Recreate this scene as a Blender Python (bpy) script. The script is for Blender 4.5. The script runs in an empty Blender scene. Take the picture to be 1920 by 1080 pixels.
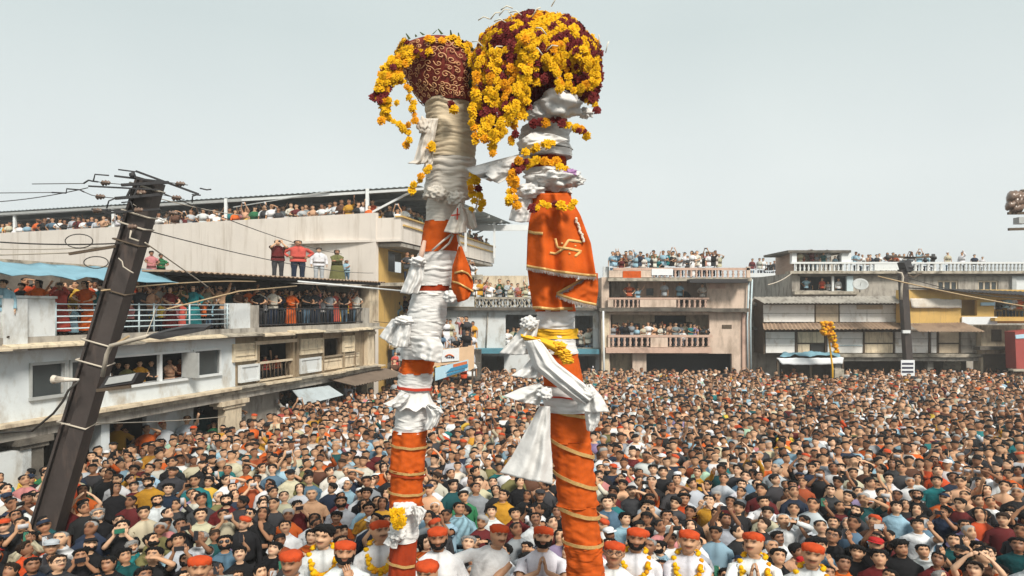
import bpy, math, random
import numpy as np
from mathutils import Vector, Matrix, noise as mnoise
rnd = random.Random(7)
scn = bpy.context.scene
col = scn.collection
R = math.radians
PI = math.pi
# ------------------------------------------------------------------ camera, light, exposure
HC, FPX, HZ = 5.0, 1300.0, 578.0            # camera height, focal length in pixels of a 1920 wide frame, horizon row
cam_d = bpy.data.cameras.new('camera'); cam = bpy.data.objects.new('camera', cam_d); col.objects.link(cam)
cam_d.sensor_width = 36; cam_d.lens = FPX/1920*36; cam_d.shift_y = (HZ-540)/1920
cam_d.clip_start = .1; cam_d.clip_end = 2000
cam.location = (0, 0, HC); cam.rotation_euler = (PI/2, 0, 0)
scn.camera = cam
SUN_EL, SUN_AZ = R(44), R(152)               # azimuth clockwise from +Y: behind the camera, a little to its left
w = bpy.data.worlds.new('World'); scn.world = w; w.use_nodes = True
nt = w.node_tree; nt.nodes.clear()
out = nt.nodes.new('ShaderNodeOutputWorld'); bg = nt.nodes.new('ShaderNodeBackground')
sky = nt.nodes.new('ShaderNodeTexSky'); sky.sky_type = 'NISHITA'; sky.sun_disc = False
sky.sun_elevation = SUN_EL; sky.sun_rotation = SUN_AZ; sky.dust_density = 4; sky.air_density = 1.0
# overcast veil: pale grey cloud over nearly all of the sky, a little darker towards the zenith
geo = nt.nodes.new('ShaderNodeTexCoord'); sep = nt.nodes.new('ShaderNodeSeparateXYZ')
rmp = nt.nodes.new('ShaderNodeValToRGB'); mix = nt.nodes.new('ShaderNodeMix'); mix.data_type = 'RGBA'
nz = nt.nodes.new('ShaderNodeTexNoise'); nz.inputs['Scale'].default_value = 1.6; nz.inputs['Detail'].default_value = 3
mul = nt.nodes.new('ShaderNodeMix'); mul.data_type = 'RGBA'; mul.blend_type = 'MULTIPLY'; mul.inputs[0].default_value = 1
nr = nt.nodes.new('ShaderNodeValToRGB')
nr.color_ramp.elements[0].color = (.93, .94, .95, 1); nr.color_ramp.elements[0].position = .35
nr.color_ramp.elements[1].color = (1.03, 1.03, 1.02, 1); nr.color_ramp.elements[1].position = .65
e = rmp.color_ramp.elements
e[0].position = 0; e[0].color = (.90, .95, .94, 1)
e[1].position = 1; e[1].color = (.62, .70, .72, 1)
x = e.new(.18); x.color = (.845, .90, .895, 1)
x = e.new(.36); x.color = (.68, .76, .76, 1)
scale10 = nt.nodes.new('ShaderNodeVectorMath'); scale10.operation = 'SCALE'; scale10.inputs['Scale'].default_value = 8.95
nt.links.new(geo.outputs['Generated'], sep.inputs[0]); nt.links.new(sep.outputs['Z'], rmp.inputs[0])
nt.links.new(geo.outputs['Generated'], nz.inputs['Vector']); nt.links.new(nz.outputs[0], nr.inputs[0])
nt.links.new(rmp.outputs[0], mul.inputs[6]); nt.links.new(nr.outputs[0], mul.inputs[7])
nt.links.new(mul.outputs[2], scale10.inputs[0])
nt.links.new(sky.outputs[0], mix.inputs[6]); nt.links.new(scale10.outputs[0], mix.inputs[7])
mix.inputs[0].default_value = .96
nt.links.new(mix.outputs[2], bg.inputs[0]); bg.inputs[1].default_value = .1
nt.links.new(bg.outputs[0], out.inputs[0])
sl = bpy.data.lights.new('sun', 'SUN'); sl.energy = 4.0; sl.angle = R(14); sl.color = (1, .94, .84)
so = bpy.data.objects.new('sun', sl); col.objects.link(so)
sdir = Vector((math.sin(SUN_AZ)*math.cos(SUN_EL), math.cos(SUN_AZ)*math.cos(SUN_EL), math.sin(SUN_EL)))
so.rotation_euler = (-sdir).to_track_quat('-Z', 'Y').to_euler(); so.location = sdir*60
scn.view_settings.view_transform = 'Standard'; scn.view_settings.look = 'None'
scn.view_settings.gamma = 1; scn.view_settings.exposure = 0.16; scn.view_settings.use_curve_mapping = False
scn.render.engine = 'CYCLES'; scn.cycles.max_bounces = 5; scn.cycles.use_denoising = True
scn.cycles.diffuse_bounces = 3

# ------------------------------------------------------------------ helpers
def P(px, py, Y):
    return Vector(((px-960)/FPX*Y, Y, HC+(HZ-py)/FPX*Y))
def tag(o, label=None, cat=None, group=None, kind=None):
    if label: o['label'] = label
    if cat: o['category'] = cat
    if group: o['group'] = group
    if kind: o['kind'] = kind
    return o
ORG = {}
def empty(name, loc, label=None, cat=None, group=None, kind=None):
    o = bpy.data.objects.new(name, None); col.objects.link(o); o.location = loc; o.empty_display_size = .1
    ORG[o.name] = Vector(loc)
    return tag(o, label, cat, group, kind)
class MB:
    def __init__(s): s.v = []; s.f = []; s.m = []; s.sm = []; s.mi = 0; s.smooth = False
    def add(s, vs, fs, smooth=None):
        b = len(s.v); s.v.extend([tuple(q) for q in vs])
        for f in fs:
            s.f.append(tuple(b+i for i in f)); s.m.append(s.mi); s.sm.append(s.smooth if smooth is None else smooth)
    def box(s, c, hx, hy, hz, ax=None):
        c = Vector(c)
        X, Y, Z = ax if ax else (Vector((1,0,0)), Vector((0,1,0)), Vector((0,0,1)))
        vs = [c+X*(hx*a)+Y*(hy*b)+Z*(hz*d) for a in (-1,1) for b in (-1,1) for d in (-1,1)]
        s.add(vs, [(0,1,3,2),(4,6,7,5),(0,4,5,1),(2,3,7,6),(0,2,6,4),(1,5,7,3)], False)
    def hexa(s, q, n):                      # prism from a polygon q moved by vector n
        k = len(q); q = [Vector(a) for a in q]; n = Vector(n)
        s.add(q+[a+n for a in q], [tuple(range(k))[::-1], tuple(range(k, 2*k))]+[(i,(i+1)%k,k+(i+1)%k,k+i) for i in range(k)], False)
    def bar(s, a, b, w, h=None, up=Vector((0,0,1))):
        a = Vector(a); b = Vector(b); d = (b-a); L = d.length
        if L < 1e-6: return
        d /= L; x = d.cross(up)
        if x.length < 1e-3: x = d.cross(Vector((0,1,0)))
        x.normalize(); z = x.cross(d)
        s.box((a+b)/2, L/2, w/2, (h or w)/2, (d, x, z))
    def tube(s, pts, r, n=6, caps=True):
        pts = [Vector(p) for p in pts]; k = len(pts)
        rs = r if isinstance(r, (list, tuple)) else [r]*k
        vs = []; x = None
        for i, p in enumerate(pts):
            t = (pts[min(i+1,k-1)]-pts[max(i-1,0)])
            if t.length < 1e-9: t = Vector((0,0,1))
            t.normalize()
            if x is None:
                x = t.cross(Vector((0,0,1)))
                if x.length < .05: x = t.cross(Vector((0,1,0)))
            else:
                x = x-t*x.dot(t)
            x.normalize(); y = t.cross(x)
            for j in range(n):
                a = 2*PI*j/n; vs.append(p+x*(math.cos(a)*rs[i])+y*(math.sin(a)*rs[i]))
        fs = [(i*n+j, i*n+(j+1)%n, (i+1)*n+(j+1)%n, (i+1)*n+j) for i in range(k-1) for j in range(n)]
        if caps: fs += [tuple(range(n))[::-1], tuple((k-1)*n+j for j in range(n))]
        s.add(vs, fs, True)
    def lathe(s, c, prof, n=10, ax=None):   # prof: (radius, height)
        c = Vector(c); X, Y, Z = ax if ax else (Vector((1,0,0)), Vector((0,1,0)), Vector((0,0,1)))
        vs = [c+X*(r*math.cos(2*PI*j/n))+Y*(r*math.sin(2*PI*j/n))+Z*h for r, h in prof for j in range(n)]
        k = len(prof)
        fs = [(i*n+j, i*n+(j+1)%n, (i+1)*n+(j+1)%n, (i+1)*n+j) for i in range(k-1) for j in range(n)]
        fs += [tuple(range(n))[::-1], tuple((k-1)*n+j for j in range(n))]
        s.add(vs, fs, True)
    def grid(s, g, thick=None, smooth=True):   # g[v][u] -> Vector; thick: vector, builds a closed sheet
        nv, nu = len(g), len(g[0])
        top = [p for row in g for p in row]
        F = [(v*nu+u, v*nu+u+1, (v+1)*nu+u+1, (v+1)*nu+u) for v in range(nv-1) for u in range(nu-1)]
        if thick is None: s.add(top, F, smooth); return
        n = len(top); th = Vector(thick); bot = [Vector(p)+th for p in top]
        F2 = [tuple(n+i for i in f[::-1]) for f in F]
        ed = [v*nu for v in range(nv)]+[(nv-1)*nu+u for u in range(1, nu)]+[v*nu+nu-1 for v in range(nv-2, -1, -1)]+[u for u in range(nu-2, 0, -1)]
        S = [(ed[i], ed[(i+1) % len(ed)], n+ed[(i+1) % len(ed)], n+ed[i]) for i in range(len(ed))]
        s.add(top+bot, F+F2+S, smooth)
    def mesh(s, name, mats, org=(0,0,0)):
        me = bpy.data.meshes.new(name); o = Vector(org)
        me.from_pydata([(a[0]-o.x, a[1]-o.y, a[2]-o.z) for a in s.v], [], s.f)
        for m in (mats if isinstance(mats, (list, tuple)) else [mats]): me.materials.append(m)
        me.polygons.foreach_set('material_index', s.m); me.polygons.foreach_set('use_smooth', s.sm); me.update()
        return me
    def build(s, name, mats, parent=None, label=None, cat=None, group=None, kind=None):
        if parent is not None: base = ORG[parent.name]
        else:
            a = np.array(s.v); base = Vector(((a[:,0].min()+a[:,0].max())/2, (a[:,1].min()+a[:,1].max())/2, a[:,2].min()))
        o = bpy.data.objects.new(name, s.mesh(name, mats, base)); col.objects.link(o)
        if parent is not None: o.parent = parent; ORG[o.name] = base.copy()
        else: o.location = base; ORG[o.name] = base.copy()
        return tag(o, label, cat, group, kind)

# ------------------------------------------------------------------ materials
MATS = {}
def M(name, c, rough=.85, var=.18, scale=3.0, bump=.15, bscale=60, stain=None, samt=.5, stretch=(1,1,1), sscale=1.2, metal=0.0, obj=False, attr=None, spec=.3):
    m = bpy.data.materials.new(name); m.use_nodes = True; MATS[name] = m
    t = m.node_tree; N = t.nodes; L = t.links; b = N['Principled BSDF']
    tc = N.new('ShaderNodeTexCoord')
    n1 = N.new('ShaderNodeTexNoise'); n1.inputs['Scale'].default_value = scale; n1.inputs['Detail'].default_value = 6; n1.inputs['Roughness'].default_value = .62
    L.new(tc.outputs['Object'], n1.inputs['Vector'])
    mr = N.new('ShaderNodeMapRange'); mr.inputs[1].default_value = .25; mr.inputs[2].default_value = .75
    mr.inputs[3].default_value = 1-var; mr.inputs[4].default_value = 1+var*.6
    L.new(n1.outputs[0], mr.inputs[0])
    if obj:
        oi = N.new('ShaderNodeObjectInfo'); src = oi.outputs['Color']
        if attr:
            at = N.new('ShaderNodeAttribute'); at.attribute_name = attr
            mm = N.new('ShaderNodeMix'); mm.data_type = 'RGBA'; mm.blend_type = 'MULTIPLY'; mm.inputs[0].default_value = 1
            L.new(src, mm.inputs[6]); L.new(at.outputs['Color'], mm.inputs[7]); src = mm.outputs[2]
    elif attr:
        at = N.new('ShaderNodeAttribute'); at.attribute_name = attr; src = at.outputs['Color']
    else:
        rg = N.new('ShaderNodeRGB'); rg.outputs[0].default_value = (*c, 1); src = rg.outputs[0]
    vm = N.new('ShaderNodeVectorMath'); vm.operation = 'SCALE'; L.new(src, vm.inputs[0]); L.new(mr.outputs[0], vm.inputs['Scale'])
    cur = vm.outputs[0]
    if stain:
        mp = N.new('ShaderNodeMapping'); mp.inputs['Scale'].default_value = stretch; L.new(tc.outputs['Object'], mp.inputs['Vector'])
        n2 = N.new('ShaderNodeTexNoise'); n2.inputs['Scale'].default_value = sscale; n2.inputs['Detail'].default_value = 9; n2.inputs['Roughness'].default_value = .68
        L.new(mp.outputs[0], n2.inputs['Vector'])
        r2 = N.new('ShaderNodeMapRange'); r2.inputs[1].default_value = .62-.35*samt; r2.inputs[2].default_value = .80-.22*samt
        L.new(n2.outputs[0], r2.inputs[0])
        mx = N.new('ShaderNodeMix'); mx.data_type = 'RGBA'; L.new(r2.outputs[0], mx.inputs[0]); L.new(cur, mx.inputs[6]); mx.inputs[7].default_value = (*stain, 1)
        cur = mx.outputs[2]
    L.new(cur, b.inputs['Base Color'])
    b.inputs['Roughness'].default_value = rough; b.inputs['Metallic'].default_value = metal; b.inputs['Specular IOR Level'].default_value = spec
    if bump:
        n3 = N.new('ShaderNodeTexNoise'); n3.inputs['Scale'].default_value = bscale; n3.inputs['Detail'].default_value = 4
        L.new(tc.outputs['Object'], n3.inputs['Vector'])
        bp = N.new('ShaderNodeBump'); bp.inputs['Strength'].default_value = bump; bp.inputs['Distance'].default_value = .02 if not obj else .05
        L.new(n3.outputs[0], bp.inputs['Height']); L.new(bp.outputs[0], b.inputs['Normal'])
    return m
V = (6, 6, .7)
white_cloth = M('white_cloth', (.80,.785,.765), .95, .13, 6, .25, 25, spec=.1)
cream_cloth = M('cream_cloth', (.76,.70,.62), .95, .16, 7, .25, 25, stain=(.60,.50,.38), samt=.3, spec=.1)
tan_cloth = M('tan_cloth', (.58,.48,.34), .95, .2, 6, .25, 25, spec=.1)
orange_cloth = M('orange_cloth', (.62,.105,.012), .8, .30, 4, .3, 22, spec=.15)
dark_orange_cloth = M('dark_orange_cloth', (.34,.042,.012), .8, .3, 5, .3, 22, spec=.15)
yellow_cloth = M('yellow_cloth', (.80,.44,.03), .85, .12, 5, .25, 22, spec=.15)
gold = M('gold_ribbon', (.62,.38,.14), .4, .25, 30, .3, 90, metal=.25)
fringe_mat = M('fringe_thread', (.33,.27,.24), .9, .6, 90, 0)
red_thread = M('red_thread', (.50,.045,.02), .8, .1)
string_mat = M('pale_string', (.7,.66,.55), .8, .1)
dome_mat = M('dark_red_foliage', (.09,.018,.014), .9, .3)
petal_y = M('yellow_petal', (.88,.50,.008), .75, .4, 55, 0, spec=.15)
petal_o = M('orange_petal', (.84,.36,.008), .75, .3, 40, 0, spec=.15)
petal_m = M('maroon_petal', (.15,.013,.013), .7, .35, 40, 0, spec=.2)
leaf_mat = M('dark_leaf', (.05,.07,.02), .7, .3)
white_wall = M('white_plaster', (.66,.68,.68), .9, .10, 2, .2, 30, stain=(.32,.28,.22), samt=.34, stretch=(1.2,1.2,.6), sscale=1.4)
blue_wall = M('pale_blue_plaster', (.66,.70,.715), .9, .10, 2, .2, 30, stain=(.38,.33,.26), samt=.36, stretch=(1.1,1.1,.55), sscale=1.3)
cream_wall = M('cream_plaster', (.66,.55,.40), .9, .15, 2, .25, 30, stain=(.22,.16,.11), samt=.42, stretch=(2,2,.6), sscale=1.4)
old_cream = M('weathered_cream_wood', (.72,.61,.44), .85, .2, 4, .3, 40, stain=(.26,.20,.14), samt=.35, stretch=(5,5,.6), sscale=1.2)
upper_wall = M('warm_white_plaster', (.72,.655,.59), .9, .07, 1.2, .15, 20, stain=(.48,.41,.34), samt=.30, stretch=(2.5,2.5,.22), sscale=.9)
ochre_wall = M('ochre_plaster', (.62,.40,.13), .9, .14, 2, .2, 30, stain=(.38,.25,.12), samt=.25, stretch=V, sscale=.7)
pink_wall = M('pink_plaster', (.66,.52,.42), .9, .16, 1.6, .2, 30, stain=(.32,.24,.18), samt=.45, stretch=(2,2,.6), sscale=1.1)
pink_trim = M('pink_trim', (.58,.40,.315), .9, .15, 3, .2, 30, stain=(.30,.20,.16), samt=.3)
concrete = M('grey_concrete', (.42,.385,.335), .92, .22, 2, .3, 40, stain=(.12,.10,.085), samt=.42, stretch=(2,2,.6), sscale=1.4)
slab_mat = M('stained_slab', (.47,.42,.34), .92, .25, 3, .4, 30, stain=(.10,.085,.065), samt=.5, stretch=(2.5,2.5,3), sscale=1.0)
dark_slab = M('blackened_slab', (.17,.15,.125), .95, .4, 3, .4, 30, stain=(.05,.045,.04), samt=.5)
shade_dark = M('dark_interior', (.045,.042,.04), .95, .3, 2, 0)  # the unlit depth of rooms and openings, put into the colour
wood_dark = M('dark_wood', (.11,.08,.055), .85, .3, 6, .3, 50)
timber_brown = M('brown_timber', (.34,.26,.17), .85, .3, 5, .3, 50, stain=(.14,.10,.07), samt=.35, stretch=(4,4,.6))
wood_pale = M('pale_timber', (.60,.50,.37), .85, .2, 6, .3, 50, stain=(.34,.26,.18), samt=.3)
bamboo = M('bamboo', (.46,.33,.19), .7, .25, 9, .15, 40)
glass_dark = M('dark_window_glass', (.05,.06,.062), .25, .3, 1, 0, spec=.6)
frame_white = M('white_paint', (.70,.72,.72), .6, .08, 6, .1, 60)
frame_grey = M('grey_paint', (.42,.43,.42), .6, .15, 6, .1, 60)
rail_blue = M('pale_blue_paint', (.55,.66,.70), .55, .12, 8, .1, 60)
iron = M('dark_iron', (.045,.043,.045), .6, .3, 12, .1, 60)
pole_iron = M('pole_brown_iron', (.062,.050,.046), .62, .35, 2.2, .15, 50, stain=(.12,.085,.07), samt=.3, stretch=(3,3,.4), sscale=1.5)
ceramic = M('brown_ceramic', (.20,.13,.095), .3, .3, 20, 0, spec=.6)
sheet_metal = M('roof_sheet', (.36,.42,.44), .6, .22, 1.2, .1, 20, metal=0, stain=(.13,.12,.11), samt=.3)
dark_sheet = M('dark_sheet', (.16,.12,.09), .85, .3, 2, .2, 20)
board_white = M('white_boards', (.80,.79,.76), .85, .08, 3, .15, 30, stain=(.40,.33,.25), samt=.24, stretch=(1.2,1.2,.8), sscale=1.5)
board_grey = M('grey_board', (.42,.47,.49), .8, .15, 2, .1, 20, stain=(.25,.24,.22), samt=.3)
rust_sheet = M('brown_sheet', (.36,.25,.17), .8, .25, 2, .2, 20, stain=(.17,.11,.08), samt=.4)
tarp_blue = M('blue_tarpaulin', (.20,.37,.45), .6, .22, 2, .2, 14)
teal_sheet = M('teal_sheet', (.10,.27,.34), .6, .25, 2, .1, 20)
paint_red = M('red_paint', (.36,.07,.06), .6, .15, 2, .1, 20)
banner_white = M('banner_white', (.76,.78,.80), .7, .06)
banner_blue = M('banner_blue', (.04,.24,.42), .7, .1)
banner_pale = M('banner_pale_blue', (.45,.66,.78), .7, .1)
banner_orange = M('banner_orange', (.62,.16,.05), .7, .1)
banner_tan = M('banner_tan', (.70,.48,.30), .7, .1)
ink = M('dark_ink', (.05,.05,.08), .7, .1)
wire_mat = M('black_wire', (.05,.045,.04), .6, .1, bump=0)
wire_pale = M('pale_wire', (.50,.44,.36), .7, .1, bump=0)
asphalt = M('asphalt', (.055,.053,.05), .95, .3, 3, .3, 80, stain=(.10,.09,.08), samt=.3)
brick_m = bpy.data.materials.new('far_brick'); brick_m.use_nodes = True
_t = brick_m.node_tree; _b = _t.nodes['Principled BSDF']; _tc = _t.nodes.new('ShaderNodeTexCoord'); _mp = _t.nodes.new('ShaderNodeMapping'); _br = _t.nodes.new('ShaderNodeTexBrick')
_mp.inputs['Rotation'].default_value = (PI/2, 0, 0)
_br.inputs['Color1'].default_value = (.42,.27,.19,1); _br.inputs['Color2'].default_value = (.34,.21,.15,1); _br.inputs['Mortar'].default_value = (.45,.38,.32,1)
_br.inputs['Scale'].default_value = 4.2; _br.inputs['Mortar Size'].default_value = .018
_t.links.new(_tc.outputs['Object'], _mp.inputs[0]); _t.links.new(_mp.outputs[0], _br.inputs[0]); _t.links.new(_br.outputs[0], _b.inputs['Base Color']); _b.inputs['Roughness'].default_value = .9
skin_mat = M('skin', (1,1,1), .5, .08, 14, 0, obj=True, attr='Col', spec=.35)
cloth_obj = M('garment_cloth', (1,1,1), .9, .20, 9, .8, 5.5, obj=True, attr='Col', spec=.1)
hair_mat = M('hair', (1,1,1), .7, .45, 45, .6, 60, obj=True, spec=.15)
crowd_mat = M('crowd_people', (1,1,1), .8, .12, 2.5, 0, attr='Col', spec=.2)
phone_black = M('phone_black', (.02,.02,.025), .3, .1, bump=0, spec=.5)
phone_pale = M('phone_pale', (.55,.56,.58), .35, .1, bump=0, spec=.5)
phone_teal = M('phone_dark_green', (.03,.16,.10), .4, .1, bump=0, spec=.5)
lens_dark = M('phone_lens', (.01,.01,.012), .15, .1, bump=0, spec=.6)  # plain dark glossy lens colour, gives off no light

def soft(m, k=.3):                               # thin cloth lets some light through
    t = m.node_tree; b = t.nodes['Principled BSDF']; o = t.nodes['Material Output']
    tr = t.nodes.new('ShaderNodeBsdfTranslucent'); mx = t.nodes.new('ShaderNodeMixShader'); mx.inputs[0].default_value = k
    src = b.inputs['Base Color'].links[0].from_socket; t.links.new(src, tr.inputs['Color'])
    t.links.new(b.outputs[0], mx.inputs[1]); t.links.new(tr.outputs[0], mx.inputs[2]); t.links.new(mx.outputs[0], o.inputs['Surface'])
for m_ in (white_cloth, cream_cloth, petal_y, petal_o): soft(m_, .14)
soft(orange_cloth, .10)
# thin even haze added to lift the darks: far things fade a little
hz_m = bpy.data.materials.new('haze'); hz_m.use_nodes = True; hz_m.node_tree.nodes.clear()
_o = hz_m.node_tree.nodes.new('ShaderNodeOutputMaterial'); _v = hz_m.node_tree.nodes.new('ShaderNodeVolumePrincipled')
_v.inputs['Color'].default_value = (.95,.94,.92,1); _v.inputs['Density'].default_value = .0017; _v.inputs['Anisotropy'].default_value = .2
hz_m.node_tree.links.new(_v.outputs[0], _o.inputs['Volume'])
# ------------------------------------------------------------------ facades: a plane frame with coordinates s (along), z (up), d (out towards the street)
class Facade:
    def __init__(s, O, u):
        s.O = Vector((O[0], O[1], 0)); s.u = Vector((u[0], u[1], 0)).normalized(); s.n = Vector((s.u.y, -s.u.x, 0))
        s.Z = Vector((0,0,1))
    def w(s, a, z, d=0): return s.O+s.u*a+s.n*d+s.Z*z
    def sz(s, px, py, d=0):
        k = Vector(((px-960)/FPX, 1, (HZ-py)/FPX)); c = Vector((0,0,HC)); o = s.O+s.n*d
        t = (o-c).dot(s.n)/k.dot(s.n); p = c+k*t
        return (p-s.O).dot(s.u), p.z
    def bx(s, mb, a0, a1, z0, z1, d0, d1):
        mb.box(s.w((a0+a1)/2, (z0+z1)/2, (d0+d1)/2), abs(a1-a0)/2, abs(d1-d0)/2, abs(z1-z0)/2, (s.u, s.n, s.Z))
    def px(s, x0, y0, x1, y1, d=0):          # pixel rectangle -> s0, s1, z0, z1 (rows read at the middle column)
        xm = (x0+x1)/2; return s.sz(x0, y0, d)[0], s.sz(x1, y0, d)[0], s.sz(xm, y1, d)[1], s.sz(xm, y0, d)[1]
    def pbx(s, mb, x0, y0, x1, y1, d0, d1):
        a0, a1, z0, z1 = s.px(x0, y0, x1, y1, d1); s.bx(mb, a0, a1, z0, z1, d0, d1)
    def wall(s, mb, a0, a1, z0, z1, holes, th=.2, d=0):   # wall slab with real openings; front face at d
        xs = sorted({a0, a1, *[min(max(h[i], a0), a1) for h in holes for i in (0,1)]}); zs = sorted({z0, z1, *[min(max(h[i], z0), z1) for h in holes for i in (2,3)]})
        nx, nz = len(xs)-1, len(zs)-1
        def solid(i, j):
            if not (0 <= i < nx and 0 <= j < nz): return False
            cx, cz = (xs[i]+xs[i+1])/2, (zs[j]+zs[j+1])/2
            return not any(h[0] < cx < h[1] and h[2] < cz < h[3] for h in holes)
        for i in range(nx):
            for j in range(nz):
                if not solid(i, j): continue
                A, B, C, D = xs[i], xs[i+1], zs[j], zs[j+1]
                q = lambda a, z, dd: s.w(a, z, dd)
                mb.add([q(A,C,d), q(B,C,d), q(B,D,d), q(A,D,d)], [(0,1,2,3)], False)
                mb.add([q(A,C,d-th), q(B,C,d-th), q(B,D,d-th), q(A,D,d-th)], [(3,2,1,0)], False)
                if not solid(i-1,j): mb.add([q(A,C,d), q(A,D,d), q(A,D,d-th), q(A,C,d-th)], [(0,1,2,3)], False)
                if not solid(i+1,j): mb.add([q(B,D,d), q(B,C,d), q(B,C,d-th), q(B,D,d-th)], [(0,1,2,3)], False)
                if not solid(i,j-1): mb.add([q(B,C,d), q(A,C,d), q(A,C,d-th), q(B,C,d-th)], [(0,1,2,3)], False)
                if not solid(i,j+1): mb.add([q(A,D,d), q(B,D,d), q(B,D,d-th), q(A,D,d-th)], [(0,1,2,3)], False)
    def shell(s, mb, a0, a1, z0, z1, dep, th=.2, d=0, floors=()):   # side walls, back wall, floor slabs and roof behind a front wall
        s.bx(mb, a0, a0+th, z0, z1, d-dep, d-th-.003); s.bx(mb, a1-th, a1, z0, z1, d-dep, d-th-.003)
        s.bx(mb, a0+th+.002, a1-th-.002, z0, z1, d-dep, d-dep+th)
        for z in (z1-.12, *floors): s.bx(mb, a0+th+.003, a1-th-.003, z, z+.12, d-dep+th+.003, d-th-.004)
def frontal(Y): return Facade((0, Y), (1, 0))
def window(F, parent, x0, y0, x1, y1, d=-.12, panes=2, fm=None, fw=.06, glass=glass_dark, rows=1):
    a0, a1, z0, z1 = F.px(x0, y0, x1, y1)
    fm = fm or frame_white
    m = MB()
    F.bx(m, a0, a1, z1-fw, z1, d-.04, d+.04); F.bx(m, a0, a1, z0, z0+fw, d-.04, d+.06)
    F.bx(m, a0, a0+fw, z0+fw, z1-fw, d-.04, d+.04); F.bx(m, a1-fw, a1, z0+fw, z1-fw, d-.04, d+.04)
    for i in range(1, panes):
        c = a0+(a1-a0)*i/panes; F.bx(m, c-fw/2, c+fw/2, z0+fw, z1-fw, d-.035, d+.035)
    wo = m.build('window', fm, parent)
    if glass:
        for i in range(panes):
            g = MB(); b0 = a0+(a1-a0)*i/panes; b1 = a0+(a1-a0)*(i+1)/panes
            F.bx(g, b0+fw*.7, b1-fw*.7, z0+fw, z1-fw, d-.012, d+.004); g.build('pane', glass, wo)
    return wo
def hole(F, x0, y0, x1, y1): return F.px(x0, y0, x1, y1)
BAL = {}
def baluster_row(F, parent, a0, a1, z0, z1, n, d, mat, name='baluster', r=None, shape='vase'):
    h = z1-z0; r = r or (a1-a0)/n*.30
    key = (round(h,3), round(r,3), mat.name, shape)
    for i in range(n):
        c = F.w(a0+(a1-a0)*(i+.5)/n, z0, d)
        if key not in BAL:
            m = MB()
            if shape == 'vase': m.lathe((0,0,0), [(r*.8,0),(r*.8,h*.08),(r*.45,h*.14),(r,h*.38),(r*.5,h*.72),(r*.8,h*.9),(r*.8,h)], 8)
            else: m.tube([(0,0,0),(0,0,h)], r, 5)
            BAL[key] = m.mesh(name, mat)
        o = bpy.data.objects.new(name, BAL[key]); col.objects.link(o); o.parent = parent; o.location = c-ORG[parent.name]
def corrugated(mb, q00, q10, q11, q01, n=24, amp=.03, rows=2):   # four corners; waves run across the q00-q10 direction
    q00, q10, q11, q01 = map(Vector, (q00, q10, q11, q01)); nrm = (q10-q00).cross(q01-q00).normalized()
    g = []
    for j in range(rows+1):
        v = j/rows; row = []
        for i in range(n*2+1):
            u = i/(n*2); p = q00*(1-u)*(1-v)+q10*u*(1-v)+q11*u*v+q01*(1-u)*v
            row.append(p+nrm*(amp*(1 if i % 2 else -1)*.5))
        g.append(row)
    mb.grid(g, nrm*-.012, False)
def sheet(mb, corners, nu=20, nv=8, sag=.1, wob=.05, thick=(0,0,-.012), seed=0):   # loose cloth over four corners
    a, b, c, d = map(Vector, corners)
    g = []
    for j in range(nv+1):
        v = j/nv; row = []
        for i in range(nu+1):
            u = i/nu; p = a*(1-u)*(1-v)+b*u*(1-v)+c*u*v+d*(1-u)*v
            nn = mnoise.noise(Vector((p.x*2.1+seed, p.y*2.1, p.z*2.1)))+.5*mnoise.noise(Vector((p.x*5+seed, p.y*5, p.z*5)))
            p = p+Vector((0,0,-sag*math.sin(PI*u)*math.sin(PI*v)+wob*nn)); row.append(p)
        g.append(row)
    mb.grid(g, thick)
# ------------------------------------------------------------------ setting
g = MB(); g.add([(-900,-200,0),(900,-200,0),(900,850,0),(-900,850,0)], [(0,1,2,3)]); tag(g.build('ground', asphalt), 'grey asphalt ground beneath the packed crowd', kind='structure')
m = MB(); m.box((0,330,8.0), 960,560,9.0); hz_o = m.build('haze', hz_m, None, 'thin even haze added over the whole square to soften contrast', None, None, 'stuff')

# ---- the long balconied house on the side of the street
A = Facade((-11.1, 15.0), (5, 16)); SA1 = 16.76
house = empty('balcony_house', A.w(8, 0, 0), 'long white two storey house with crowded railed balcony and stained cornice', 'house')
S0 = -9.0
zc0, zc1 = 2.05, 2.42          # cornice
zs0, zs1 = 4.06, 4.30          # balcony slab
def rect(x0,y0,x1,y1): return A.px(x0,y0,x1,y1)
whole = lambda mb: None
sA = lambda x: A.sz(x, 600)[0]
split_s = sA(441)
long_open = rect(205, 662, 352, 712); long_open = (long_open[0], long_open[1], 2.98, 3.72)
w1 = rect(58, 676, 119, 732); w1 = (w1[0], w1[1], 2.98, 3.70)
w1b = rect(133, 668, 186, 722); w1b = (w1b[0], w1b[1], 2.98, 3.70)
w3 = rect(364, 655, 411, 700); w3 = (w3[0], w3[1], 3.0, 3.72)
m = MB(); A.wall(m, S0, split_s, zc1+.002, zs0-.002, [long_open, w1, w1b, w3], .22); m.build('wall', blue_wall, house)
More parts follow.
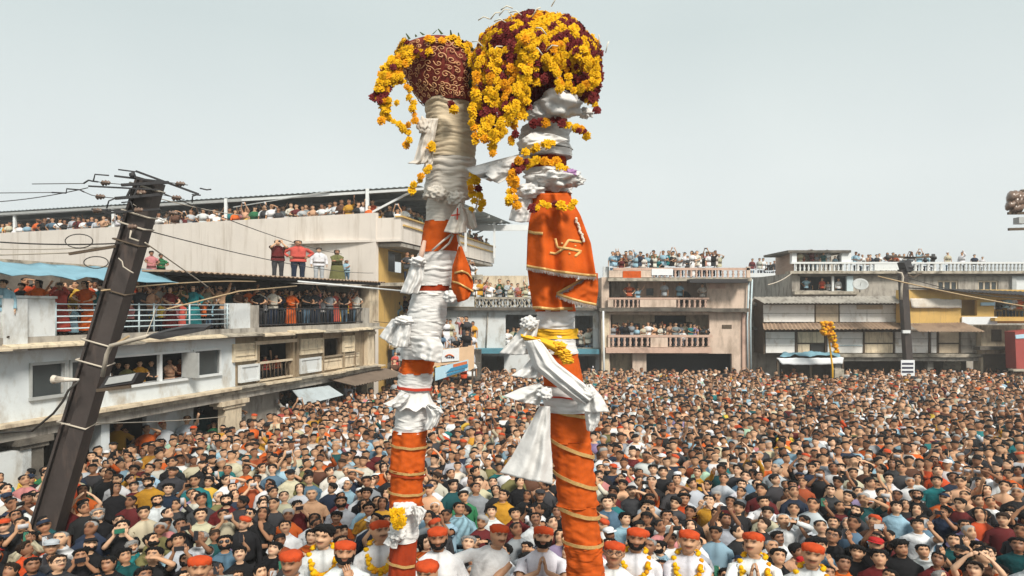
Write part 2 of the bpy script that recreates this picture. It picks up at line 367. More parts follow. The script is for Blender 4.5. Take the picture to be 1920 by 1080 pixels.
# timber part of the first storey
d1 = rect(480, 645, 546, 716); d1 = (d1[0], d1[1], 2.56, 3.78)
d2 = rect(606, 640, 640, 672); d2 = (d2[0], d2[1], 3.05, 3.80)
m = MB(); A.wall(m, split_s+.003, SA1, zc1+.002, zs0-.002, [d1, d2], .2, -.03); m.build('timber_wall', timber_brown, house)
def fwin(q, panes, label=None, glass=glass_dark, fm=frame_white, d=-.05, fw=.06):
    a0,a1,z0,z1 = q; m = MB()
    A.bx(m, a0-.05, a1+.05, z1, z1+.06, -.1, .05); A.bx(m, a0-.06, a1+.06, z0-.07, z0, -.1, .08)
    A.bx(m, a0-.05, a0, z0, z1, -.1, .05); A.bx(m, a1, a1+.05, z0, z1, -.1, .05)
    for i in range(1, panes):
        c = a0+(a1-a0)*i/panes; A.bx(m, c-fw/2, c+fw/2, z0, z1, d-.04, d+.04)
    wo = m.build('window', fm, house)
    if glass:
        for i in range(panes):
            g = MB(); A.bx(g, a0+(a1-a0)*i/panes+.03, a0+(a1-a0)*(i+1)/panes-.03, z0, z1, d-.012, d); g.build('pane', glass, wo)
    return wo
fwin(w1, 1, fm=frame_grey); fwin(w1b, 1, fm=frame_grey); fwin(w3, 1)
wo = fwin(long_open, 1, glass=None)
a = sA(302); m = MB(); A.bx(m, a-.05, a+.05, 2.98, 3.72, -.1, .0); m.build('mullion', frame_white, wo)
m = MB(); a = sA(351); A.bx(m, a-.08, a-.02, 2.99, 3.71, -.1, .45); m.build('open_sash', frame_grey, wo)
# shutters and panels of the timber part: each its own piece
def panel(x0,x1,z0,z1,d0,d1,mat=old_cream,name='shutter',inset=True,louvre=0):
    a0,a1 = sA(x0), sA(x1); m = MB(); fw = .07
    A.bx(m, a0,a1,z0,z0+fw,d0,d1); A.bx(m,a0,a1,z1-fw,z1,d0,d1); A.bx(m,a0,a0+fw,z0+fw,z1-fw,d0,d1); A.bx(m,a1-fw,a1,z0+fw,z1-fw,d0,d1)
    A.bx(m, a0+fw,a1-fw,z0+fw,z1-fw,d0,d1-.035)
    if louvre:
        for i in range(1, louvre): zz = z0+(z1-z0)*i/louvre; A.bx(m, a0+fw, a1-fw, zz-.015, zz+.015, d0, d1-.004)
    return m.build(name, mat, house)
for args in ((435,478,3.28,3.86,.0,.09),(445,481,2.60,3.16,.02,.14),(560,603,3.28,3.86,.0,.09),(641,662,3.2,3.86,.0,.09),(561,600,2.58,3.14,.0,.07),(602,640,2.58,2.98,-.02,.05),(642,672,2.58,3.05,-.02,.05)):
    panel(*args, mat=old_cream if args[3] > 3.5 else (cream_wall if args[0] in (602,642) else white_wall), louvre=3 if args[3] > 3.5 else 0)
panel(600, 672, 3.07, 3.14, 0, .05, wood_pale, 'sill')
for x in (482, 548, 556, 604, 643, 664): 
    m = MB(); a = sA(x); A.bx(m, a-.05, a+.05, 2.5, 3.98, -.02, .07); m.build('post', timber_brown if x % 3 else old_cream, house)
m = MB(); a = sA(690); A.bx(m, a-.3, a+.25, 2.46, 4.0, -.02, .16); A.bx(m, a-.36, a+.31, 3.86, 3.98, -.02, .24); A.bx(m, a-.36, a+.31, 2.46, 2.56, -.02, .24); m.build('pilaster', cream_wall, house)
m = MB(); A.bx(m, sA(474), sA(552), 3.78, 3.90, -.01, .12); A.bx(m, sA(478), sA(548), 3.12, 3.19, -.06, .06); A.bx(m, sA(478), sA(548), 2.54, 2.60, -.06, .06); m.build('door_rail', wood_pale, house)
baluster_row(A, house, d1[0]+.03, d1[1]-.03, 2.60, 3.12, 9, 0, wood_dark, r=.02, shape='rod')
# cornice bands, weathered pieces of uneven depth
m = MB(); A.bx(m, S0, SA1+.1, 2.30, zc1, -.2, .22); m.build('cornice', slab_mat, house)
m = MB(); A.bx(m, S0, split_s-.1, 2.425, 2.50, -.01, .34); m.build('ledge', cream_wall, house)
m = MB(); A.bx(m, S0, SA1+.12, 2.10, 2.297, -.2, .12); m.build('lower_band', concrete, house)
k = 0; a = split_s-.2
while a < SA1+.1:
    L = rnd.uniform(.9, 2.2); b = min(a+L, SA1+.15); dd = rnd.uniform(.3, .46); z = 2.425+rnd.uniform(-.005,.03)
    m = MB(); A.bx(m, a, b-.02, z, z+.06, -.01, dd); m.build('ledge_slab', [slab_mat, cream_wall, old_cream][k % 3], house); a = b; k += 1
m = MB(); A.bx(m, S0, SA1, zs0, zs1, -2.6, .12); m.build('balcony_floor', dark_slab, house)
a = S0; k = 0
while a < SA1:
    L = rnd.uniform(1.0, 2.3); b = min(a+L, SA1+.15); dd = rnd.uniform(.42, .62); z = 4.16+rnd.uniform(-.03,.03)
    m = MB(); q = [A.w(a,z,.13),A.w(b-.02,z,.13),A.w(b-.02,z-.07,dd),A.w(a,z-.07,dd-rnd.uniform(0,.08))]; m.hexa(q, (0,0,.05)); m.build('eave_slab', [old_cream, slab_mat, cream_wall][k % 3], house); a = b; k += 1
m = MB(); A.bx(m, S0, SA1, zs0+.005, zs1+.06, .123, .2); m.build('floor_edge', concrete, house)
# balcony: end parapet, rails, piers, iron balusters
za, zb = zs1+.06, 5.18
m = MB(); A.wall(m, S0, sA(95), zs1+.062, 5.22, [], .18, .14); m.build('parapet', white_wall, house)
m = MB(); A.bx(m, S0, sA(97), 5.222, 5.28, -.08, .18); m.build('coping', white_wall, house)
m = MB(); A.bx(m, sA(10)-.2, sA(10)+.32, 4.05, 5.21, .142, .24); m.build('pier', white_wall, house)
for i in range(5):
    z = 4.52+i*.145
    m = MB(); m.tube([A.w(sA(96), z, .1), A.w(sA(424), z, .1)], .018, 6); m.build('rail', rail_blue, house)
for x in (98, 190, 255, 283, 350, 421):
    m = MB(); a = sA(x); m.tube([A.w(a, zs1+.06, .1), A.w(a, 5.14, .1)], .026, 6); m.build('rail_post', rail_blue, house)
m = MB(); A.bx(m, sA(425), sA(461), zs1+.06, 5.16, -.1, .17); m.build('pier', white_wall, house)
m = MB(); A.bx(m, sA(462), sA(481), zs1+.06, 5.10, -.25, .1); m.build('pier', concrete, house)
m = MB(); A.bx(m, sA(482), sA(676), 4.96, 5.0, .05, .1); A.bx(m, sA(482), sA(676), 4.42, 4.45, .05, .1); m.build('iron_rail', iron, house)
baluster_row(A, house, sA(483), sA(675), 4.45, 4.96, 44, .075, iron, 'iron_bar', .013, 'rod')
m = MB(); A.bx(m, sA(676), sA(688), zs1+.06, 5.02, -.2, .12); m.build('pier', concrete, house)
m = MB(); A.bx(m, sA(689), sA(705), zs1+.06, 6.02, -.3, .1); m.build('pillar', cream_wall, house)
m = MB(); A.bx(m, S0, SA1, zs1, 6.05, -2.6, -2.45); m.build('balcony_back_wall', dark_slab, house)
for x in (140, 330, 520, 620):
    a = A.sz(x, 560, -2.4)[0]; m = MB(); A.bx(m, a-.4, a+.4, zs1+.002, 5.95, -2.448, -2.40); m.build('door', wood_dark, house)
# balcony roof: rusty sheet, bamboo and pipe in front
m = MB(); corrugated(m, A.w(sA(290),6.03,.5), A.w(SA1+.1,6.16,.45), A.w(SA1+.1,6.22,-2.9), A.w(sA(290),6.12,-2.9), 50, .05); m.build('roof_sheet', rust_sheet, house)
m = MB(); m.bar(A.w(sA(300),5.99,.2), A.w(SA1,6.08,.2), .10, .12); m.build('roof_beam', iron, house)
m = MB(); A.bx(m, S0, SA1, 6.17, 6.27, -9.5, -2.75); m.build('terrace_floor', slab_mat, house)
m = MB(); m.tube([A.w(sA(262),4.98,.9), A.w(sA(410),5.52,.75), A.w(sA(528),5.78,.62)], .022, 7); m.build('bamboo_pole', bamboo, house)
m = MB(); m.tube([A.w(sA(535),5.95,.52), A.w(SA1+3.0,5.78,.6)], .035, 7); m.build('pipe', frame_white, house)
# ground storey: pillars, dark arcade, inner blue wall
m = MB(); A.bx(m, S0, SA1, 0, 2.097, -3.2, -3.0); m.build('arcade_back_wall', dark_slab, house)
def pillar(x, wdt, mat, cap=True):
    a = sA(x); m = MB(); A.bx(m, a-wdt/2, a+wdt/2, 0, 1.86, -.16, .12)
    if cap: A.bx(m, a-wdt*.68, a+wdt*.68, 1.862, 1.96, -.22, .17); A.bx(m, a-wdt*.85, a+wdt*.85, 1.962, 2.098, -.26, .22)
    return m.build('pillar', mat, house)
pillar(432, .75, cream_wall); pillar(690, .6, old_cream); pillar(55, .5, dark_slab); pillar(12, .95, white_wall, False)
m = MB(); A.bx(m, sA(320), sA(405), 0, 2.09, -1.0, -.85); m.build('inner_wall', blue_wall, house)
m = MB(); A.wall(m, sA(452), sA(546), 0, 2.09, [], .15, -.5); m.build('inner_wall', concrete, house)
m = MB(); A.bx(m, sA(205)-.15, sA(205)+.1, 0, 2.09, -.5, -.1); m.build('inner_wall', blue_wall, house)
m = MB(); q = rect(541,752,606,792); m.hexa([A.w(q[0],2.06,.18),A.w(q[1],2.0,.26),A.w(q[1]+.25,1.62,.75),A.w(q[0]+.1,1.55,.6)], A.n*-.03); m.build('shop_board', board_grey, house)
m = MB(); corrugated(m, A.w(sA(610),2.20,.1), A.w(SA1+.6,2.26,.1), A.w(SA1+.9,1.98,1.1), A.w(sA(622),1.93,1.0), 22, .05); m.build('awning', dark_sheet, house)
m = MB(); A.bx(m, SA1-.15, SA1, 0, 6.0, -9.5, -.32); A.bx(m, S0, S0+.2, 0, 6.0, -9.5, -.32); A.bx(m, S0+.21, SA1-.16, 0, 6.1, -9.5, -9.3); A.bx(m, S0+.21, SA1-.16, 2.3, 2.42, -9.2, -.25); m.build('side_wall', cream_wall, house)
m = MB(); A.bx(m, S0+.21, SA1-.16, 2.43, 4.04, -3.4, -3.25); m.build('room_wall', shade_dark, house)
# blue tarpaulin over the front of the balcony roof
m = MB(); sheet(m, (A.w(S0,5.74,.66), A.w(sA(302),5.68,.66), A.w(sA(312),6.10,-.6), A.w(S0,6.0,-.6)), 46, 8, .02, .10, seed=3)
tag(m.build('tarpaulin', tarp_blue), 'long sagging pale blue tarpaulin over the balcony roof', 'tarpaulin')
m = MB(); 
for k in range(5): m.tube([A.w(sA(283+k*3), 5.0+.0*k, .16), A.w(sA(276-k), 4.75, .2), A.w(sA(262), 4.35, .25), A.w(sA(255), 4.1, .24)], .012, 5) if k == 0 else None
tag(m.build('loose_cable', wire_pale), 'pale loose cable dangling from the blue balcony rails', 'cable')

# ---- upper white house with the roofed terrace
cx, cy = -6.72, 34.2
BL = Facade((-34.5, 44.4), (27.78, -10.2)); LBL = math.hypot(27.78, 10.2)      # long wall; runs towards its corner
BR = Facade((cx, cy), (4.1, 16.8)); LBR = math.hypot(4.1, 16.8)
up = empty('terrace_house', (cx, cy, 0), 'tall warm white house with blank side wall and roofed terrace full of people', 'house')
m = MB(); BL.wall(m, -14, LBL, 0, 9.72, [], .25); m.build('wall', upper_wall, up)
def sBR(x): return BR.sz(x, 500)[0]
ow = BR.px(728, 492, 760, 520); ow = (ow[0], ow[1], 6.9, 8.0); od = BR.px(770, 500, 800, 540); od = (od[0], od[1], 6.4, 8.0)
m = MB(); BR.wall(m, .26, LBR, 0, 8.25, [ow, od], .25); m.build('street_wall', ochre_wall, up)
m = MB(); BR.bx(m, .0, LBR+.2, 8.28, 8.40, -4.9, 1.3); m.build('balcony_floor', upper_wall, up)
m = MB(); BR.bx(m, .05, LBR+.2, 8.403, 9.45, 1.1, 1.3); m.build('parapet', upper_wall, up)
m = MB(); BR.bx(m, .05, .22, 8.403, 9.45, -.25, 1.098); m.build('end_parapet', upper_wall, up)
m = MB(); BR.bx(m, .26, LBR-.5, 6.1, 6.27, .003, 2.6); m.build('lower_balcony', slab_mat, up)
m = MB(); BR.bx(m, -.02, LBR+.25, 9.455, 9.53, 1.02, 1.42); m.build('coping', ochre_wall, up)
m = MB(); BR.bx(m, .3, LBR+.22, 9.05, 9.13, 1.303, 1.38); m.build('moulding', ochre_wall, up)
m = MB(); BR.bx(m, .3, LBR, 8.05, 8.22, .003, 1.25); m.build('balcony_soffit_beam', concrete, up)
for aa in (2.2, 5.5): 
    m = MB(); BR.bx(m, aa-.5, aa+.5, 6.5, 7.9, -.2, -.15); m.build('window_pane', glass_dark, up)
m = MB(); BL.bx(m, -14, LBL-.26, 8.66, 8.78, -12, -.26); m.build('terrace_floor', concrete, up)
# canopy roof of sheet metal on white posts
rz0, rz1 = 11.12, 11.55
c1 = P(790, 348, 34.0); c0 = Vector((-52, 51.0, 11.25)); c2 = P(962, 419, 49.6); c3 = c2+(c0-c1)*.9
m = MB(); corrugated(m, c0, c1, c2, c0+(c2-c1), 150, .045, 3); m.build('canopy_sheet', sheet_metal, up)
m = MB()
for t in np.linspace(0, 1, 7): m.bar(c0+(c2-c1)*t+Vector((0,0,-.18)), c1+(c2-c1)*t+Vector((0,0,-.18)), .09, .14)
m.build('purlin', frame_grey, up, kind='stuff')
def onBL(x, d=-.5): return BL.sz(x, 450, d)[0]
for x in (28, 213, 424, 689, -150):
    a = onBL(x); b = BL.w(a, 8.78, -.5); m = MB(); m.bar(b, b+Vector((0,0,2.24)), .16); m.build('post', frame_white, up)
a = BL.w(onBL(692), 9.75, -.5); m = MB(); m.bar(a, P(778, 356, 34.5), .10); m.build('brace', frame_white, up)
m = MB(); m.bar(BL.w(-8, 10.95, -.45), P(812, 353, 33.7), .09, .12); m.build('canopy_beam', frame_white, up)
m = MB(); m.bar(P(885,427,48.5), P(1000,427,48.5), .12, .42); m.build('canopy_end_beam', frame_white, up)
m = MB(); m.bar(P(888,440,48.6), P(940,416,49.3), .08, .08); m.build('strut', iron, up)
m = MB(); m.bar(BL.w(onBL(440),10.5,-.4), BL.w(onBL(620),11.0,-.4), .05); m.build('cable_brace', frame_grey, up)
for t in (.15,.5,.85):
    p = c1+(c2-c1)*t+Vector((-.6,-.1,-.2)); m = MB(); m.bar(Vector((p.x,p.y,8.4)), p, .14); m.build('post', frame_white, up)

# ---- tiered stand packed with people behind the poles
TF = frontal(34.0)
st = empty('stepped_stand', (-4.5, 34, 0), 'dark stepped stand packed with spectators beside the balcony house', 'stand')
TIERS = []
for i in range(7):
    z = 1.0+i*.62; y = 33.0+i*.85; x0, x1 = -6.0-(0.12*i), -3.9+(.0*i)
    if i < 4: x1 = -1.6
    m = MB(); m.box(((x0+x1)/2, y+.42, z/2), (x1-x0)/2, .424, z/2); m.build('tier', dark_slab, st); TIERS.append((x0, x1, y+.4, z))
# ---- banner board in front of it
bn = empty('banner_board', P(850, 700, 32), 'banner board with white logo panel above a blue and orange strip', 'banner')
def bq(pts, Y, mat, name, th=.03, parent=bn):
    m = MB(); m.hexa([P(x,y,Y) for x,y in pts], (0,th,0)); return m.build(name, mat, parent)
bq([(812,688),(878,676),(878,650),(812,656)], 32, banner_tan, 'board', .06)
bq([(878,697),(889,690),(889,648),(878,648)], 32.0, banner_tan, 'board_edge', .06)
bq([(816,714),(878,694),(878,674),(816,690)], 31.98, banner_pale, 'lower_strip', .05)
bq([(828,679),(861,676),(861,652),(828,656)], 31.95, banner_white, 'logo_panel', .03)
bq([(850,690),(876,684),(876,677),(850,683)], 31.95, banner_orange, 'orange_flash', .02)
bq([(836,699),(877,688),(877,682),(846,690)], 31.93, banner_blue, 'blue_flash', .02)
bq([(838,705),(872,694),(872,691),(838,701)], 31.93, banner_blue, 'blue_flash', .02)
m = MB(); m.tube([P(835+i*2.2, 668.5-3.6*math.sin(i/7*PI), 31.93) for i in range(8)], .035, 5); m.build('logo_arc', banner_orange, bn)
for i,(x0,x1) in enumerate(((837,840),(841,844),(845,848),(849,852))): bq([(x0,672),(x1,671.6),(x1,668.4),(x0,668.8)], 31.93, ink, 'logo_letter', .015)
for x in (816, 886):
    m = MB(); m.bar(P(x,650,32.1), Vector((P(x,650,32.1).x,32.1,0)), .09); m.build('leg', wood_dark, bn)
# ------------------------------------------------------------------ far side of the square
def pbox(F, parent, name, x0,y0,x1,y1,d0,d1,mat):
    m = MB(); F.pbx(m, x0,y0,x1,y1,d0,d1); return m.build(name, mat, parent)
# ---- white lattice-balcony house behind the poles
D = frontal(41.0); ds = lambda x: D.sz(x, 600)[0]; dz = lambda y: D.sz(960, y)[1]
dh = empty('lattice_house', (1.5, 41, 0), 'low white house with lattice roof parapet and teal awning behind the poles', 'house')
o1 = D.px(948, 590, 1052, 652); o2 = D.px(1078, 592, 1112, 652); o3 = D.px(868, 672, 945, 720); o4 = D.px(1060, 668, 1120, 720)
m = MB(); D.wall(m, ds(800), ds(1124), 0, dz(578), [o1, o2, (o3[0],o3[1],0,dz(668)), (o4[0],o4[1],0,dz(668))], .25); D.shell(m, ds(800), ds(1124), 0, dz(578), 6, d=-.0, floors=(dz(660),)); m.build('wall', white_wall, dh)
pbox(D, dh, 'slab', 796, 576, 1126, 582, -.2, .45, dark_slab)
pbox(D, dh, 'parapet_rail', 890, 557, 1126, 561, .2, .4, slab_mat)
pbox(D, dh, 'parapet', 796, 556, 889, 575, .2, .4, white_wall)
m = MB(); a0, a1, z0, z1 = D.px(890, 561, 1120, 576)
n = 26
for i in range(n):
    c0_, c1_ = a0+(a1-a0)*i/n, a0+(a1-a0)*(i+1)/n
    m.bar(D.w(c0_, z0, .3), D.w(c1_, z1, .3), .06); m.bar(D.w(c0_, z1, .36), D.w(c1_, z0, .36), .06)
m.build('lattice', slab_mat, dh, kind='stuff')
pbox(D, dh, 'upper_room', 846, 515, 905, 540, -4.2, -3.9, slab_mat); pbox(D, dh, 'upper_room', 905.5, 517, 990, 542, -4.4, -4.1, cream_wall); pbox(D, dh, 'upper_room', 1078, 525, 1124, 560, -4.4, -4.1, white_wall)
pbox(D, dh, 'awning', 862, 654, 958, 663, .0, .9, teal_sheet); pbox(D, dh, 'awning', 1052, 655, 1124, 664, .0, .9, teal_sheet)
pbox(D, dh, 'pilaster', 1112, 583, 1121, 668, .01, .12, white_wall)
pbox(D, dh, 'floor_edge', 948, 652, 1124, 655, -.1, .15, slab_mat)
m = MB(); m.tube([D.w(ds(915), dz(585), .05), D.w(ds(911), dz(655), .05)], .045, 5); m.build('drain_pipe', concrete, dh)

# ---- pink house with rows of balusters
E = frontal(40.0); es = lambda x: E.sz(x, 600)[0]; ez = lambda y: E.sz(960, y)[1]
pk = empty('pink_house', (8.8, 40, 0), 'pink three storey house with baluster balconies and people on its roof', 'house')
sh = E.px(1212, 664, 1372, 720); sh = (sh[0], sh[1], 0, ez(663)); sh2 = (es(1144), es(1186), 0, ez(662))
bh = (es(1145), es(1330), ez(650), ez(590)); th = (es(1142), es(1325), ez(575), ez(527))
m = MB(); E.wall(m, es(1128), es(1405), 0, ez(520), [sh, sh2, bh, th], .25)
E.shell(m, es(1128), es(1405), 0, ez(520), 7, floors=(ez(583), ez(662))); m.build('wall', pink_wall, pk)
# recessed back walls of the loggias, with doors and windows
pbox(E, pk, 'loggia_wall', 1148, 584, 1331, 655, -1.9, -1.75, cream_wall); pbox(E, pk, 'loggia_wall', 1196, 524, 1326, 578, -1.9, -1.75, pink_wall)
pbox(E, pk, 'loggia_wall', 1146, 524, 1194, 578, -2.2, -2.0, concrete)
pbox(E, pk, 'doorway', 1228, 592, 1286, 640, -1.74, -1.70, shade_dark); pbox(E, pk, 'shutter', 1220, 604, 1232, 622, -1.74, -1.62, wood_dark); pbox(E, pk, 'shutter', 1284, 604, 1298, 622, -1.74, -1.62, wood_dark)  # the doorway is a dark sheet painted as unlit depth
pbox(E, pk, 'window', 1168, 606, 1200, 622, -1.74, -1.68, glass_dark); pbox(E, pk, 'window', 1212, 541, 1225, 554, -1.74, -1.68, glass_dark)
m = MB(); aa, zz = E.sz(1284, 557, -1.6); m.lathe(E.w(aa, zz, -1.7), [(.36,0),(.36,.06)], 20, (E.u, E.Z, E.n)); m.build('round_window', shade_dark, pk)
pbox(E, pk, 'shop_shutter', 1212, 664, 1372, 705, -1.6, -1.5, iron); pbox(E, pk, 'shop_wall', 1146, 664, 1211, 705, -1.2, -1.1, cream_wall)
# slabs and parapets
pbox(E, pk, 'balcony_slab', 1124, 577, 1334, 584, -.2, .55, dark_slab); pbox(E, pk, 'balcony_slab', 1136, 652, 1334, 662, -.2, .5, pink_trim)
pbox(E, pk, 'roof_slab', 1140, 521, 1410, 527, -.2, .45, slab_mat); pbox(E, pk, 'roof_canopy', 1294, 523, 1402, 530, .46, 1.1, iron)
pbox(E, pk, 'ledge', 1330, 578, 1404, 585, .0, .5, dark_slab)
for (x0,x1,yt,yb,n,d,solid) in ((1144,1220,633,649,7,.3,0),(1252,1334,633,649,8,.3,0),(1150,1200,562,577,6,.3,0),(1268,1328,562,577,6,.3,0),(1222,1400,507,520,18,.25,0)):
    a0,a1,z0,z1 = E.px(x0,yt,x1,yb,d); baluster_row(E, pk, a0,a1,z0+.01,z1-.01,n,d-.06,pink_trim)
for (x0,x1,y0,y1,d) in ((1140,1336,628,632.5,.3),(1220,1252,633,651,.3),(1140,1144,633,651,.3),(1140,1330,558,561.5,.3),(1200,1268,562,576,.3),(1140,1150,562,576,.3),(1150,1406,502,506.5,.25),(1142,1222,507,520,.25),(1400,1407,500,520,.25)):
    pbox(E, pk, 'parapet_rail' if y1-y0 < 6 else 'parapet', x0,y0,x1,y1,d-.16,d,pink_wall if y1-y0 > 6 else pink_trim)
pbox(E, pk, 'vent', 1354, 609, 1372, 616, -.02, .03, wood_dark); pbox(E, pk, 'corner_pilaster', 1392, 586, 1404, 700, .01, .12, pink_trim); pbox(E, pk, 'corner_pilaster', 1128, 586, 1142, 700, .01, .14, cream_wall)
pbox(E, pk, 'stain_band', 1330, 532, 1360, 541, .0, .06, pink_trim)
m = MB()
for x in (1402, 1408): m.tube([E.w(es(x), ez(524), .2), E.w(es(x-3), ez(600), .2), E.w(es(x-2), ez(705), .2)], .05, 5)
m.build('drain_pipe', rail_blue, pk)
m = MB(); m.tube([E.w(es(1128), ez(583), .7), E.w(es(1130), 0, .7)], .06, 6); m.build('white_pipe', frame_white, pk)
pbox(E, pk, 'roof_wall', 1131, 500, 1142, 560, -.6, -.4, white_wall); pbox(E, pk, 'hanging_cloth', 1222, 504, 1262, 516, .26, .29, banner_white); pbox(E, pk, 'hanging_cloth', 1168, 508, 1202, 524, .26, .29, orange_cloth)

# ---- little white house far behind
Ff = frontal(62.0)
fh = empty('far_white_house', (22, 62, 0), 'small bright white house glimpsed far behind between the two blocks', 'house')
m = MB(); a0,a1,z0,z1 = Ff.px(1404, 520, 1470, 640); Ff.wall(m, a0, a1, 0, z1, [Ff.px(1432,528,1442,540)], .2); Ff.shell(m, a0, a1, 0, z1, 6); m.build('wall', white_wall, fh)
pbox(Ff, fh, 'parapet', 1404, 512, 1470, 519.5, -.3, .1, frame_white); pbox(Ff, fh, 'roof_room', 1402, 508, 1412, 512, -1, -.5, pink_wall)
pbox(Ff, fh, 'slab', 1404, 541, 1470, 545, 0, .5, concrete)

# ---- dark stair alley beside the pink house
G = frontal(41.5)
al = empty('alley_house', (15, 41.5, 0), 'dark crumbling house front in the narrow alley beside the pink house', 'house')
m = MB(); a0,a1,z0,z1 = G.px(1406, 560, 1462, 700); G.wall(m, a0,a1,0,z1,[G.px(1412,580,1428,600), G.px(1414,622,1432,648)], .2); G.shell(m, a0,a1,0,z1,5); m.build('wall', concrete, al)
m = MB(); m.hexa([P(1404,563,41.2),P(1462,590,41.2),P(1462,596,41.2),P(1404,569,41.2)], (0,-.3,0)); m.build('eave', dark_slab, al)
m = MB(); m.hexa([P(1404,612,41.2),P(1440,620,41.2),P(1440,624,41.2),P(1404,617,41.2)], (0,-.4,0)); m.build('ledge', dark_slab, al)
m = MB(); m.hexa([P(1418,560,41.1),P(1424,560,41.1),P(1462,604,41.1),P(1456,606,41.1)], (0,-.1,0)); m.build('stair_beam', slab_mat, al)

# ---- concrete block at the back of the timber fronted shop
H2 = frontal(44.5); hz = lambda y: H2.sz(960, y)[1]; hs = lambda x: H2.sz(x, 520)[0]
cb = empty('concrete_house', (25, 44.5, 0), 'grey concrete house with brick end wall and white baluster roof terrace', 'house')
wa = H2.px(1500, 518, 1596, 546); wb = H2.px(1758, 526, 1797, 546); wc = H2.px(1834, 526, 1872, 546); wd = H2.px(1494, 474, 1588, 490)
m = MB(); H2.wall(m, hs(1485), hs(1990), 0, hz(512), [wa, wb, wc], .25); H2.shell(m, hs(1485)+.02, hs(1990), 0, hz(512), 8, floors=(hz(548),)); m.build('wall', concrete, cb)
m = MB(); m.hexa([P(1454,478,49.5), P(1486,470,44.55), Vector((P(1486,470,44.55).x,44.55,0)), Vector((P(1454,478,49.5).x-.0,49.5,0))], (.12,.05,0)); m.build('brick_end_wall', brick_m, cb)
pbox(H2, cb, 'terrace_slab', 1482, 508, 1990, 513, -.3, .5, slab_mat)
pbox(H2, cb, 'room_roof', 1478, 469, 1596, 473.5, -4, .35, dark_slab)
for x0,x1 in ((1485,1494),(1578,1596)): pbox(H2, cb, 'room_pier', x0, 474, x1, 494, -.2, .15, frame_white)
pbox(H2, cb, 'room_back', 1494, 474, 1578, 508, -3.9, -3.8, concrete)
pbox(H2, cb, 'parapet_rail', 1484, 491, 1990, 494.5, .1, .32, frame_white)
a0,a1,z0,z1 = H2.px(1488,495,1600,508,.2); baluster_row(H2, cb, a0,a1,z0,z1,14,.2,frame_white)
a0,a1,z0,z1 = H2.px(1602,495,1770,508,.2); baluster_row(H2, cb, a0,a1,z0,z1,14,.2,frame_white, r=.13)
a0,a1,z0,z1 = H2.px(1776,495,1920,508,.2); baluster_row(H2, cb, a0,a1,z0,z1,20,.2,frame_grey)
pbox(H2, cb, 'parapet_panel', 1640, 495, 1690, 507, .12, .3, frame_white)
for q in ((1758,526,1797,546),(1834,526,1872,546)): window(H2, cb, *q, panes=3, fm=wood_pale, fw=.1)
pbox(H2, cb, 'room_column', 1560, 514, 1564, 548, -.1, .05, frame_white); pbox(H2, cb, 'pilaster', 1588, 513, 1600, 548, .0, .15, rail_blue); pbox(H2, cb, 'room_back', 1500, 514, 1594, 548, -2.8, -2.7, shade_dark)
pbox(H2, cb, 'eave', 1500, 513.2, 1990, 517, .0, .3, dark_slab); pbox(H2, cb, 'end_pier', 1898, 513, 1906, 560, .0, .2, frame_grey); pbox(H2, cb, 'white_panel', 1906, 518, 1990, 555, .0, .1, frame_white)
pbox(H2, cb, 'sill', 1490, 546, 1612, 552, .0, .35, slab_mat)

# ---- timber fronted shop house, two rows of pale boards
T = frontal(40.0); ts = lambda x: T.sz(x, 600)[0]; tz = lambda y: T.sz(960, y)[1]
tb = empty('timber_shop', (19, 40, 0), 'old timber shop house with two rows of pale boarded panels', 'house')
m = MB(); T.bx(m, ts(1424), ts(1846), 0, tz(664), -6, -1.6); T.bx(m, ts(1430), ts(1700), tz(664)+.003, tz(560), -6, -.02); T.bx(m, ts(1703), ts(1846), tz(664)+.003, tz(622), -6, -.02); m.build('wall', wood_dark, tb)
def board(x0,y0,x1,y1,mat,d=.08,name='panel'):
    k = (y1-y0); rows = 3 if k > 36 else (2 if k > 24 else 1)
    for r in range(rows):
        ya, yb = y0+k*r/rows+.35, y0+k*(r+1)/rows-.35
        pbox(T, tb, name, x0, ya, x1, yb, 0, d+rnd.uniform(-.02,.02), mat)
for x0,x1,mat in ((1432,1527,board_white),(1530,1572,wood_pale),(1575,1625,board_white),(1626,1690,board_white)): board(x0,571,x1,604,mat)
pbox(T, tb, 'vent_panel', 1607, 571.5, 1655, 580, .1, .14, wood_pale)
m = MB(); corrugated(m, T.w(ts(1410),tz(557),-.1), T.w(ts(1700),tz(555),-.1), T.w(ts(1698),tz(569),.9), T.w(ts(1420),tz(569),.9), 40, .06); m.build('upper_roof', concrete, tb)
m = MB(); corrugated(m, T.w(ts(1430),tz(606),-.05), T.w(ts(1690),tz(603),-.05), T.w(ts(1690),tz(616),1.0), T.w(ts(1420),tz(617),1.0), 36, .06); m.build('middle_roof', rust_sheet, tb)
for x0,x1,mat,lo in ((1436,1490,board_white,0),(1496,1545,old_cream,1),(1552,1618,board_white,0),(1622,1674,old_cream,2),(1679,1692,board_white,0),(1708,1740,board_white,0),(1746,1756,board_white,0),(1761,1798,wood_pale,2),(1802,1842,concrete,0)):
    board(x0, 622, x1, 643 if lo else 662, mat)
    if lo == 2: board(x0, 645, x1, 662, mat)
    if lo == 1: board(x0, 645, x0+22, 662, mat); pbox(T, tb, 'opening', x0+24, 645, x1, 661, .0, .03, shade_dark)  # dark panel stands in for the shade inside an opening
for x in (1433,1493,1548.5,1620,1676.5,1695,1743,1758.5,1800,1844): pbox(T, tb, 'post', x-1.3, 619, x+1.3, 664, .0, .13, wood_dark)
pbox(T, tb, 'blue_strip', 1552, 647, 1618, 648.4, .1, .13, rail_blue)
pbox(T, tb, 'cornice', 1570, 664, 1846, 670, -.2, .5, slab_mat); pbox(T, tb, 'cornice', 1575, 671, 1842, 677, -.3, .3, concrete)
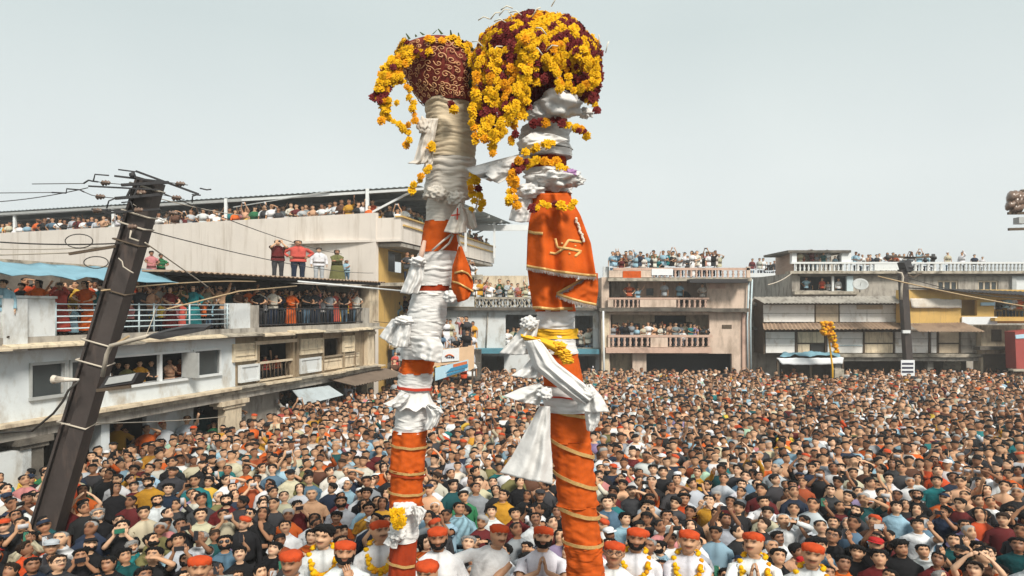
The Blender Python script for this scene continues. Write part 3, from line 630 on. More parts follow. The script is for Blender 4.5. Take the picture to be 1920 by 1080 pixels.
for x in (1744, 1571): pbox(T, tb, 'shop_pillar', x-5, 678, x+6, 720, -.5, -.1, concrete)
m = MB(); a = ts(1818); 
for k in range(1): m.lathe(T.w(a, tz(690), -1.59), [(.55,0),(.55,.03)], 20, (T.u, T.Z, T.n))
m.build('arch_panel', slab_mat, tb)
# ---- ochre house stepping out at the end of the row
O_ = frontal(38.6); os_ = lambda x: O_.sz(x, 600)[0]; oz = lambda y: O_.sz(960, y)[1]
oc = empty('ochre_house', (24, 38.6, 0), 'ochre painted house with canvas blind and brown tilted awning', 'house')
m = MB(); O_.wall(m, os_(1702), os_(1990), oz(606), oz(543), [O_.px(1802,562,1832,592), O_.px(1864,562,1990,594)], .2); O_.shell(m, os_(1702), os_(1990), oz(606), oz(543), 1.2); m.build('wall', ochre_wall, oc)
m = MB(); sheet(m, (O_.w(os_(1704),oz(559),.12),O_.w(os_(1800),oz(561),.12),O_.w(os_(1799),oz(578),.2),O_.w(os_(1706),oz(577),.2)),18,5,.0,.05,(0,.02,0)); m.build('canvas_blind', cream_cloth, oc)
pbox(O_, oc, 'white_sheet', 1804, 594, 1870, 608, .05, .12, banner_white); pbox(O_, oc, 'ledge', 1866, 596, 1990, 602, 0, .5, ochre_wall); pbox(O_, oc, 'cloth', 1840, 567, 1866, 573, .1, .18, banner_pale)
m = MB(); corrugated(m, P(1700,540,38.6), P(1990,549,38.6), P(1990,558,37.6), P(1790,545,37.6), 30, .05); m.build('roof', iron, oc)
m = MB(); corrugated(m, P(1702,607,38.5), P(1805,605,38.5), P(1846,622,37.3), P(1722,622,37.3), 20, .05); m.build('awning', rust_sheet, oc)
pbox(O_, oc, 'lower_wall', 1840, 610, 1990, 720, -1.6, -.9, cream_wall); pbox(O_, oc, 'window', 1860, 618, 1878, 640, -.9, -.84, wood_dark); pbox(O_, oc, 'window', 1886, 632, 1905, 645, -.9, -.84, shade_dark); pbox(O_, oc, 'low_roof', 1838, 650, 1990, 656, -.9, -.3, dark_slab); pbox(O_, oc, 'doorway', 1845, 664, 1895, 700, -.9, -.84, wood_dark)
kb = empty('red_kiosk', P(1925, 690, 36.5), 'dull red painted kiosk wall at the far right end of the square', 'kiosk')
m = MB(); m.hexa([P(1903,622,37.5),P(2000,612,37.5),P(2000,694,37.5),P(1906,692,37.5)], (0,.8,0)); m.build('panel_wall', paint_red, kb)
m = MB(); m.hexa([P(1904,628,37.46),P(1925,626,37.46),P(1925,634,37.46),P(1905,635,37.46)], (0,.04,0)); m.build('sign_strip', banner_pale, kb)
m = MB(); m.bar(P(1895,694,37.2), P(2000,694,37.2), .4, .1); m.build('counter', slab_mat, kb)
# dish on the concrete house
dd = empty('satellite_dish', P(1612, 545, 43), 'white satellite dish tilted beside the concrete house terrace', 'satellite dish')
q = Vector((-.25,-.75,.6)).normalized(); qx = q.cross(Vector((0,0,1))).normalized(); qy = q.cross(qx)
m = MB(); m.lathe(P(1613,535,43), [(.02,0),(.2,.02),(.35,.06),(.46,.12),(.45,.14),(.34,.08),(.2,.04),(.02,.02)], 20, (qx*1.0, qy, q)); m.build('dish', frame_grey, dd)
m = MB(); m.tube([P(1613,536,43.05), P(1612,548,43.2)], .04, 6); m.tube([P(1613,536,43), P(1613,536,43)+q*.4], .015, 5); m.build('mount', frame_grey, dd)
# tarpaulin stall
stl = empty('tarpaulin_stall', (16.5, 38, 0), 'low street stall with blue tarpaulin top and white cloth valance', 'stall')
m = MB(); sheet(m, (P(1462,668,38.0),P(1576,667,38.0),P(1570,661,39.2),P(1468,661,39.2)),30,6,-.12,.14,seed=9); m.build('tarpaulin', tarp_blue, stl)
m = MB(); sheet(m, (P(1456,672,37.9),P(1582,671,37.9),P(1580,683,37.85),P(1466,684,37.85)),30,4,0,.05,(0,.02,0),seed=4); m.build('valance', banner_white, stl)
for x in (1458,1580,1520): 
    p = P(x,670,38); m = MB(); m.bar(p, Vector((p.x,p.y,0)), .09); m.build('post', wood_dark, stl)
m = MB(); p = P(1570,690,37.8); m.box((p.x,p.y,.85), .25,.25,.85); m.build('gate_pier', slab_mat, stl)

# ---- street pole on the far side with its plate
fp = empty('street_pole', (P(1700,600,37).x, 37, 0), 'brown street pole standing before the timber shop with white plate', 'utility pole')
pt, pb = P(1692,505,37), P(1703,690,37); pb0 = pb+(pb-pt)*.32
m = MB(); ax = ((pb-pt).normalized(), Vector((1,0,0)), Vector((0,1,0)))
m.bar(pb0, pt, .38, .34); m.build('shaft', pole_iron, fp)
for (x0,y0,x1,y1,wd) in ((1662,480,1716,484,.1),(1694,484,1752,481,.1),(1690,508,1712,520,.08),(1712,520,1728,512,.07)):
    m = MB(); m.bar(P(x0,y0,36.95), P(x1,y1,36.95), wd); m.build('cross_arm', wood_dark, fp)
m = MB(); m.tube([P(1682,511,36.8),P(1690,512,36.8),P(1693,520,36.8),P(1690,540,36.8),P(1690,562,36.8)], .06, 6); m.build('conduit', wire_pale, fp)
for (x,y,s) in ((1664,482,.16),(1750,482,.18),(1735,487,.14),(1703,500,.3)):
    m = MB(); c = P(x,y,36.9); m.lathe(c-Vector((0,0,s)), [(s*.5,0),(s*.6,s*.6),(s*.9,s*.7),(s*.9,s*1.1),(s*.5,s*1.2),(s*.5,s*1.9)], 8); m.build('insulator', iron, fp)
m = MB(); m.bar(P(1694,490,36.9), P(1700,508,36.95), .5, .4); m.build('switch_box', iron, fp)
m = MB(); m.bar(P(1692,622,36.75), P(1706,622,36.75), .12, .16); m.build('lamp_box', frame_white, fp)
m = MB(); c = P(1702,690,36.7); m.box(c, .36, .02, .42); m.build('plate', banner_white, fp)
for k in range(3):
    m = MB(); c = P(1702,682+k*7.5,36.67); m.box(c, .30, .008, .05); m.build('plate_line', ink, fp)
# marigold staff over the stall
mst = empty('marigold_staff', (P(1557,690,36.8).x, 36.8, 0), 'slim staff hung with orange marigold bunch beside the blue stall', 'staff')
m = MB(); m.tube([Vector((P(1561,690,36.8).x,36.8,0)), P(1561,690,36.8), P(1553,625,36.8), P(1548,608,36.8)], .05, 6); m.build('staff', yellow_cloth, mst)
def icoblob(mb, c, rx, ry, rz, amp=.2, fr=3, seed=0, n=10):
    c = Vector(c); vs = []; 
    for i in range(n+1):
        t = PI*i/n
        for j in range(2*n):
            a = PI*j/n; d = Vector((math.sin(t)*math.cos(a), math.sin(t)*math.sin(a), math.cos(t)))
            k = 1+amp*mnoise.noise(d*fr+Vector((seed,seed*2.3,0)))-amp*.5*abs(mnoise.noise(d*fr*2.1+Vector((seed,0,1))))
            if n > 12: k += amp*.12*(.35-abs(mnoise.noise(Vector((d.x*fr*2.2,d.y*fr*2.2,d.z*fr*3.4))+Vector((seed*3,1,seed))))*1.5)-amp*.02*abs(mnoise.noise(d*fr*5+Vector((seed,3,1))))
            vs.append(c+Vector((d.x*rx*k, d.y*ry*k, d.z*rz*k)))
    mb.add(vs, [(i*2*n+j, i*2*n+(j+1)%(2*n), (i+1)*2*n+(j+1)%(2*n), (i+1)*2*n+j) for i in range(n) for j in range(2*n)], True)
br_ = random.Random(4); m = MB()
for (x,y,s,n_) in ((1550,616,.42,34),(1541,611,.26,14),(1557,627,.30,18),(1561,638,.2,10),(1565,648,.16,8),(1568,658,.10,4)):
    for k in range(n_):
        d = Vector((br_.uniform(-1,1), br_.uniform(-1,.5), br_.uniform(-1,1)))
        m.mi = 0 if br_.random() < .6 else 1; icoblob(m, P(x,y,36.7)+d*s*.75, .11, .11, .09, .5, 4, k, 4)
m.build('marigold_bunch', [petal_o, petal_y], mst, kind='stuff')
# pole top cut by the edge of the view
rp = empty('transformer_pole', (P(1945,600,25).x, 25, 0), 'dark pole top with stacked brown insulators above the right hand houses', 'utility pole')
p = P(1944,400,25); m = MB(); m.bar(Vector((p.x,p.y,0)), P(1944,352,25), .26, .26); m.build('shaft', iron, rp)
for (x,y,s) in ((1903,370,.24),(1910,380,.26),(1898,386,.2),(1907,392,.22),(1915,372,.22)):
    m = MB(); m.lathe(P(x,y,24.8)-Vector((s,0,0)), [(s*.3,0),(s*.95,s*.3),(s*.5,s*.6),(s*.95,s*.9),(s*.5,s*1.2),(s*.8,s*1.6),(s*.2,s*2)], 9, (Vector((0,1,0)), Vector((.1,0,1)), Vector((1,0,.15)))); m.build('insulator', ceramic, rp)
for (y0,y1,x0) in ((400,399,1890),(430,428,1891),(358,356,1914)):
    m = MB(); m.bar(P(x0,y0,24.8), P(1960,y1,24.8), .09); m.build('cross_arm', wood_dark, rp)
m = MB(); m.bar(P(1913,408,24.9), P(1913,420,24.9), .3, .3); m.build('fuse_box', frame_grey, rp)

# ------------------------------------------------------------------ the leaning electric pole at the near left
lp_t, lp_b = P(281,338,11.8), P(97,955,12.0); lp_0 = lp_b+(lp_b-lp_t)*((lp_b.z)/(lp_t.z-lp_b.z))
lp = empty('electric_pole', lp_0, 'tall leaning brown iron electric pole with cross arms and insulators', 'utility pole')
ax_d = (lp_t-lp_0).normalized(); ax_x = Vector((1,.12,0)); ax_x = (ax_x-ax_d*ax_x.dot(ax_d)).normalized(); ax_y = ax_d.cross(ax_x)
if ax_y.y > 0: ax_y = -ax_y
L_ = (lp_t-lp_0).length
def lpp(t, x, y=0): return lp_0+ax_d*(t*L_)+ax_x*x+ax_y*y
def wid(t): return .235-.045*t
m = MB()
sec = lambda t: [lpp(t,-wid(t),.12),lpp(t,-wid(t)+.04,.12),lpp(t,-wid(t)+.04,.02),lpp(t,-.03,.02),lpp(t,-.03,.2),lpp(t,wid(t),.2),lpp(t,wid(t),-.2),lpp(t,-wid(t),-.2)]
s0_, s1_ = sec(0), sec(1); k = len(s0_)
m.add(s0_+s1_, [tuple(range(k)), tuple(range(k,2*k))]+[(i,(i+1)%k,k+(i+1)%k,k+i) for i in range(k)], False); m.build('shaft', pole_iron, lp)
def tpx(y):                                   # parameter along the shaft for a picture row
    a, b = 0.0, 1.0
    for _ in range(30):
        c = (a+b)/2; q = lpp(c,0); yy = HZ-(q.z-HC)*FPX/q.y
        if yy > y: a = c
        else: b = c
    return a
for y in (352, 402, 424, 455, 545, 640, 678, 792):
    t = tpx(y); m = MB(); h = .02
    m.tube([lpp(t,-wid(t)-.015,.22),lpp(t,wid(t)+.015,.22),lpp(t,wid(t)+.015,-.22),lpp(t,-wid(t)-.015,-.22),lpp(t,-wid(t)-.015,.22)], .016, 5); m.build('band', wood_dark if y % 2 else wire_pale, lp)
def lbar(x0,y0,x1,y1,w_,mat=iron,name='cross_arm',Y=11.5,Y1=None):
    m = MB(); m.bar(P(x0,y0,Y), P(x1,y1,Y1 or Y), w_); return m.build(name, mat, lp)
lbar(228,347,316,342,.045); lbar(216,372,300,365,.045); lbar(255,321,372,364,.035,iron,'long_arm'); lbar(166,349,300,356,.025)
lbar(215,330,300,340,.03); lbar(238,369,246,353,.03); lbar(195,400,300,392,.03); lbar(130,476,216,462,.045,wood_dark,'wooden_arm')
lbar(262,345,250,371,.03); lbar(172,392,232,396,.025); lbar(360,365,376,366,.02)
def ins(x, y, s=.05, Y=11.5, mat=ceramic):
    m = MB(); c = P(x,y,Y); u = Vector((1,0,.05)).normalized(); v = Vector((0,0,1)); n_ = u.cross(v)
    m.lathe(c-u*s*1.6, [(s*.25,0),(s*.55,s*.3),(s,s*.7),(s*.45,s*1.2),(s*1.0,s*1.7),(s*.45,s*2.2),(s*.8,s*2.6),(s*.25,s*3.2)], 9, (n_, v, u)); m.build('insulator', mat, lp)
for x,y in ((198,343),(188,369),(338,345),(331,371),(183,395),(324,400),(248,425),(260,394),(265,361)): ins(x, y)
def wirepart(pts, r, mat=iron, name='bracket_wire', Y=11.45):
    m = MB(); m.tube([P(x,y,Y) for x,y in pts], r, 5); m.build(name, mat, lp)
wirepart([(157,344),(166,338),(175,340),(184,341)], .014); wirepart([(175,340),(178,327),(204,329)], .012); wirepart([(250,328),(253,322),(222,318)], .012); wirepart([(245,330),(252,327)], .05)
wirepart([(97,361),(124,362),(125,354),(150,356),(158,360)], .012); wirepart([(200,391),(204,377),(216,372)], .012); wirepart([(228,380),(245,378),(250,392)], .012)
wirepart([(372,364),(361,368),(360,380)], .012); wirepart([(375,353),(388,356),(396,355)], .012)
for pts in ([(184,341),(198,343),(232,346)],[(158,360),(172,366),(188,369),(220,372)],[(316,342),(338,345),(352,347)],[(300,364),(331,371),(346,374)],[(175,393),(183,395),(200,397)],[(300,395),(324,400),(345,404)],[(-20,362),(97,361)],[(60,345),(157,344)]):
    wirepart(pts, .007, wire_mat, 'line_wire')
for cx_,cy_,rx_,ry_ in ((148,452,26,13),(180,492,23,11),(125,418,19,9)):
    wirepart([(cx_+rx_*math.cos(a), cy_+ry_*math.sin(a)) for a in np.linspace(0,2*PI,22)], .009, wire_mat, 'wire_loop')
wirepart([(222,484),(229,490),(231,500),(243,508),(250,512)], .012, wire_pale, 'wire_tail'); wirepart([(246,432),(243,446),(260,452)], .016, wire_pale, 'wire_tail')
# floodlight, lamp arm and small fitting on the pole
fl = empty('floodlight', P(225, 712, 11.4), 'rectangular floodlight with pale reflector clamped to the leaning pole', 'floodlight')
m = MB(); m.hexa([P(186,728,11.3),P(250,718,11.3),P(262,698,11.3),P(200,706,11.3)], (0.03,.22,-.03)); m.build('housing', iron, fl)
m = MB(); m.hexa([P(196,722,11.28),P(246,714,11.28),P(254,700,11.28),P(204,708,11.28)], (0,.016,0)); m.build('reflector', frame_grey, fl)
m = MB(); m.bar(P(182,732,11.3), P(245,725,11.3), .05); m.build('bracket', wood_dark, fl)
la = empty('street_lamp', P(203,690,11.4), 'curved pale lamp arm with slim dark lamp head reaching right from the leaning pole', 'street lamp')
m = MB(); m.tube([P(192,706,11.4),P(200,665,11.35),P(208,648,11.3),P(225,644,11.2),P(255,636,11.1),P(278,630,11.0)], .035, 7); m.build('arm', wire_pale, la)
m = MB(); m.hexa([P(273,632,10.95),P(300,624,10.9),P(345,614,10.8),P(386,614,10.75),P(384,620,10.75),P(345,628,10.8),P(300,637,10.9)], (.02,.18,.05)); m.build('lamp_head', iron, la)
m = MB(); m.bar(P(212,648,11.25), P(242,630,11.2), .03); m.build('stay', bamboo, la)
fx = empty('speaker_horn', P(112,714,11.5), 'small cream horn fitting with trailing cable on the leaning pole', 'fitting')
m = MB(); m.lathe(P(148,712,11.4), [(.02,0),(.03,.1),(.045,.28),(.075,.38),(.07,.39),(.03,.15)], 10, (Vector((0,1,0)), Vector((0,0,1)), Vector((-1,-.2,.03)).normalized())); m.build('horn', cream_cloth, fx)
m = MB(); m.tube([P(148,714,11.4),P(128,732,11.4),P(118,752,11.4),P(100,775,11.45),P(60,808,11.6),P(0,812,12)], .02, 5); m.build('cable', wire_mat, fx)
# overhead wires
def wire(p0, p1, sag, r, label, mat=wire_mat):
    a, b = P(*p0), P(*p1); m = MB()
    m.tube([a*(1-t)+b*t-Vector((0,0,sag*4*t*(1-t))) for t in np.linspace(0,1,14)], r, 4); tag(m.build('overhead_wire', mat), label, 'wire', 'overhead wires')
W = [((300,360,11.5),(640,476,30),.15,.010,'thin wire from pole top across the blank upper wall',wire_mat),
 ((262,362,11.4),(456,404,20),.05,.009,'pale twisted wire dropping right from under the top cross arm',wire_pale),
 ((250,383,11.4),(330,420,15),.05,.008,'short pale wire curving right below the second cross arm',wire_pale),
 ((272,455,11.5),(390,538,15.5),.0,.015,'straight pale stay wire running down from pole to balcony front',wire_pale),
 ((248,425,11.5),(700,512,31),.2,.010,'low thin wire crossing the blank wall above the standing men',wire_mat),
 ((190,545,11.4),(480,528,19),-.06,.014,'thick brown cable across the balcony just under the roof edge',bamboo),
 ((0,454,12),(230,456,11.6),.03,.012,'level wire left of the pole in front of upper wall',wire_mat),
 ((0,467,12.5),(215,462,11.6),.02,.010,'faint wire just beneath the level wire left of the pole',wire_pale),
 ((0,478,12.5),(130,474,11.9),.0,.012,'pale wire ending at the wooden arm of the pole',wire_pale),
 ((165,352,11.5),(-40,380,13),.05,.008,'thin wire leaving the top cross arm towards the canopy edge',wire_mat),
 ((115,795,11.6),(430,780,22),.05,.010,'thin wire along the cornice above the dark arcade',wire_pale),
 ((1646,518,30),(1990,585,30),.1,.03,'thick pale cable slanting down before the ochre house',bamboo),
 ((1700,520,36.5),(1960,560,34),.3,.02,'thin dark wire from far street pole over the ochre roof',wire_mat),
 ((1440,534,34),(1485,512,40),.1,.03,'pale wire slanting up beside the brick end wall',wire_pale),
 ((700,602,20),(780,606,20),.03,.008,'thin wire crossing behind the white wrapped pole',wire_mat)]
for q in W: wire(q[0],q[1],q[2],q[3],q[4],q[5])
# ------------------------------------------------------------------ the two festival poles
def marigold_mesh(name, mat):
    m = MB(); fr_ = random.Random(len(mat.name)); m.lathe((0,0,0), [(.25,-.5),(.62,-.25),(.66,.05),(.45,.3),(.1,.38)], 8)
    for el, n, ln, wd_ in ((-20,11,1.0,.34),(12,11,1.02,.36),(40,9,.88,.34),(66,6,.74,.30),(86,3,.6,.26)):
        for j in range(n):
            a = 2*PI*(j+fr_.uniform(-.25,.25))/n+el; e_ = R(el+fr_.uniform(-14,14)); L = ln*fr_.uniform(.85,1.12)
            d = Vector((math.cos(a)*math.cos(e_), math.sin(a)*math.cos(e_), math.sin(e_)*.8)); t = Vector((-math.sin(a), math.cos(a), 0)); k = fr_.uniform(-.1,.1)
            p0, p1, p2 = d*.40, d*(L*.8)+Vector((0,0,.05)), d*L+Vector((0,0,-.10+k))
            m.add([p0-t*wd_*.3, p0+t*wd_*.3, p1+t*wd_*.62+Vector((0,0,k)), p1-t*wd_*.62, p2+t*wd_*.4, p2-t*wd_*.4], [(0,1,2,3),(3,2,4,5)], True)
    return m.mesh(name, mat), m
FL = {c: marigold_mesh('marigold', mt) for c, mt in (('y',petal_y),('o',petal_o),('m',petal_m))}
class Pole:
    def __init__(s, name, line, Y, label):
        s.line = line; s.Y = Y; s.root = empty(name, (P(s_c(line,1400), 800, Y).x, Y, 0), label, 'festival pole')
        s.nfl = 0; s.rest = MB()
    def c(s, y): return s_c(s.line, y)
    def pt(s, y, th, hwpx, off=0.0):
        r = hwpx*s.Y/FPX+off; p = P(s.c(y), y, s.Y); return p+Vector((r*math.sin(th), -r*math.cos(th), 0))
def s_c(line, y):
    if y <= line[0][0]: a, b = line[0], line[1]
    elif y >= line[-1][0]: a, b = line[-2], line[-1]
    else:
        for a, b in zip(line, line[1:]):
            if a[0] <= y <= b[0]: break
    t = (y-a[0])/(b[0]-a[0]); return a[1]+(b[1]-a[1])*t
def band(pole, name, y0, y1, h0, h1, mat, style='wrap', amp=.022, wd=9, tilt=5, flare=0, seed=0, label=None):
    rr = random.Random(seed+int(y0)*13); b = [y0-40]; am = []
    while b[-1] < y1+40: b.append(b[-1]+wd*.72*rr.uniform(.45,1.9)); am.append(rr.uniform(.45,1.25))
    step = 1.25 if style in ('wrap','loose') else 2.2
    nr_ = max(4, int((y1-y0)/step)); ns = 44; vs = []; ph = rr.uniform(0,6)
    for i in range(nr_+1):
        t = i/nr_; y = y0+(y1-y0)*t; h = h0+(h1-h0)*t
        if flare: h += flare*t*t
        for j in range(ns):
            th = 2*PI*j/ns
            d = Vector((math.sin(th), math.cos(th), 0))
            nzv = mnoise.noise(Vector((d.x*1.4+seed, d.y*1.4+ph, y*.022)))
            r = 0
            if style in ('wrap','loose'):
                yy = y+tilt*math.sin(th+ph)+tilt*2.2*nzv+2.2*mnoise.noise(Vector((d.x*3+seed, d.y*3, y*.05)))
                q = 0
                while q < len(am)-1 and b[q+1] < yy: q += 1
                f = min(max((yy-b[q])/(b[q+1]-b[q]), 0), 1)
                loc = mnoise.noise(Vector((d.x*1.1+q*7.3, d.y*1.1, q*3.1)))
                r = amp*.62*am[q]*(max(math.sin(PI*f),0)**.5)*(1+1.3*loc)+.016*nzv
                r += .005*mnoise.noise(Vector((d.x*1.6+seed, d.y*1.6, (y+10*d.x*math.sin(q*2.1))*.34)))+.004*mnoise.noise(Vector((d.x*4+seed, d.y*4, y*.7)))
                if style == 'loose': r += .03*mnoise.noise(Vector((d.x*3, d.y*3, y*.05+seed)))
            elif style == 'smooth':
                wr = mnoise.noise(Vector((d.x*3.2+seed, d.y*3.2, y*.012)))+.7*mnoise.noise(Vector((d.x*2+seed, d.y*2, (y+16*d.x)*.11)))+1.1*(.3-abs(mnoise.noise(Vector((d.x*1.3+seed, d.y*1.3, (y-22*d.x+9*d.y)*.075)))))
                edge = math.exp(-min(t,1-t)*(y1-y0)/9)
                r = amp*.75*wr*(1+edge)+.006*math.sin(th*9+ph+y*.01)*edge
            elif style == 'pleat':
                r = amp*(abs(math.sin(th*4.5+ph+1.2*nzv))-.4)*(.35+.65*t)*(1+.5*nzv)
            yq = y
            if style == 'pleat' and i == nr_: yq = y+4*math.sin(th*9+ph)
            vs.append(pole.pt(yq, th, h, r))
    m = MB(); m.add(vs, [(i*ns+j, i*ns+(j+1)%ns, (i+1)*ns+(j+1)%ns, (i+1)*ns+j) for i in range(nr_) for j in range(ns)]+[tuple(range(ns)), tuple(nr_*ns+j for j in range(ns))[::-1]], True)
    o = m.build(name, mat, pole.root)
    if label: o['label'] = label
    return o
def ribbon(pole, yc, hw, tilt, h, mat=gold, ph=0, name='ribbon', off=.010):
    m = MB(); ns = 48; g = [[], []]
    for j in range(ns+1):
        th = 2*PI*j/ns; y = yc+tilt*math.sin(th+ph)+1.5*mnoise.noise(Vector((math.sin(th)*2, math.cos(th)*2, yc)))
        g[0].append(pole.pt(y-h/2, th, hw, off)); g[1].append(pole.pt(y+h/2, th, hw, off))
    nn = [[a+(Vector((a.x-P(pole.c(yc),yc,pole.Y).x, a.y-pole.Y, 0)).normalized()*.006) for a in row] for row in g]
    m.grid(g, None); m.grid(nn, None)
    m.add([*g[0],*nn[0]], [(j,j+1,ns+2+j,ns+1+j) for j in range(ns)]); m.add([*g[1],*nn[1]], [(j,j+1,ns+2+j,ns+1+j) for j in range(ns)])
    return m.build(name, mat, pole.root)
def resample(poly, n):
    q = [Vector((a[0],a[1],0)) for a in poly]; L = [0]
    for a, b in zip(q, q[1:]): L.append(L[-1]+(b-a).length)
    res = []
    for i in range(n+1):
        t = L[-1]*i/n; k = 0
        while k < len(q)-2 and L[k+1] < t: k += 1
        f = 0 if L[k+1] == L[k] else (t-L[k])/(L[k+1]-L[k]); res.append(q[k]*(1-f)+q[k+1]*f)
    return res
def drape(parent, name, Lp, Rp, Y, mat, nf=3, amp=.03, bulge=.06, ph=0, nu=30, nv=22, thick=.012, rag=3, top=.25):
    Lq, Rq = resample(Lp, nv), resample(Rp, nv); g = []; sd = Lp[0][0]*.37
    for v in range(nv+1):
        t = v/nv; row = []
        for u in range(nu+1):
            f = u/nu; p = Lq[v]*(1-f)+Rq[v]*f
            nzv = mnoise.noise(Vector((f*2.2+sd, t*1.3, sd)))
            fold = math.sin(2*PI*nf*f+ph+1.6*nzv+.8*t)
            fold = fold*.75+.2*math.sin(4*PI*nf*f*.8+2*ph+t*2)+.25*mnoise.noise(Vector((f*3+sd, t*2.5, 7)))
            d = Y+amp*fold*(top+(1-top)*t)-bulge*math.sin(PI*f)+.02*mnoise.noise(Vector((f*5+sd, t*6, 1)))
            yy = p.y+(rag*.6*mnoise.noise(Vector((f*4+sd, 2, 3)))+rag*.3*fold)*(t**4)+2.5*math.sin(PI*f)*t
            row.append(P(p.x, yy, d))
        g.append(row)
    m = MB(); m.grid(g, (0, thick, 0)); o = m.build(name, mat, parent)
    return o, g
def bundle(parent, name, x, y, rx, ry, Y, mat, seed=0, amp=.40, fr=2.2):
    m = MB(); k = Y/FPX; icoblob(m, P(x,y,Y), rx*k, rx*k*.8, ry*k, amp, fr, seed, 26); return m.build(name, mat, parent)
def gridfind(g, x, y):
    best = None; bd = 1e9
    for row in g:
        for q in row:
            qx = 960+q.x*FPX/q.y; qy = HZ-(q.z-HC)*FPX/q.y; d = (qx-x)**2+(qy-y)**2
            if d < bd: bd = d; best = q
    return best.y
def flower(pole, parent, p, nrm, s, c):
    """one bloom facing nrm; past the limit it joins the one mass part"""
    q = Vector(nrm).normalized().to_track_quat('Z','Y') @ Matrix.Rotation(rnd.uniform(0,6), 3, 'Z').to_quaternion()
    if pole.nfl < 300 and parent is not None:
        o = bpy.data.objects.new('marigold', FL[c][0]); col.objects.link(o); o.parent = parent
        o.location = Vector(p)-ORG[parent.name]; o.rotation_mode = 'QUATERNION'; o.rotation_quaternion = q; o.scale = (s,s,s*rnd.uniform(.8,1.1)); pole.nfl += 1
    else:
        pole.rest.mi = 'yom'.index(c); src = FL[c][1]; pole.rest.add([Vector(p)+q @ (Vector(v)*s) for v in src.v], src.f, True); pole.rest.mi = 0
def garland(pole, pts, Y, cols, s=.041, wide=1, gap=10.5, jit=3.5):
    q = resample(pts, 60); L = sum((b-a).length for a, b in zip(q, q[1:])); n = max(2, int(L/gap)); q = resample(pts, n)
    m = MB(); m.tube([P(a.x,a.y,Y+.02) for a in q], .008, 5); go = m.build('garland', string_mat, pole.root)
    for i, a in enumerate(q):
        for k in range(wide):
            c = cols[(i//3) % len(cols)] if rnd.random() < .75 else rnd.choice('yyoom')
            x = a.x+(k-(wide-1)/2)*11.5+rnd.uniform(-jit,jit); y = a.y+rnd.uniform(-jit,jit)
            flower(pole, go, P(x, y, Y-rnd.uniform(0,.05)), (rnd.uniform(-.7,.7), -1, rnd.uniform(-.3,.8)), s*rnd.uniform(.78,1.25), c)
    return go
LPL = [(200,840),(260,850),(330,845),(420,829),(500,817),(600,799),(700,780),(830,767),(960,760),(1080,754),(1500,735)]
RPL = [(180,1040),(260,1020),(400,1036),(620,1042),(770,1064),(900,1078),(1080,1100),(1500,1140)]
LP = Pole('festival_pole', LPL, 7.1, 'tall festival pole wrapped in white cloth with maroon embroidered top and white skirt frill')
RP = Pole('festival_pole', RPL, 6.75, 'taller festival pole with big marigold dome and long orange flag')
# ---- left: bands from the top down
band(LP,'cloth_wrap',193,300,41,43,tan_cloth,amp=.026,wd=11,seed=1); band(LP,'cloth_wrap',300,372,43,42,cream_cloth,amp=.026,wd=10,seed=2)
band(LP,'cloth_wrap',370,418,34,32,cream_cloth,amp=.012,wd=8,seed=3); band(LP,'orange_cloth_band',416,474,33,35,orange_cloth,'smooth',.012,seed=4)
band(LP,'cloth_wrap',472,536,35,33,white_cloth,amp=.018,wd=13,tilt=3,seed=5); band(LP,'orange_cloth_band',534,548,32,32,dark_orange_cloth,'smooth',.008,seed=6)
band(LP,'cloth_wrap',546,604,33,36,white_cloth,amp=.02,wd=10,seed=7); band(LP,'cloth_wrap',602,672,35,33,white_cloth,amp=.018,wd=13,seed=8)
band(LP,'orange_cloth_band',666,700,29,31,orange_cloth,'loose',.022,12,seed=9); band(LP,'cloth_wrap',698,732,31,29,white_cloth,amp=.014,wd=7,seed=10)
ribbon(LP, 727, 30, 2, 5, red_thread); band(LP,'skirt_frill',729,762,27,28,white_cloth,'pleat',.028,flare=13,seed=11); band(LP,'cloth_wrap',755,810,28,29,white_cloth,amp=.018,wd=8,seed=12)
band(LP,'orange_cloth_band',806,880,31,32,orange_cloth,'smooth',.018,seed=13); band(LP,'orange_cloth_band',878,950,32,29,orange_cloth,'smooth',.018,seed=14)
for y, t in ((834,2),(881,3),(920,2)): ribbon(LP, y, 32.5, t, 4.5)
ribbon(LP, 887, 32.5, 4, 3, dark_orange_cloth)
band(LP,'cloth_wrap',940,1012,23,25,white_cloth,amp=.022,wd=14,seed=15); band(LP,'orange_cloth_band',1004,1500,24,30,dark_orange_cloth,'pleat',.03,seed=16); ribbon(LP, 1052, 27, 4, 5)
r = LP.root
drape(r,'hanging_cloth',[(800,222),(790,250),(776,300),(764,305)],[(822,222),(815,260),(806,300),(802,306)],6.85,cream_cloth,2,.03,.04)
bundle(r,'cloth_knot',795,236,13,15,6.82,cream_cloth,3); drape(r,'hanging_cloth',[(802,280),(795,310),(791,318)],[(812,282),(812,305),(808,318)],6.84,cream_cloth,1,.02,.03)
drape(r,'hanging_flag',[(862,380),(845,405),(832,434)],[(866,380),(876,410),(874,436)],6.78,cream_cloth,2,.03,.06,rag=2)
drape(r,'hanging_cloth',[(868,390),(872,420),(880,430)],[(876,388),(890,400),(895,425)],6.84,cream_cloth,2,.03,.04)
bundle(r,'cloth_knot',818,362,20,14,6.82,cream_cloth,8,.4,3); bundle(r,'cloth_knot',856,372,18,13,6.83,cream_cloth,11,.4,3)
m = MB(); m.tube([P(850,418,6.76),P(852,424,6.76)],.01,5); m.bar(P(846,404,6.70),P(862,402,6.70),.012); m.bar(P(858,390,6.70),P(857,412,6.70),.012); m.build('red_stitch', red_thread, r)
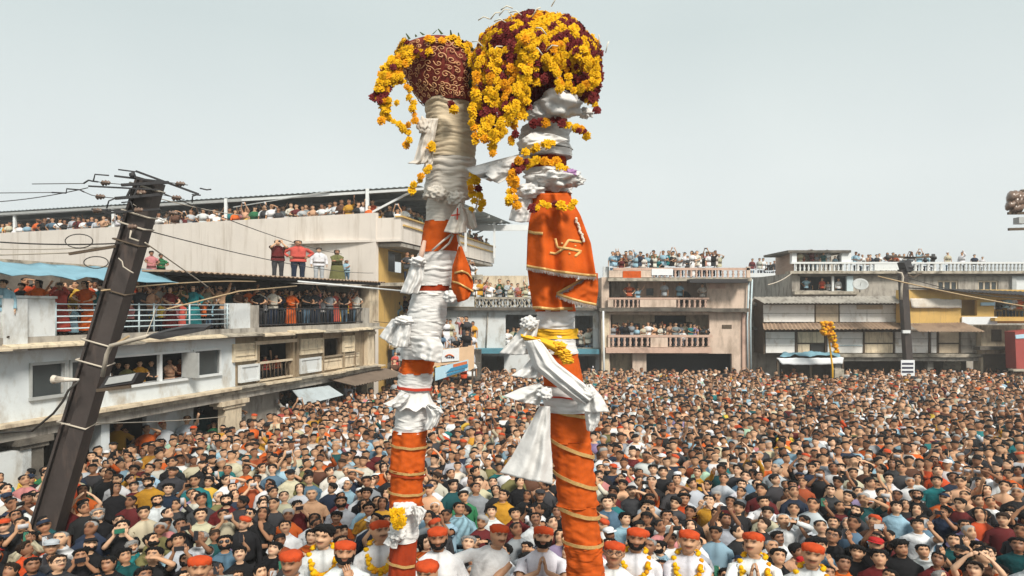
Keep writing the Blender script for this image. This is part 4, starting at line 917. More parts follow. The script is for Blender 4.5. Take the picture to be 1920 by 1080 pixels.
o4_, g4_ = drape(r,'orange_flag',[(860,462),(848,500),(846,540),(858,566)],[(866,462),(880,500),(888,535),(880,558)],6.8,orange_cloth,1.5,.03,.07,rag=2)
for pts in ([(848,528),(860,531),(876,540),(888,547)],[(852,512),(866,508),(878,513),(886,524)]):
    q = resample(pts, 12); m = MB(); g = [[P(a.x,a.y-2,gridfind(g4_,a.x,a.y)-.014) for a in q],[P(a.x,a.y+2,gridfind(g4_,a.x,a.y)-.014) for a in q]]; m.grid(g,(0,.006,0)); m.build('gold_trim', gold, r)
for pts in ([(848,438),(830,452),(810,470)],[(858,440),(860,452),(866,464)],[(850,440),(842,456),(826,470)]):
    m = MB(); m.tube([P(x,y,6.83) for x,y in pts], .011, 5); m.build('tie_cord', cream_cloth, r)
m = MB(); m.tube([P(796,452,6.9),P(792,470,6.86),P(788,484,6.84)],[.02,.03,.03],6); m.build('tie_cord', pink_trim, r)
drape(r,'hanging_cloth',[(772,486),(762,520),(750,548)],[(796,488),(795,520),(784,550)],6.84,white_cloth,2.5,.035,.05)
bundle(r,'cloth_knot',783,490,16,9,6.8,white_cloth,5); bundle(r,'cloth_knot',845,556,14,12,6.84,white_cloth,15)
drape(r,'hanging_cloth',[(735,598),(722,615),(711,630)],[(762,596),(748,630),(738,646)],6.86,white_cloth,2,.04,.05)
drape(r,'hanging_cloth',[(752,600),(738,625),(730,645)],[(772,598),(770,625),(764,652)],6.8,white_cloth,2,.04,.05); bundle(r,'cloth_knot',757,601,18,9,6.78,white_cloth,6)
drape(r,'hanging_cloth',[(768,630),(772,655),(775,668)],[(822,632),(832,650),(826,680)],6.82,white_cloth,2.5,.025,.08)
drape(r,'hanging_cloth',[(752,732),(738,748),(718,757)],[(770,740),(764,752),(752,764)],6.86,white_cloth,2,.04,.03)
drape(r,'hanging_cloth',[(798,762),(802,785),(794,806)],[(804,760),(830,772),(818,800)],6.86,white_cloth,2,.04,.03)
drape(r,'hanging_cloth',[(800,760),(812,766),(816,772)],[(806,756),(826,764),(832,774)],6.84,white_cloth,1,.02,.02)
bundle(r,'cloth_knot',757,955,22,14,6.93,white_cloth,7); bundle(r,'cloth_knot',745,1000,17,13,6.85,white_cloth,9,.45,3); drape(r,'hanging_cloth',[(742,985),(728,1005),(718,1018)],[(752,992),(748,1012),(744,1030)],6.86,white_cloth,2,.03,.03)
drape(r,'hanging_cloth',[(772,948),(775,970),(778,990)],[(790,950),(800,958),(794,972)],6.88,white_cloth,2,.03,.03)
# embroidered basket head
m = MB(); ns, nr_ = 44, 16; vs = []
def bask(t, th, off=0):                        # t 0 bottom .. 1 top
    tt = min(t,1); cx_ = 843-24*tt; y = 198-96*tt-(t-tt)*14; h = (46+25*math.sin(PI*.5*min(tt*1.15,1)**1.1)-3*max(0,tt-.8)*5)*(1-max(0,t-1)**2)+2.5*math.sin(th*3)+2*mnoise.noise(Vector((math.sin(th)*2,math.cos(th)*2,t*3)))
    rr_ = h*7.1/FPX+off; p = P(cx_, y, 7.1); return p+Vector((rr_*math.sin(th), -rr_*math.cos(th), .03*t*math.cos(th)))
nr_ = 24
for i in range(nr_+1):
    for j in range(ns):
        th = 2*PI*j/ns; vs.append(bask(i/16 if i <= 16 else 1+(i-16)/8.3, th, .026*mnoise.noise(Vector((math.sin(th)*2.5, math.cos(th)*2.5, i*.25)))))
m.add(vs, [(i*ns+j, i*ns+(j+1)%ns, (i+1)*ns+(j+1)%ns, (i+1)*ns+j) for i in range(nr_) for j in range(ns)]+[tuple(nr_*ns+j for j in range(ns))[::-1]], True)
maroon_cloth = M('maroon_brocade', (.20,.032,.022), .75, .25, 8, .3, 30); emb = M('gold_embroidery', (.72,.40,.20), .6, .2, 20, 0)
hd = m.build('brocade_cover', maroon_cloth, LP.root); m = MB(); er = random.Random(5)
placed = []
for _ in range(1500):
    t, th = er.uniform(.05,.95), er.uniform(-PI*.75, PI*.75)
    if any((t-a)**2+((th-b)*.45)**2 < .0062 for a, b in placed): continue
    placed.append((t, th)); sg = er.choice((-1,1)); a0 = er.uniform(0,6); R0 = er.uniform(.034,.062)
    pts = []
    for k in range(13):
        a = a0+sg*k*.62; rr_ = R0*(1-k/14); pts.append(bask(min(max(t+rr_*math.sin(a),0),1), th+rr_*2.1*math.cos(a), .020))
    tail = bask(min(max(t+R0*1.6*math.sin(a0-sg*.7),0),1), th+R0*3.2*math.cos(a0-sg*.7), .016)
    m.tube([tail]+pts, er.uniform(.0035,.006), 4)
m.build('gold_scrollwork', emb, hd, kind='stuff')
# marigolds of the left pole
for k in range(46):
    th = 2*PI*k/46; p = bask(1.0, th)
    if -.9 < ((th+PI) % (2*PI))-PI < .35 and rnd.random() < .75: continue
    p = p+Vector((0,0,rnd.uniform(-.02,.06))); c = rnd.choice('yyym')
    flower(LP, hd, p+Vector((0,0,-.01+.02*rnd.random())), (math.sin(th), -math.cos(th)*.8, .8), .047, c)
for k in range(16):
    th = rnd.uniform(-1.6,1.9); p = bask(rnd.uniform(.86,.98), th, .03); flower(LP, hd, p, (math.sin(th), -math.cos(th), .4), .042, rnd.choice('yoy'))
m = MB()
for k in range(26):
    th = 2*PI*k/26; p = bask(1.0, th)+Vector((0,0,.03)); q = p+Vector((rnd.uniform(-.04,.04), rnd.uniform(-.03,.03), rnd.uniform(.02,.06))); w_ = Vector((.012,0,.004))
    m.add([p-w_, p+w_, q+w_*.4, q-w_*.4], [(0,1,2,3)])
for k in range(90):
    th = rnd.uniform(.75,1.9); p = bask(rnd.uniform(.15,1.1), th, .02); d = Vector((rnd.uniform(-.3,1), -rnd.uniform(.1,.8), rnd.uniform(-1,.8))).normalized()*rnd.uniform(.03,.07); w_ = d.cross(Vector((0,1,.3))).normalized()*.012
    m.add([p-w_, p+w_, p+d*.7+w_, p+d], [(0,1,2,3)])
m.build('leaf_tuft', leaf_mat, hd, kind='stuff')
garland(LP,[(790,98),(760,104),(742,125),(735,150)],6.74,'yyoy',wide=3); garland(LP,[(740,118),(722,140),(716,165),(706,186)],6.7,'yymy',wide=2)
garland(LP,[(768,108),(735,112),(722,140),(712,178),(724,200)],6.75,'yyyo',wide=2); garland(LP,[(745,140),(728,160),(708,184),(735,190)],6.72,'ymyy',wide=2)
garland(LP,[(728,190),(724,215),(738,228),(757,238),(768,258),(762,270)],6.75,'yyyo'); garland(LP,[(756,150),(768,175),(775,200),(776,225),(757,238)],6.75,'yyo')
garland(LP,[(722,205),(718,225)],6.75,'ym',gap=15); garland(LP,[(803,312),(792,332),(782,345),(770,355)],6.8,'yyo'); garland(LP,[(888,328),(890,350),(896,376),(892,392)],6.85,'yyo',wide=2,gap=11)
garland(LP,[(846,198),(852,208)],6.7,'yo'); garland(LP,[(880,98),(886,118)],6.75,'yy'); garland(LP,[(747,962),(748,985)],6.72,'yyo',wide=2,gap=11,s=.05)
garland(LP,[(808,272),(812,276)],6.8,'yo',gap=5)
# ---- right: bands from the top down
band(RP,'core_wrap',170,364,30,34,dark_orange_cloth,'loose',.03,12,seed=21); band(RP,'cloth_wrap',240,282,44,46,white_cloth,'loose',.035,12,seed=22)
band(RP,'cloth_wrap',320,364,40,38,white_cloth,'loose',.035,11,seed=23); band(RP,'orange_cloth_band',358,420,36,42,orange_cloth,'pleat',.025,seed=24); band(RP,'cloth_core',418,584,38,36,orange_cloth,'smooth',.01,seed=25)
band(RP,'cloth_wrap',578,662,34,36,white_cloth,amp=.022,wd=15,tilt=6,seed=26); band(RP,'orange_cloth_band',650,740,34,37,orange_cloth,'smooth',.012,seed=27)
band(RP,'cloth_wrap',722,770,42,42,white_cloth,amp=.022,wd=16,seed=28); ribbon(RP,741,43,2,3,red_thread)
band(RP,'orange_cloth_band',764,826,36,38,orange_cloth,'smooth',.014,seed=29); band(RP,'orange_cloth_band',823,945,37,37,orange_cloth,'smooth',.02,seed=30)
band(RP,'orange_cloth_band',942,1020,34,34,orange_cloth,'smooth',.02,seed=31); band(RP,'orange_cloth_band',1016,1500,33,34,orange_cloth,'loose',.02,16,seed=32)
for y, t, h in ((838,17,7),(897,16,7),(957,10,7),(1013,3,6),(772,8,6)): ribbon(RP, y, 38.5 if y < 950 else 36.5, t, h)
r = RP.root
bundle(r,'cloth_bundle',1046,196,44,26,6.40,white_cloth,31,.42,2.0); bundle(r,'cloth_knot',1008,212,22,16,6.42,white_cloth,32,.45,2.6); bundle(r,'cloth_knot',1098,212,15,10,6.5,white_cloth,33,.5,3)
drape(r,'hanging_cloth',[(968,268),(972,276),(980,284)],[(1000,246),(1040,252),(1066,262)],6.40,white_cloth,1.5,.03,.06,rag=1)
band(RP,'cloth_sash',284,297,46,46,white_cloth,'loose',.014,14,tilt=3,seed=34)
drape(r,'hanging_cloth',[(985,286),(930,300),(872,316)],[(1000,300),(972,322),(920,340)],6.45,white_cloth,2,.06,.03,rag=2,nv=26)
drape(r,'hanging_cloth',[(940,300),(915,310),(905,322)],[(968,318),(958,332),(935,344)],6.40,white_cloth,1.5,.04,.03,rag=2)
bundle(r,'cloth_knot',1040,336,48,18,6.46,white_cloth,35,.5,2.6); bundle(r,'cloth_knot',1076,340,20,10,6.45,white_cloth,36,.6,3); bundle(r,'cloth_knot',992,358,28,14,6.40,white_cloth,37,.4,2.4)
drape(r,'hanging_cloth',[(968,372),(958,395),(954,412)],[(998,372),(1002,395),(995,416)],6.44,white_cloth,2,.04,.06)
lilac = M('lilac_cloth', (.40,.22,.42), .9, .2, 8, .2, 25); bundle(r,'lilac_cloth',1068,325,12,7,6.36,lilac,38,.6,3)
# the orange flag in three folds with gold trim and fringe
o1_, g1_ = drape(r,'orange_flag',[(1003,362),(994,396),(989,440),(987,500)],[(1064,362),(1088,402),(1108,456),(1118,519)],6.42,orange_cloth,2.3,.058,.10,ph=1.4,nu=54,nv=34,rag=1,top=.5)
o2_, g2_ = drape(r,'orange_flag',[(988,496),(993,540),(999,578)],[(1092,500),(1068,552),(1074,580)],6.52,orange_cloth,2.0,.045,.05,ph=.5,rag=2)
o3_, g3_ = drape(r,'orange_flag',[(1112,512),(1072,536),(1043,552)],[(1121,512),(1122,545),(1118,573)],6.46,orange_cloth,.8,.025,.05,ph=.5,rag=1,nv=26)
def trim(pts, Y, fringe=True, up=1):
    q = resample(pts, 40); m = MB(); g = [[],[]]
    for a in q: g[0].append(P(a.x,a.y-3,Y)); g[1].append(P(a.x,a.y+2,Y))
    m.grid(g, (0,.006,0)); m.build('gold_trim', gold, r)
    if fringe:
        m = MB(); q = resample(pts, 70)
        for a in q: m.bar(P(a.x,a.y+2,Y+.004), P(a.x+rnd.uniform(-1.5,1.5),a.y+7+rnd.uniform(-1.5,2),Y+.004), .009, .006)
        m.build('fringe', fringe_mat, r, kind='stuff')
def trim_line(q, h, fringe=True, name='gold_trim'):
    m = MB(); m.grid([[a+Vector((0,-.016,h)) for a in q],[a+Vector((0,-.016,-.004)) for a in q]], (0,.006,0)); m.build(name, gold, r)
    if fringe:
        m = MB()
        for a, b in zip(q, q[1:]):
            for f in (0,.33,.66):
                c = a.lerp(b, f)+Vector((0,-.012,-.004)); m.bar(c, c+Vector((rnd.uniform(-.01,.01), 0, -rnd.uniform(.018,.034))), .008, .005)
        m.build('fringe', fringe_mat, r, kind='stuff')
trim_line(g1_[-1], .022); trim_line([row[0] for row in g3_], .02); trim_line(g3_[-1], .022); trim_line(g2_[-1], .026, False)
m = MB(); q = resample([(990,434),(1002,437),(1018,438)],10); g = [[P(a.x,a.y-3,gridfind(g1_,a.x,a.y)-.012) for a in q],[P(a.x,a.y+3,gridfind(g1_,a.x,a.y)-.012) for a in q]]; m.grid(g,(0,.006,0)); m.build('gold_trim', gold, r)
# gold swastika emblem sewn on the flag, with its four dots
gold_pale = M('pale_gold_applique', (.72,.44,.16), .6, .15, 20, .1, 60)
def sew(pts, wpx=4.6):
    m = MB(); q = resample(pts, 24); g = [[],[]]
    for i, a in enumerate(q):
        d = (q[min(i+1,24)]-q[max(i-1,0)]).normalized(); nx_ = Vector((-d.y, d.x, 0))*wpx/2
        for k, s_ in ((0,-1),(1,1)):
            b = a+nx_*s_; g[k].append(P(b.x, b.y, gridfind(g1_, b.x, b.y)-.007))
    m.grid(g, (0,.004,0)); m.build('emblem_stroke', gold_pale, r)
sew([(1041,447),(1045,464),(1066,466),(1090,471),(1078,481)]); sew([(1091,454),(1066,450),(1055,467),(1042,476),(1031,474)])
for x,y in ((1054,456),(1079,461),(1068,475),(1050,470)): sew([(x-1.6,y),(x+1.6,y)],3)
m = MB(); q = resample([(1080,410),(1084,425),(1090,440),(1093,452)],14)
for i,a in enumerate(q): m.mi = 0; icoblob(m, P(a.x+rnd.uniform(-2,2),a.y,gridfind(g1_,a.x,a.y)-.02), .014,.012,.014,.4,4,i,4)
m.build('flower_tassel', string_mat, r, kind='stuff')
# middle dressing
drape(r,'hanging_cloth',[(990,600),(965,630),(936,662)],[(1012,600),(1004,640),(992,664)],6.42,white_cloth,2,.05,.06,rag=1); bundle(r,'cloth_knot',992,606,16,13,6.36,white_cloth,40,.5,3)
band(RP,'yellow_cloth_band',616,634,38,38,yellow_cloth,'loose',.02,9,tilt=4,seed=41)
drape(r,'yellow_cloth',[(976,626),(1010,632),(1045,640)],[(978,636),(1010,642),(1045,664)],6.36,yellow_cloth,1.5,.03,.03,rag=1,nv=26,nu=14)
for (x,y,rx,ry) in ((1048,648,14,8),(1054,660,15,7),(1060,668,12,6),(1064,676,12,6)): bundle(r,'yellow_knot',x,y,rx,ry,6.37,yellow_cloth,x,.5,3)
drape(r,'white_sash',[(983,640),(1000,690),(1060,738),(1092,762)],[(1012,636),(1045,680),(1092,716),(1118,738)],6.34,white_cloth,3,.035,.07,nv=34,rag=1)
drape(r,'hanging_cloth',[(1003,664),(980,690),(958,704)],[(1018,668),(1022,690),(1014,708)],6.42,white_cloth,2,.04,.05,rag=1)
drape(r,'hanging_cloth',[(1012,718),(975,728),(943,742)],[(1022,728),(1018,745),(1010,760)],6.40,white_cloth,2,.05,.04,rag=2,nv=26)
drape(r,'hanging_cloth',[(1098,722),(1084,750),(1080,770)],[(1108,720),(1130,745),(1143,772)],6.36,white_cloth,2.5,.05,.05,rag=3)
drape(r,'hanging_cloth',[(1096,768),(1098,790),(1100,806)],[(1126,770),(1124,790),(1114,808)],6.40,white_cloth,2,.03,.04)
bundle(r,'cloth_knot',1100,738,15,12,6.32,white_cloth,44,.45,2.6); bundle(r,'cloth_knot',1022,738,14,12,6.34,white_cloth,45,.45,2.6)
drape(r,'white_sheet',[(1012,762),(985,810),(958,858),(937,886)],[(1032,762),(1032,820),(1036,870),(1036,908)],6.48,white_cloth,2.2,.05,.08,nv=36,nu=36,rag=2)
# marigold dome
m = MB(); icoblob(m, P(1006,120,6.75), 110*6.75/FPX, 106*6.75/FPX, 80*6.75/FPX, .06, 3, 2, 16); dm = m.build('dome_cover', dome_mat, RP.root)
garland(RP,[(992,66),(990,110),(984,150),(968,190),(948,230),(926,262)],6.10,'yyyy',wide=2,gap=11,jit=4)
garland(RP,[(930,100),(925,160),(915,215),(905,258)],6.18,'yoym',wide=2); garland(RP,[(900,110),(893,170),(885,220),(890,262)],6.22,'yoy',wide=1); garland(RP,[(950,160),(945,200),(938,240),(922,285)],6.15,'omyy',wide=1)
garland(RP,[(975,205),(966,235),(960,270)],6.2,'yoy',wide=1); garland(RP,[(1085,95),(1108,120),(1118,150),(1098,162)],6.22,'yyyo',wide=2); garland(RP,[(1020,110),(1040,120),(1045,135)],6.14,'yyo')
garland(RP,[(1090,150),(1105,178),(1118,205)],6.3,'mmmo'); garland(RP,[(1000,232),(1040,226),(1080,236),(1098,248)],6.38,'mmym',wide=1); garland(RP,[(1082,240),(1102,252)],6.4,'yyy')
garland(RP,[(985,308),(1010,300),(1040,304),(1062,318)],6.36,'yoym',wide=1); garland(RP,[(978,300),(965,330),(958,360),(962,382)],6.35,'moym',wide=2,gap=11); garland(RP,[(998,388),(1030,382),(1060,388),(1080,382)],6.24,'yyyo',gap=10)
garland(RP,[(985,282),(1010,276)],6.36,'ym'); garland(RP,[(1020,270),(1038,270)],6.34,'yyo')
sr = random.Random(21)
for i in range(44):
    th = -PI+2*PI*i/44+sr.uniform(-.05,.05); x = 1006+118*math.sin(th)*sr.uniform(.9,1.03); Yd = 6.75-.60*math.cos(th)*sr.uniform(.85,1.02)
    if x < 945: ye = sr.uniform(205,268)
    elif x < 990: ye = sr.uniform(185,235)
    elif x < 1085: ye = sr.uniform(150,172)
    else: ye = sr.uniform(160,205)
    if math.cos(th) < 0: ye = min(ye, sr.uniform(150,200))
    y0_ = sr.uniform(62,100)
    garland(RP,[(1006+(x-1006)*.93,y0_),(x,y0_+30),(x+sr.uniform(-5,5),(y0_+ye)/2+10),(x+sr.uniform(-8,8),ye)],Yd,sr.choice(('mmym','yyoy','ymym','mmmy','yoyy','mmmm')),gap=11)
N_ = 1000; pts_ = []
for i in range(N_):
    z = 1-2*(i+.5)/N_; a = i*2.399963; q = Vector((math.sqrt(1-z*z)*math.cos(a), math.sqrt(1-z*z)*math.sin(a), z))
    if q.z < -.9: continue
    pts_.append(q)
pts_.sort(key=lambda q: q.y-.3*abs(q.z))
k = 6.75/FPX
for q in pts_:
    bump = 1+.07*mnoise.noise(q*2.2); p = P(1006,120,6.75)+Vector((q.x*117*k*bump, q.y*112*k*bump, q.z*84*k*bump))
    zn = mnoise.noise(Vector((q.x*1.9+4, q.y*1.9, q.z*1.9)))+.45*rnd.uniform(-1,1)
    c = 'm' if zn < .03 else ('y' if zn < .55 or rnd.random() < .6 else 'o')
    if q.z > .72 and q.x > .0 and rnd.random() < .8: c = 'y'
    flower(RP, dm, p, q+Vector((rnd.uniform(-.3,.3),)*3)*.6, .042*rnd.uniform(.75,1.25), c)
RP.rest.build('marigold_mass', [petal_y, petal_o, petal_m], dm, kind='stuff')
m = MB()
for i in range(16):
    a = rnd.uniform(-1.4,1.4); e_ = rnd.uniform(-.3,.8); q = Vector((math.sin(a)*math.cos(e_), -math.cos(a)*math.cos(e_), math.sin(e_)))
    p = P(1006,118,6.75)+Vector((q.x*130*k, q.y*124*k, q.z*100*k)); d = Vector((rnd.uniform(-1,1), 0, rnd.uniform(-1,.4))).normalized()*.11
    m.tube([p, p+d*.5+Vector((0,-.02,.02)), p+d], .006, 4)
m.build('loose_thread', string_mat, dm, kind='stuff')
# ------------------------------------------------------------------ people
WX = 1.14                                       # figures are broad, as in the photograph
HEADR = [(-.112,.036,.074,.045),(-.096,.051,.094,.062),(-.075,.060,.096,.078),(-.055,.066,.098,.088),(-.036,.070,.099,.094),(-.018,.073,.096,.097),
         (.0,.076,.092,.099),(.018,.077,.086,.101),(.037,.078,.095,.102),(.060,.078,.092,.102),(.085,.072,.082,.096),(.105,.056,.061,.077),(.118,.031,.034,.044)]
def head_r(z):
    q = HEADR
    if z <= q[0][0]: return q[0][1:]
    for a, b in zip(q, q[1:]):
        if z <= b[0]:
            t = (z-a[0])/(b[0]-a[0]); return tuple(a[i]*(1-t)+b[i]*t for i in (1,2,3))
    return (.012,.012,.014)
def angles(nf, nb): return [R(-90+180*i/nf) for i in range(nf+1)]+[R(90+180*j/nb) for j in range(1, nb)]
def ellv(a, rx, rf, rb, yc, z, W=WX): return Vector((W*rx*math.sin(a), yc-(rf if math.cos(a) > 0 else rb)*math.cos(a), z))
NECK = Vector((0, .005, 1.52)); HC0 = Vector((0, -.014, 1.637))
def ik(S, T, l1, l2, hint):
    S, T, hint = Vector(S), Vector(T), Vector(hint); d = T-S; L = min(d.length, (l1+l2)*.985); d.normalize(); T = S+d*L
    a = (l1*l1-l2*l2+L*L)/(2*L); h = math.sqrt(max(l1*l1-a*a, 1e-5)); p = hint-d*hint.dot(d)
    if p.length < 1e-3: p = Vector((0,1,0))-d*d.y
    return S+d*a+p.normalized()*h, T
# pose: arms given as (target, elbow hint, hand direction or None, palm normal) for the +x side and the -x side
DOWN = ((.27,-.03,.86),(.5,.5,0),None,(-1,0,0))
POSES = {
 'down':   (DOWN, DOWN),
 'film':   (((.085,-.30,1.60),(1,0,-1.2),(-.25,-.1,1),(-.4,.9,0)), ((.085,-.30,1.60),(1,0,-1.2),(-.25,-.1,1),(-.4,.9,0))),
 'film_high': (((.10,-.24,1.86),(1,-.3,-.3),(-.3,-.1,1),(-.4,.9,0)), ((.10,-.24,1.86),(1,-.3,-.3),(-.3,-.1,1),(-.4,.9,0))),
 'film_one': (((.16,-.33,1.70),(1,0,-1),(-.15,-.1,1),(-.5,.8,0)), DOWN),
 'shade':  (((.13,-.17,1.685),(1,-.1,-.3),(-1,-.05,.12),(0,.25,-1)), DOWN),
 'pray':   (((.035,-.235,1.36),(1,.1,-.5),(-.12,-.1,1),(-1,0,0)), ((.035,-.235,1.36),(1,.1,-.5),(-.12,-.1,1),(-1,0,0))),
 'point':  (((.30,-.42,1.78),(1,0,-.6),(.25,-.5,.8),(-.5,-.3,-.5)), DOWN),
 'crossed':(((-.09,-.235,1.13),(1,-.2,-.6),(-1,.05,.1),(0,1,0)), ((-.07,-.215,1.20),(1,-.2,-.6),(-1,.05,.1),(0,1,0))),
 'rail':   (((.17,-.36,1.10),(1,.1,-.4),(-.7,-.5,-.1),(0,.2,-1)), ((.15,-.38,1.12),(1,.1,-.4),(-.7,-.5,-.1),(0,.2,-1))),
 'mouth':  (((.05,-.20,1.42),(1,0,-1),(-.25,.25,1),(-.3,.9,-.2)), ((-.02,-.22,1.12),(1,-.1,-.6),(-1,.05,.1),(0,1,0))),
 'heart':  (((.13,-.13,1.86),(1,-.4,0),(-.75,-.1,.6),(-.3,.2,-1)), ((.13,-.13,1.86),(1,-.4,0),(-.75,-.1,.6),(-.3,.2,-1))),
 'hips':   (((.235,-.02,1.02),(1,.4,-.1),(-.5,-.6,-.5),(-.6,.4,0)), ((.235,-.02,1.02),(1,.4,-.1),(-.5,-.6,-.5),(-.6,.4,0))),
 'reach':  (((-.16,-.34,1.10),(1,-.3,-.3),(-.8,-.5,-.1),(0,.3,-1)), ((.40,-.22,1.06),(1,-.1,.2),(.8,-.5,-.2),(0,.3,-1))),
}
PHONE = {'film':((0,-.335,1.685), True), 'film_high':((0,-.275,1.95), True), 'film_one':((.125,-.365,1.80), False)}
PHRASE = {'down':None,'film':'filming with both hands','film_high':'holding a phone high overhead','film_one':'filming one handed','shade':'shading the eyes','pray':'with palms pressed together','point':'pointing up','crossed':'with folded arms','rail':'leaning on folded arms','mouth':'with a hand at the mouth','heart':'with both hands above the head','hips':'with hands on hips','reach':'bending sideways with arms out'}
TR = [(.80,.165,.10,.12,0),(.92,.172,.112,.128,0),(1.05,.158,.115,.10,0),(1.17,.168,.122,.105,0),(1.28,.178,.128,.115,0),(1.35,.180,.122,.118,0),(1.415,.165,.102,.11,.004),(1.455,.118,.078,.088,.012),(1.488,.066,.062,.067,.014),(1.515,.056,.058,.06,.010)]
def make_body(pose, pitch=12, yaw=0, lod=0, lean=0, tash=False):
    nf, nb = ((14,6),(8,4),(4,4))[lod]; A_ = angles(nf, nb); n = nf+nb; ext = 2 if lod == 0 else 1
    hr = HEADR if lod == 0 else ([HEADR[i] for i in (0,1,3,5,7,8,10,12)] if lod == 1 else [HEADR[i] for i in (1,5,8,10,12)])
    tr = TR if lod < 2 else [TR[i] for i in (0,2,4,5,6,7,9)]
    pa, pb = (4, 6) if lod < 2 else (3, 4)
    V_, C_, T_ = [], [], []
    RH = Matrix.Rotation(R(yaw), 3, 'Z') @ Matrix.Rotation(R(((pitch*7+yaw*3) % 21)-10), 3, 'Y') @ Matrix.Rotation(R(-pitch), 3, 'X')
    hm = Matrix.Translation(NECK) @ RH.to_4x4() @ Matrix.Translation(HC0-NECK+Vector((0,0,-.004))) @ Matrix.Diagonal((1.08,1.05,.93,1))
    def addv(p, c=(1,1,1), t=('x',0)):
        V_.append(Vector(p)); C_.append(c); T_.append(t); return len(V_)-1
    ro = []
    for i, (z,rx,rf,rb,yc) in enumerate(tr):
        last = i == len(tr)-1; ids = []
        for a in A_:
            p = ellv(a, rx, rf, rb, yc, z)
            if last: p = NECK+Matrix.Rotation(R(-pitch*.5), 3, 'X') @ (p-NECK)
            ids.append(addv(p, (1,1,1), ('t', i)))
        ro.append(ids)
    fc = nf/2
    for (z,rx,rf,rb) in hr:
        ids = []; k = HEADR.index((z,rx,rf,rb))
        for j, a in enumerate(A_):
            p = ellv(a, rx, rf, rb, 0, z); c = (1,1,1); deg = abs(math.degrees(math.atan2(math.sin(a), math.cos(a))))
            if deg < 4:
                p.y -= {4:.010,5:.024,6:.014,7:.003,1:.004,2:.004}.get(k, 0)
            elif deg < 24 and k == 5: p.y -= .007
            if k == 7 and 18 < deg < 40: p.y += .007
            if 88 < deg < 92 and k in (5,6,7,8): p.x += math.copysign(.016, p.x)
            if deg < 92 and k in (1,2,3,4): c = (.80,.78,.78) if tash else (.95,.93,.92)
            if lod == 0:
                if k == 7 and 20 < deg < 30: c = (.12,.105,.10)
                elif k == 7 and 8 < deg < 42: c = (.80,.76,.74)  # eye socket shade put into the vertex colour
                elif k == 8 and 8 < deg < 45: c = (.13,.115,.11)
                elif k == 3 and deg < 16: c = (.50,.31,.30)
                elif k == 3 and deg < 30: c = (.78,.66,.66)
                elif k == 4 and deg < 30 and tash: c = (.16,.14,.14)
                elif k == 5 and deg < 4: c = (1.12,1.1,1.08)
                elif k in (9,10) and deg < 40: c = (1.08,1.06,1.04)
            elif lod == 1:
                if k == 7 and 15 < deg < 50: c = (.16,.14,.14)
                elif k == 8 and 15 < deg < 50: c = (.28,.25,.25)
                elif k == 3 and deg < 24: c = (.6,.45,.45)
            else:
                if k == 8 and deg < 80: c = (.55,.52,.5)
            ids.append(addv(hm @ p, c, ('h', k)))
        ro.append(ids)
    F = []; FT = []
    nt_ = len(tr)
    def patch(side):
        mid = nf if side > 0 else 0
        lo_, hi_ = (mid-ext, mid+1) if side > 0 else (mid-1, mid+ext)
        if lod == 2: lo_, hi_ = (mid-1, mid) if side > 0 else (mid, mid+1)
        return lo_, hi_
    skip = set()
    for sd in (1,-1):
        lo_, hi_ = patch(sd)
        for i in range(pa, pb):
            for j in range(lo_, hi_): skip.add((i, j % n))
    for i in range(len(ro)-1):
        for j in range(n):
            if (i, j) in skip: continue
            F.append((ro[i][j], ro[i][(j+1)%n], ro[i+1][(j+1)%n], ro[i+1][j])); FT.append(('t', i) if i < nt_-1 else ('h', 0))
    top = addv(hm @ Vector((0,.004,.124)), (1,1,1), ('h', 13))
    for j in range(n): F.append((ro[-1][j], ro[-1][(j+1)%n], top)); FT.append(('h', 0))
    def loft(loop, rings, tg, cap=True):
        k = len(loop); prev = loop; first = True
        for (c, e1, e2, r1, r2, tt, cc) in rings:
            c = Vector(c)
            if first:
                best = None
                for off in range(k):
                    for dr in (1,-1):
                        pts = [c+e1*(r1*math.cos(2*PI*(off+dr*q)/k))+e2*(r2*math.sin(2*PI*(off+dr*q)/k)) for q in range(k)]
                        s_ = sum((pts[q]-V_[loop[q]]).length_squared for q in range(k))
                        if best is None or s_ < best[0]: best = (s_, off, dr)
                _, off, dr = best; first = False
            ids = [addv(c+e1*(r1*math.cos(2*PI*(off+dr*q)/k))+e2*(r2*math.sin(2*PI*(off+dr*q)/k)), cc, (tg, tt)) for q in range(k)]
            for q in range(k): F.append((prev[q], prev[(q+1)%k], ids[(q+1)%k], ids[q])); FT.append((tg, tt))
            prev = ids
        if cap: F.append(tuple(prev)); FT.append((tg, 99))
    hands = {}
    for sd, arm in ((1, POSES[pose][0]), (-1, POSES[pose][1])):
        T, hint, hd_, pn = arm; mir = Vector((sd,1,1))
        T = Vector(T)*mir; T.x *= 1.08; hint = Vector(hint)*mir
        up_ = max(0, min(1, (T.z-1.2)/.5)); S = Vector((sd*.178*WX, .0, 1.385+.03*up_))
        E_, T = ik(S, T, .285, .25, hint)
        t1, t2 = (E_-S).normalized(), (T-E_).normalized()
        hdir = (Vector(hd_)*mir).normalized() if hd_ else t2.copy()
        pnv = Vector(pn)*mir; pnv = (pnv-hdir*pnv.dot(hdir)).normalized(); wv = hdir.cross(pnv).normalized()
        def fr(t):
            e1 = wv-t*wv.dot(t)
            if e1.length < .15: e1 = pnv-t*pnv.dot(t)
            e1.normalize(); return e1, t.cross(e1)
        lo_, hi_ = patch(sd)
        loop = [ro[pa][j % n] for j in range(lo_, hi_+1)]+[ro[i][hi_ % n] for i in range(pa+1, pb)]+[ro[pb][j % n] for j in range(hi_, lo_-1, -1)]+[ro[i][lo_ % n] for i in range(pb-1, pa, -1)]
        tm = (t1+t2).normalized(); rg = []
        def ring(c, t, r1, r2, tt):
            e1, e2 = fr(t); rg.append((c, e1, e2, r1, r2, tt, (1,1,1)))
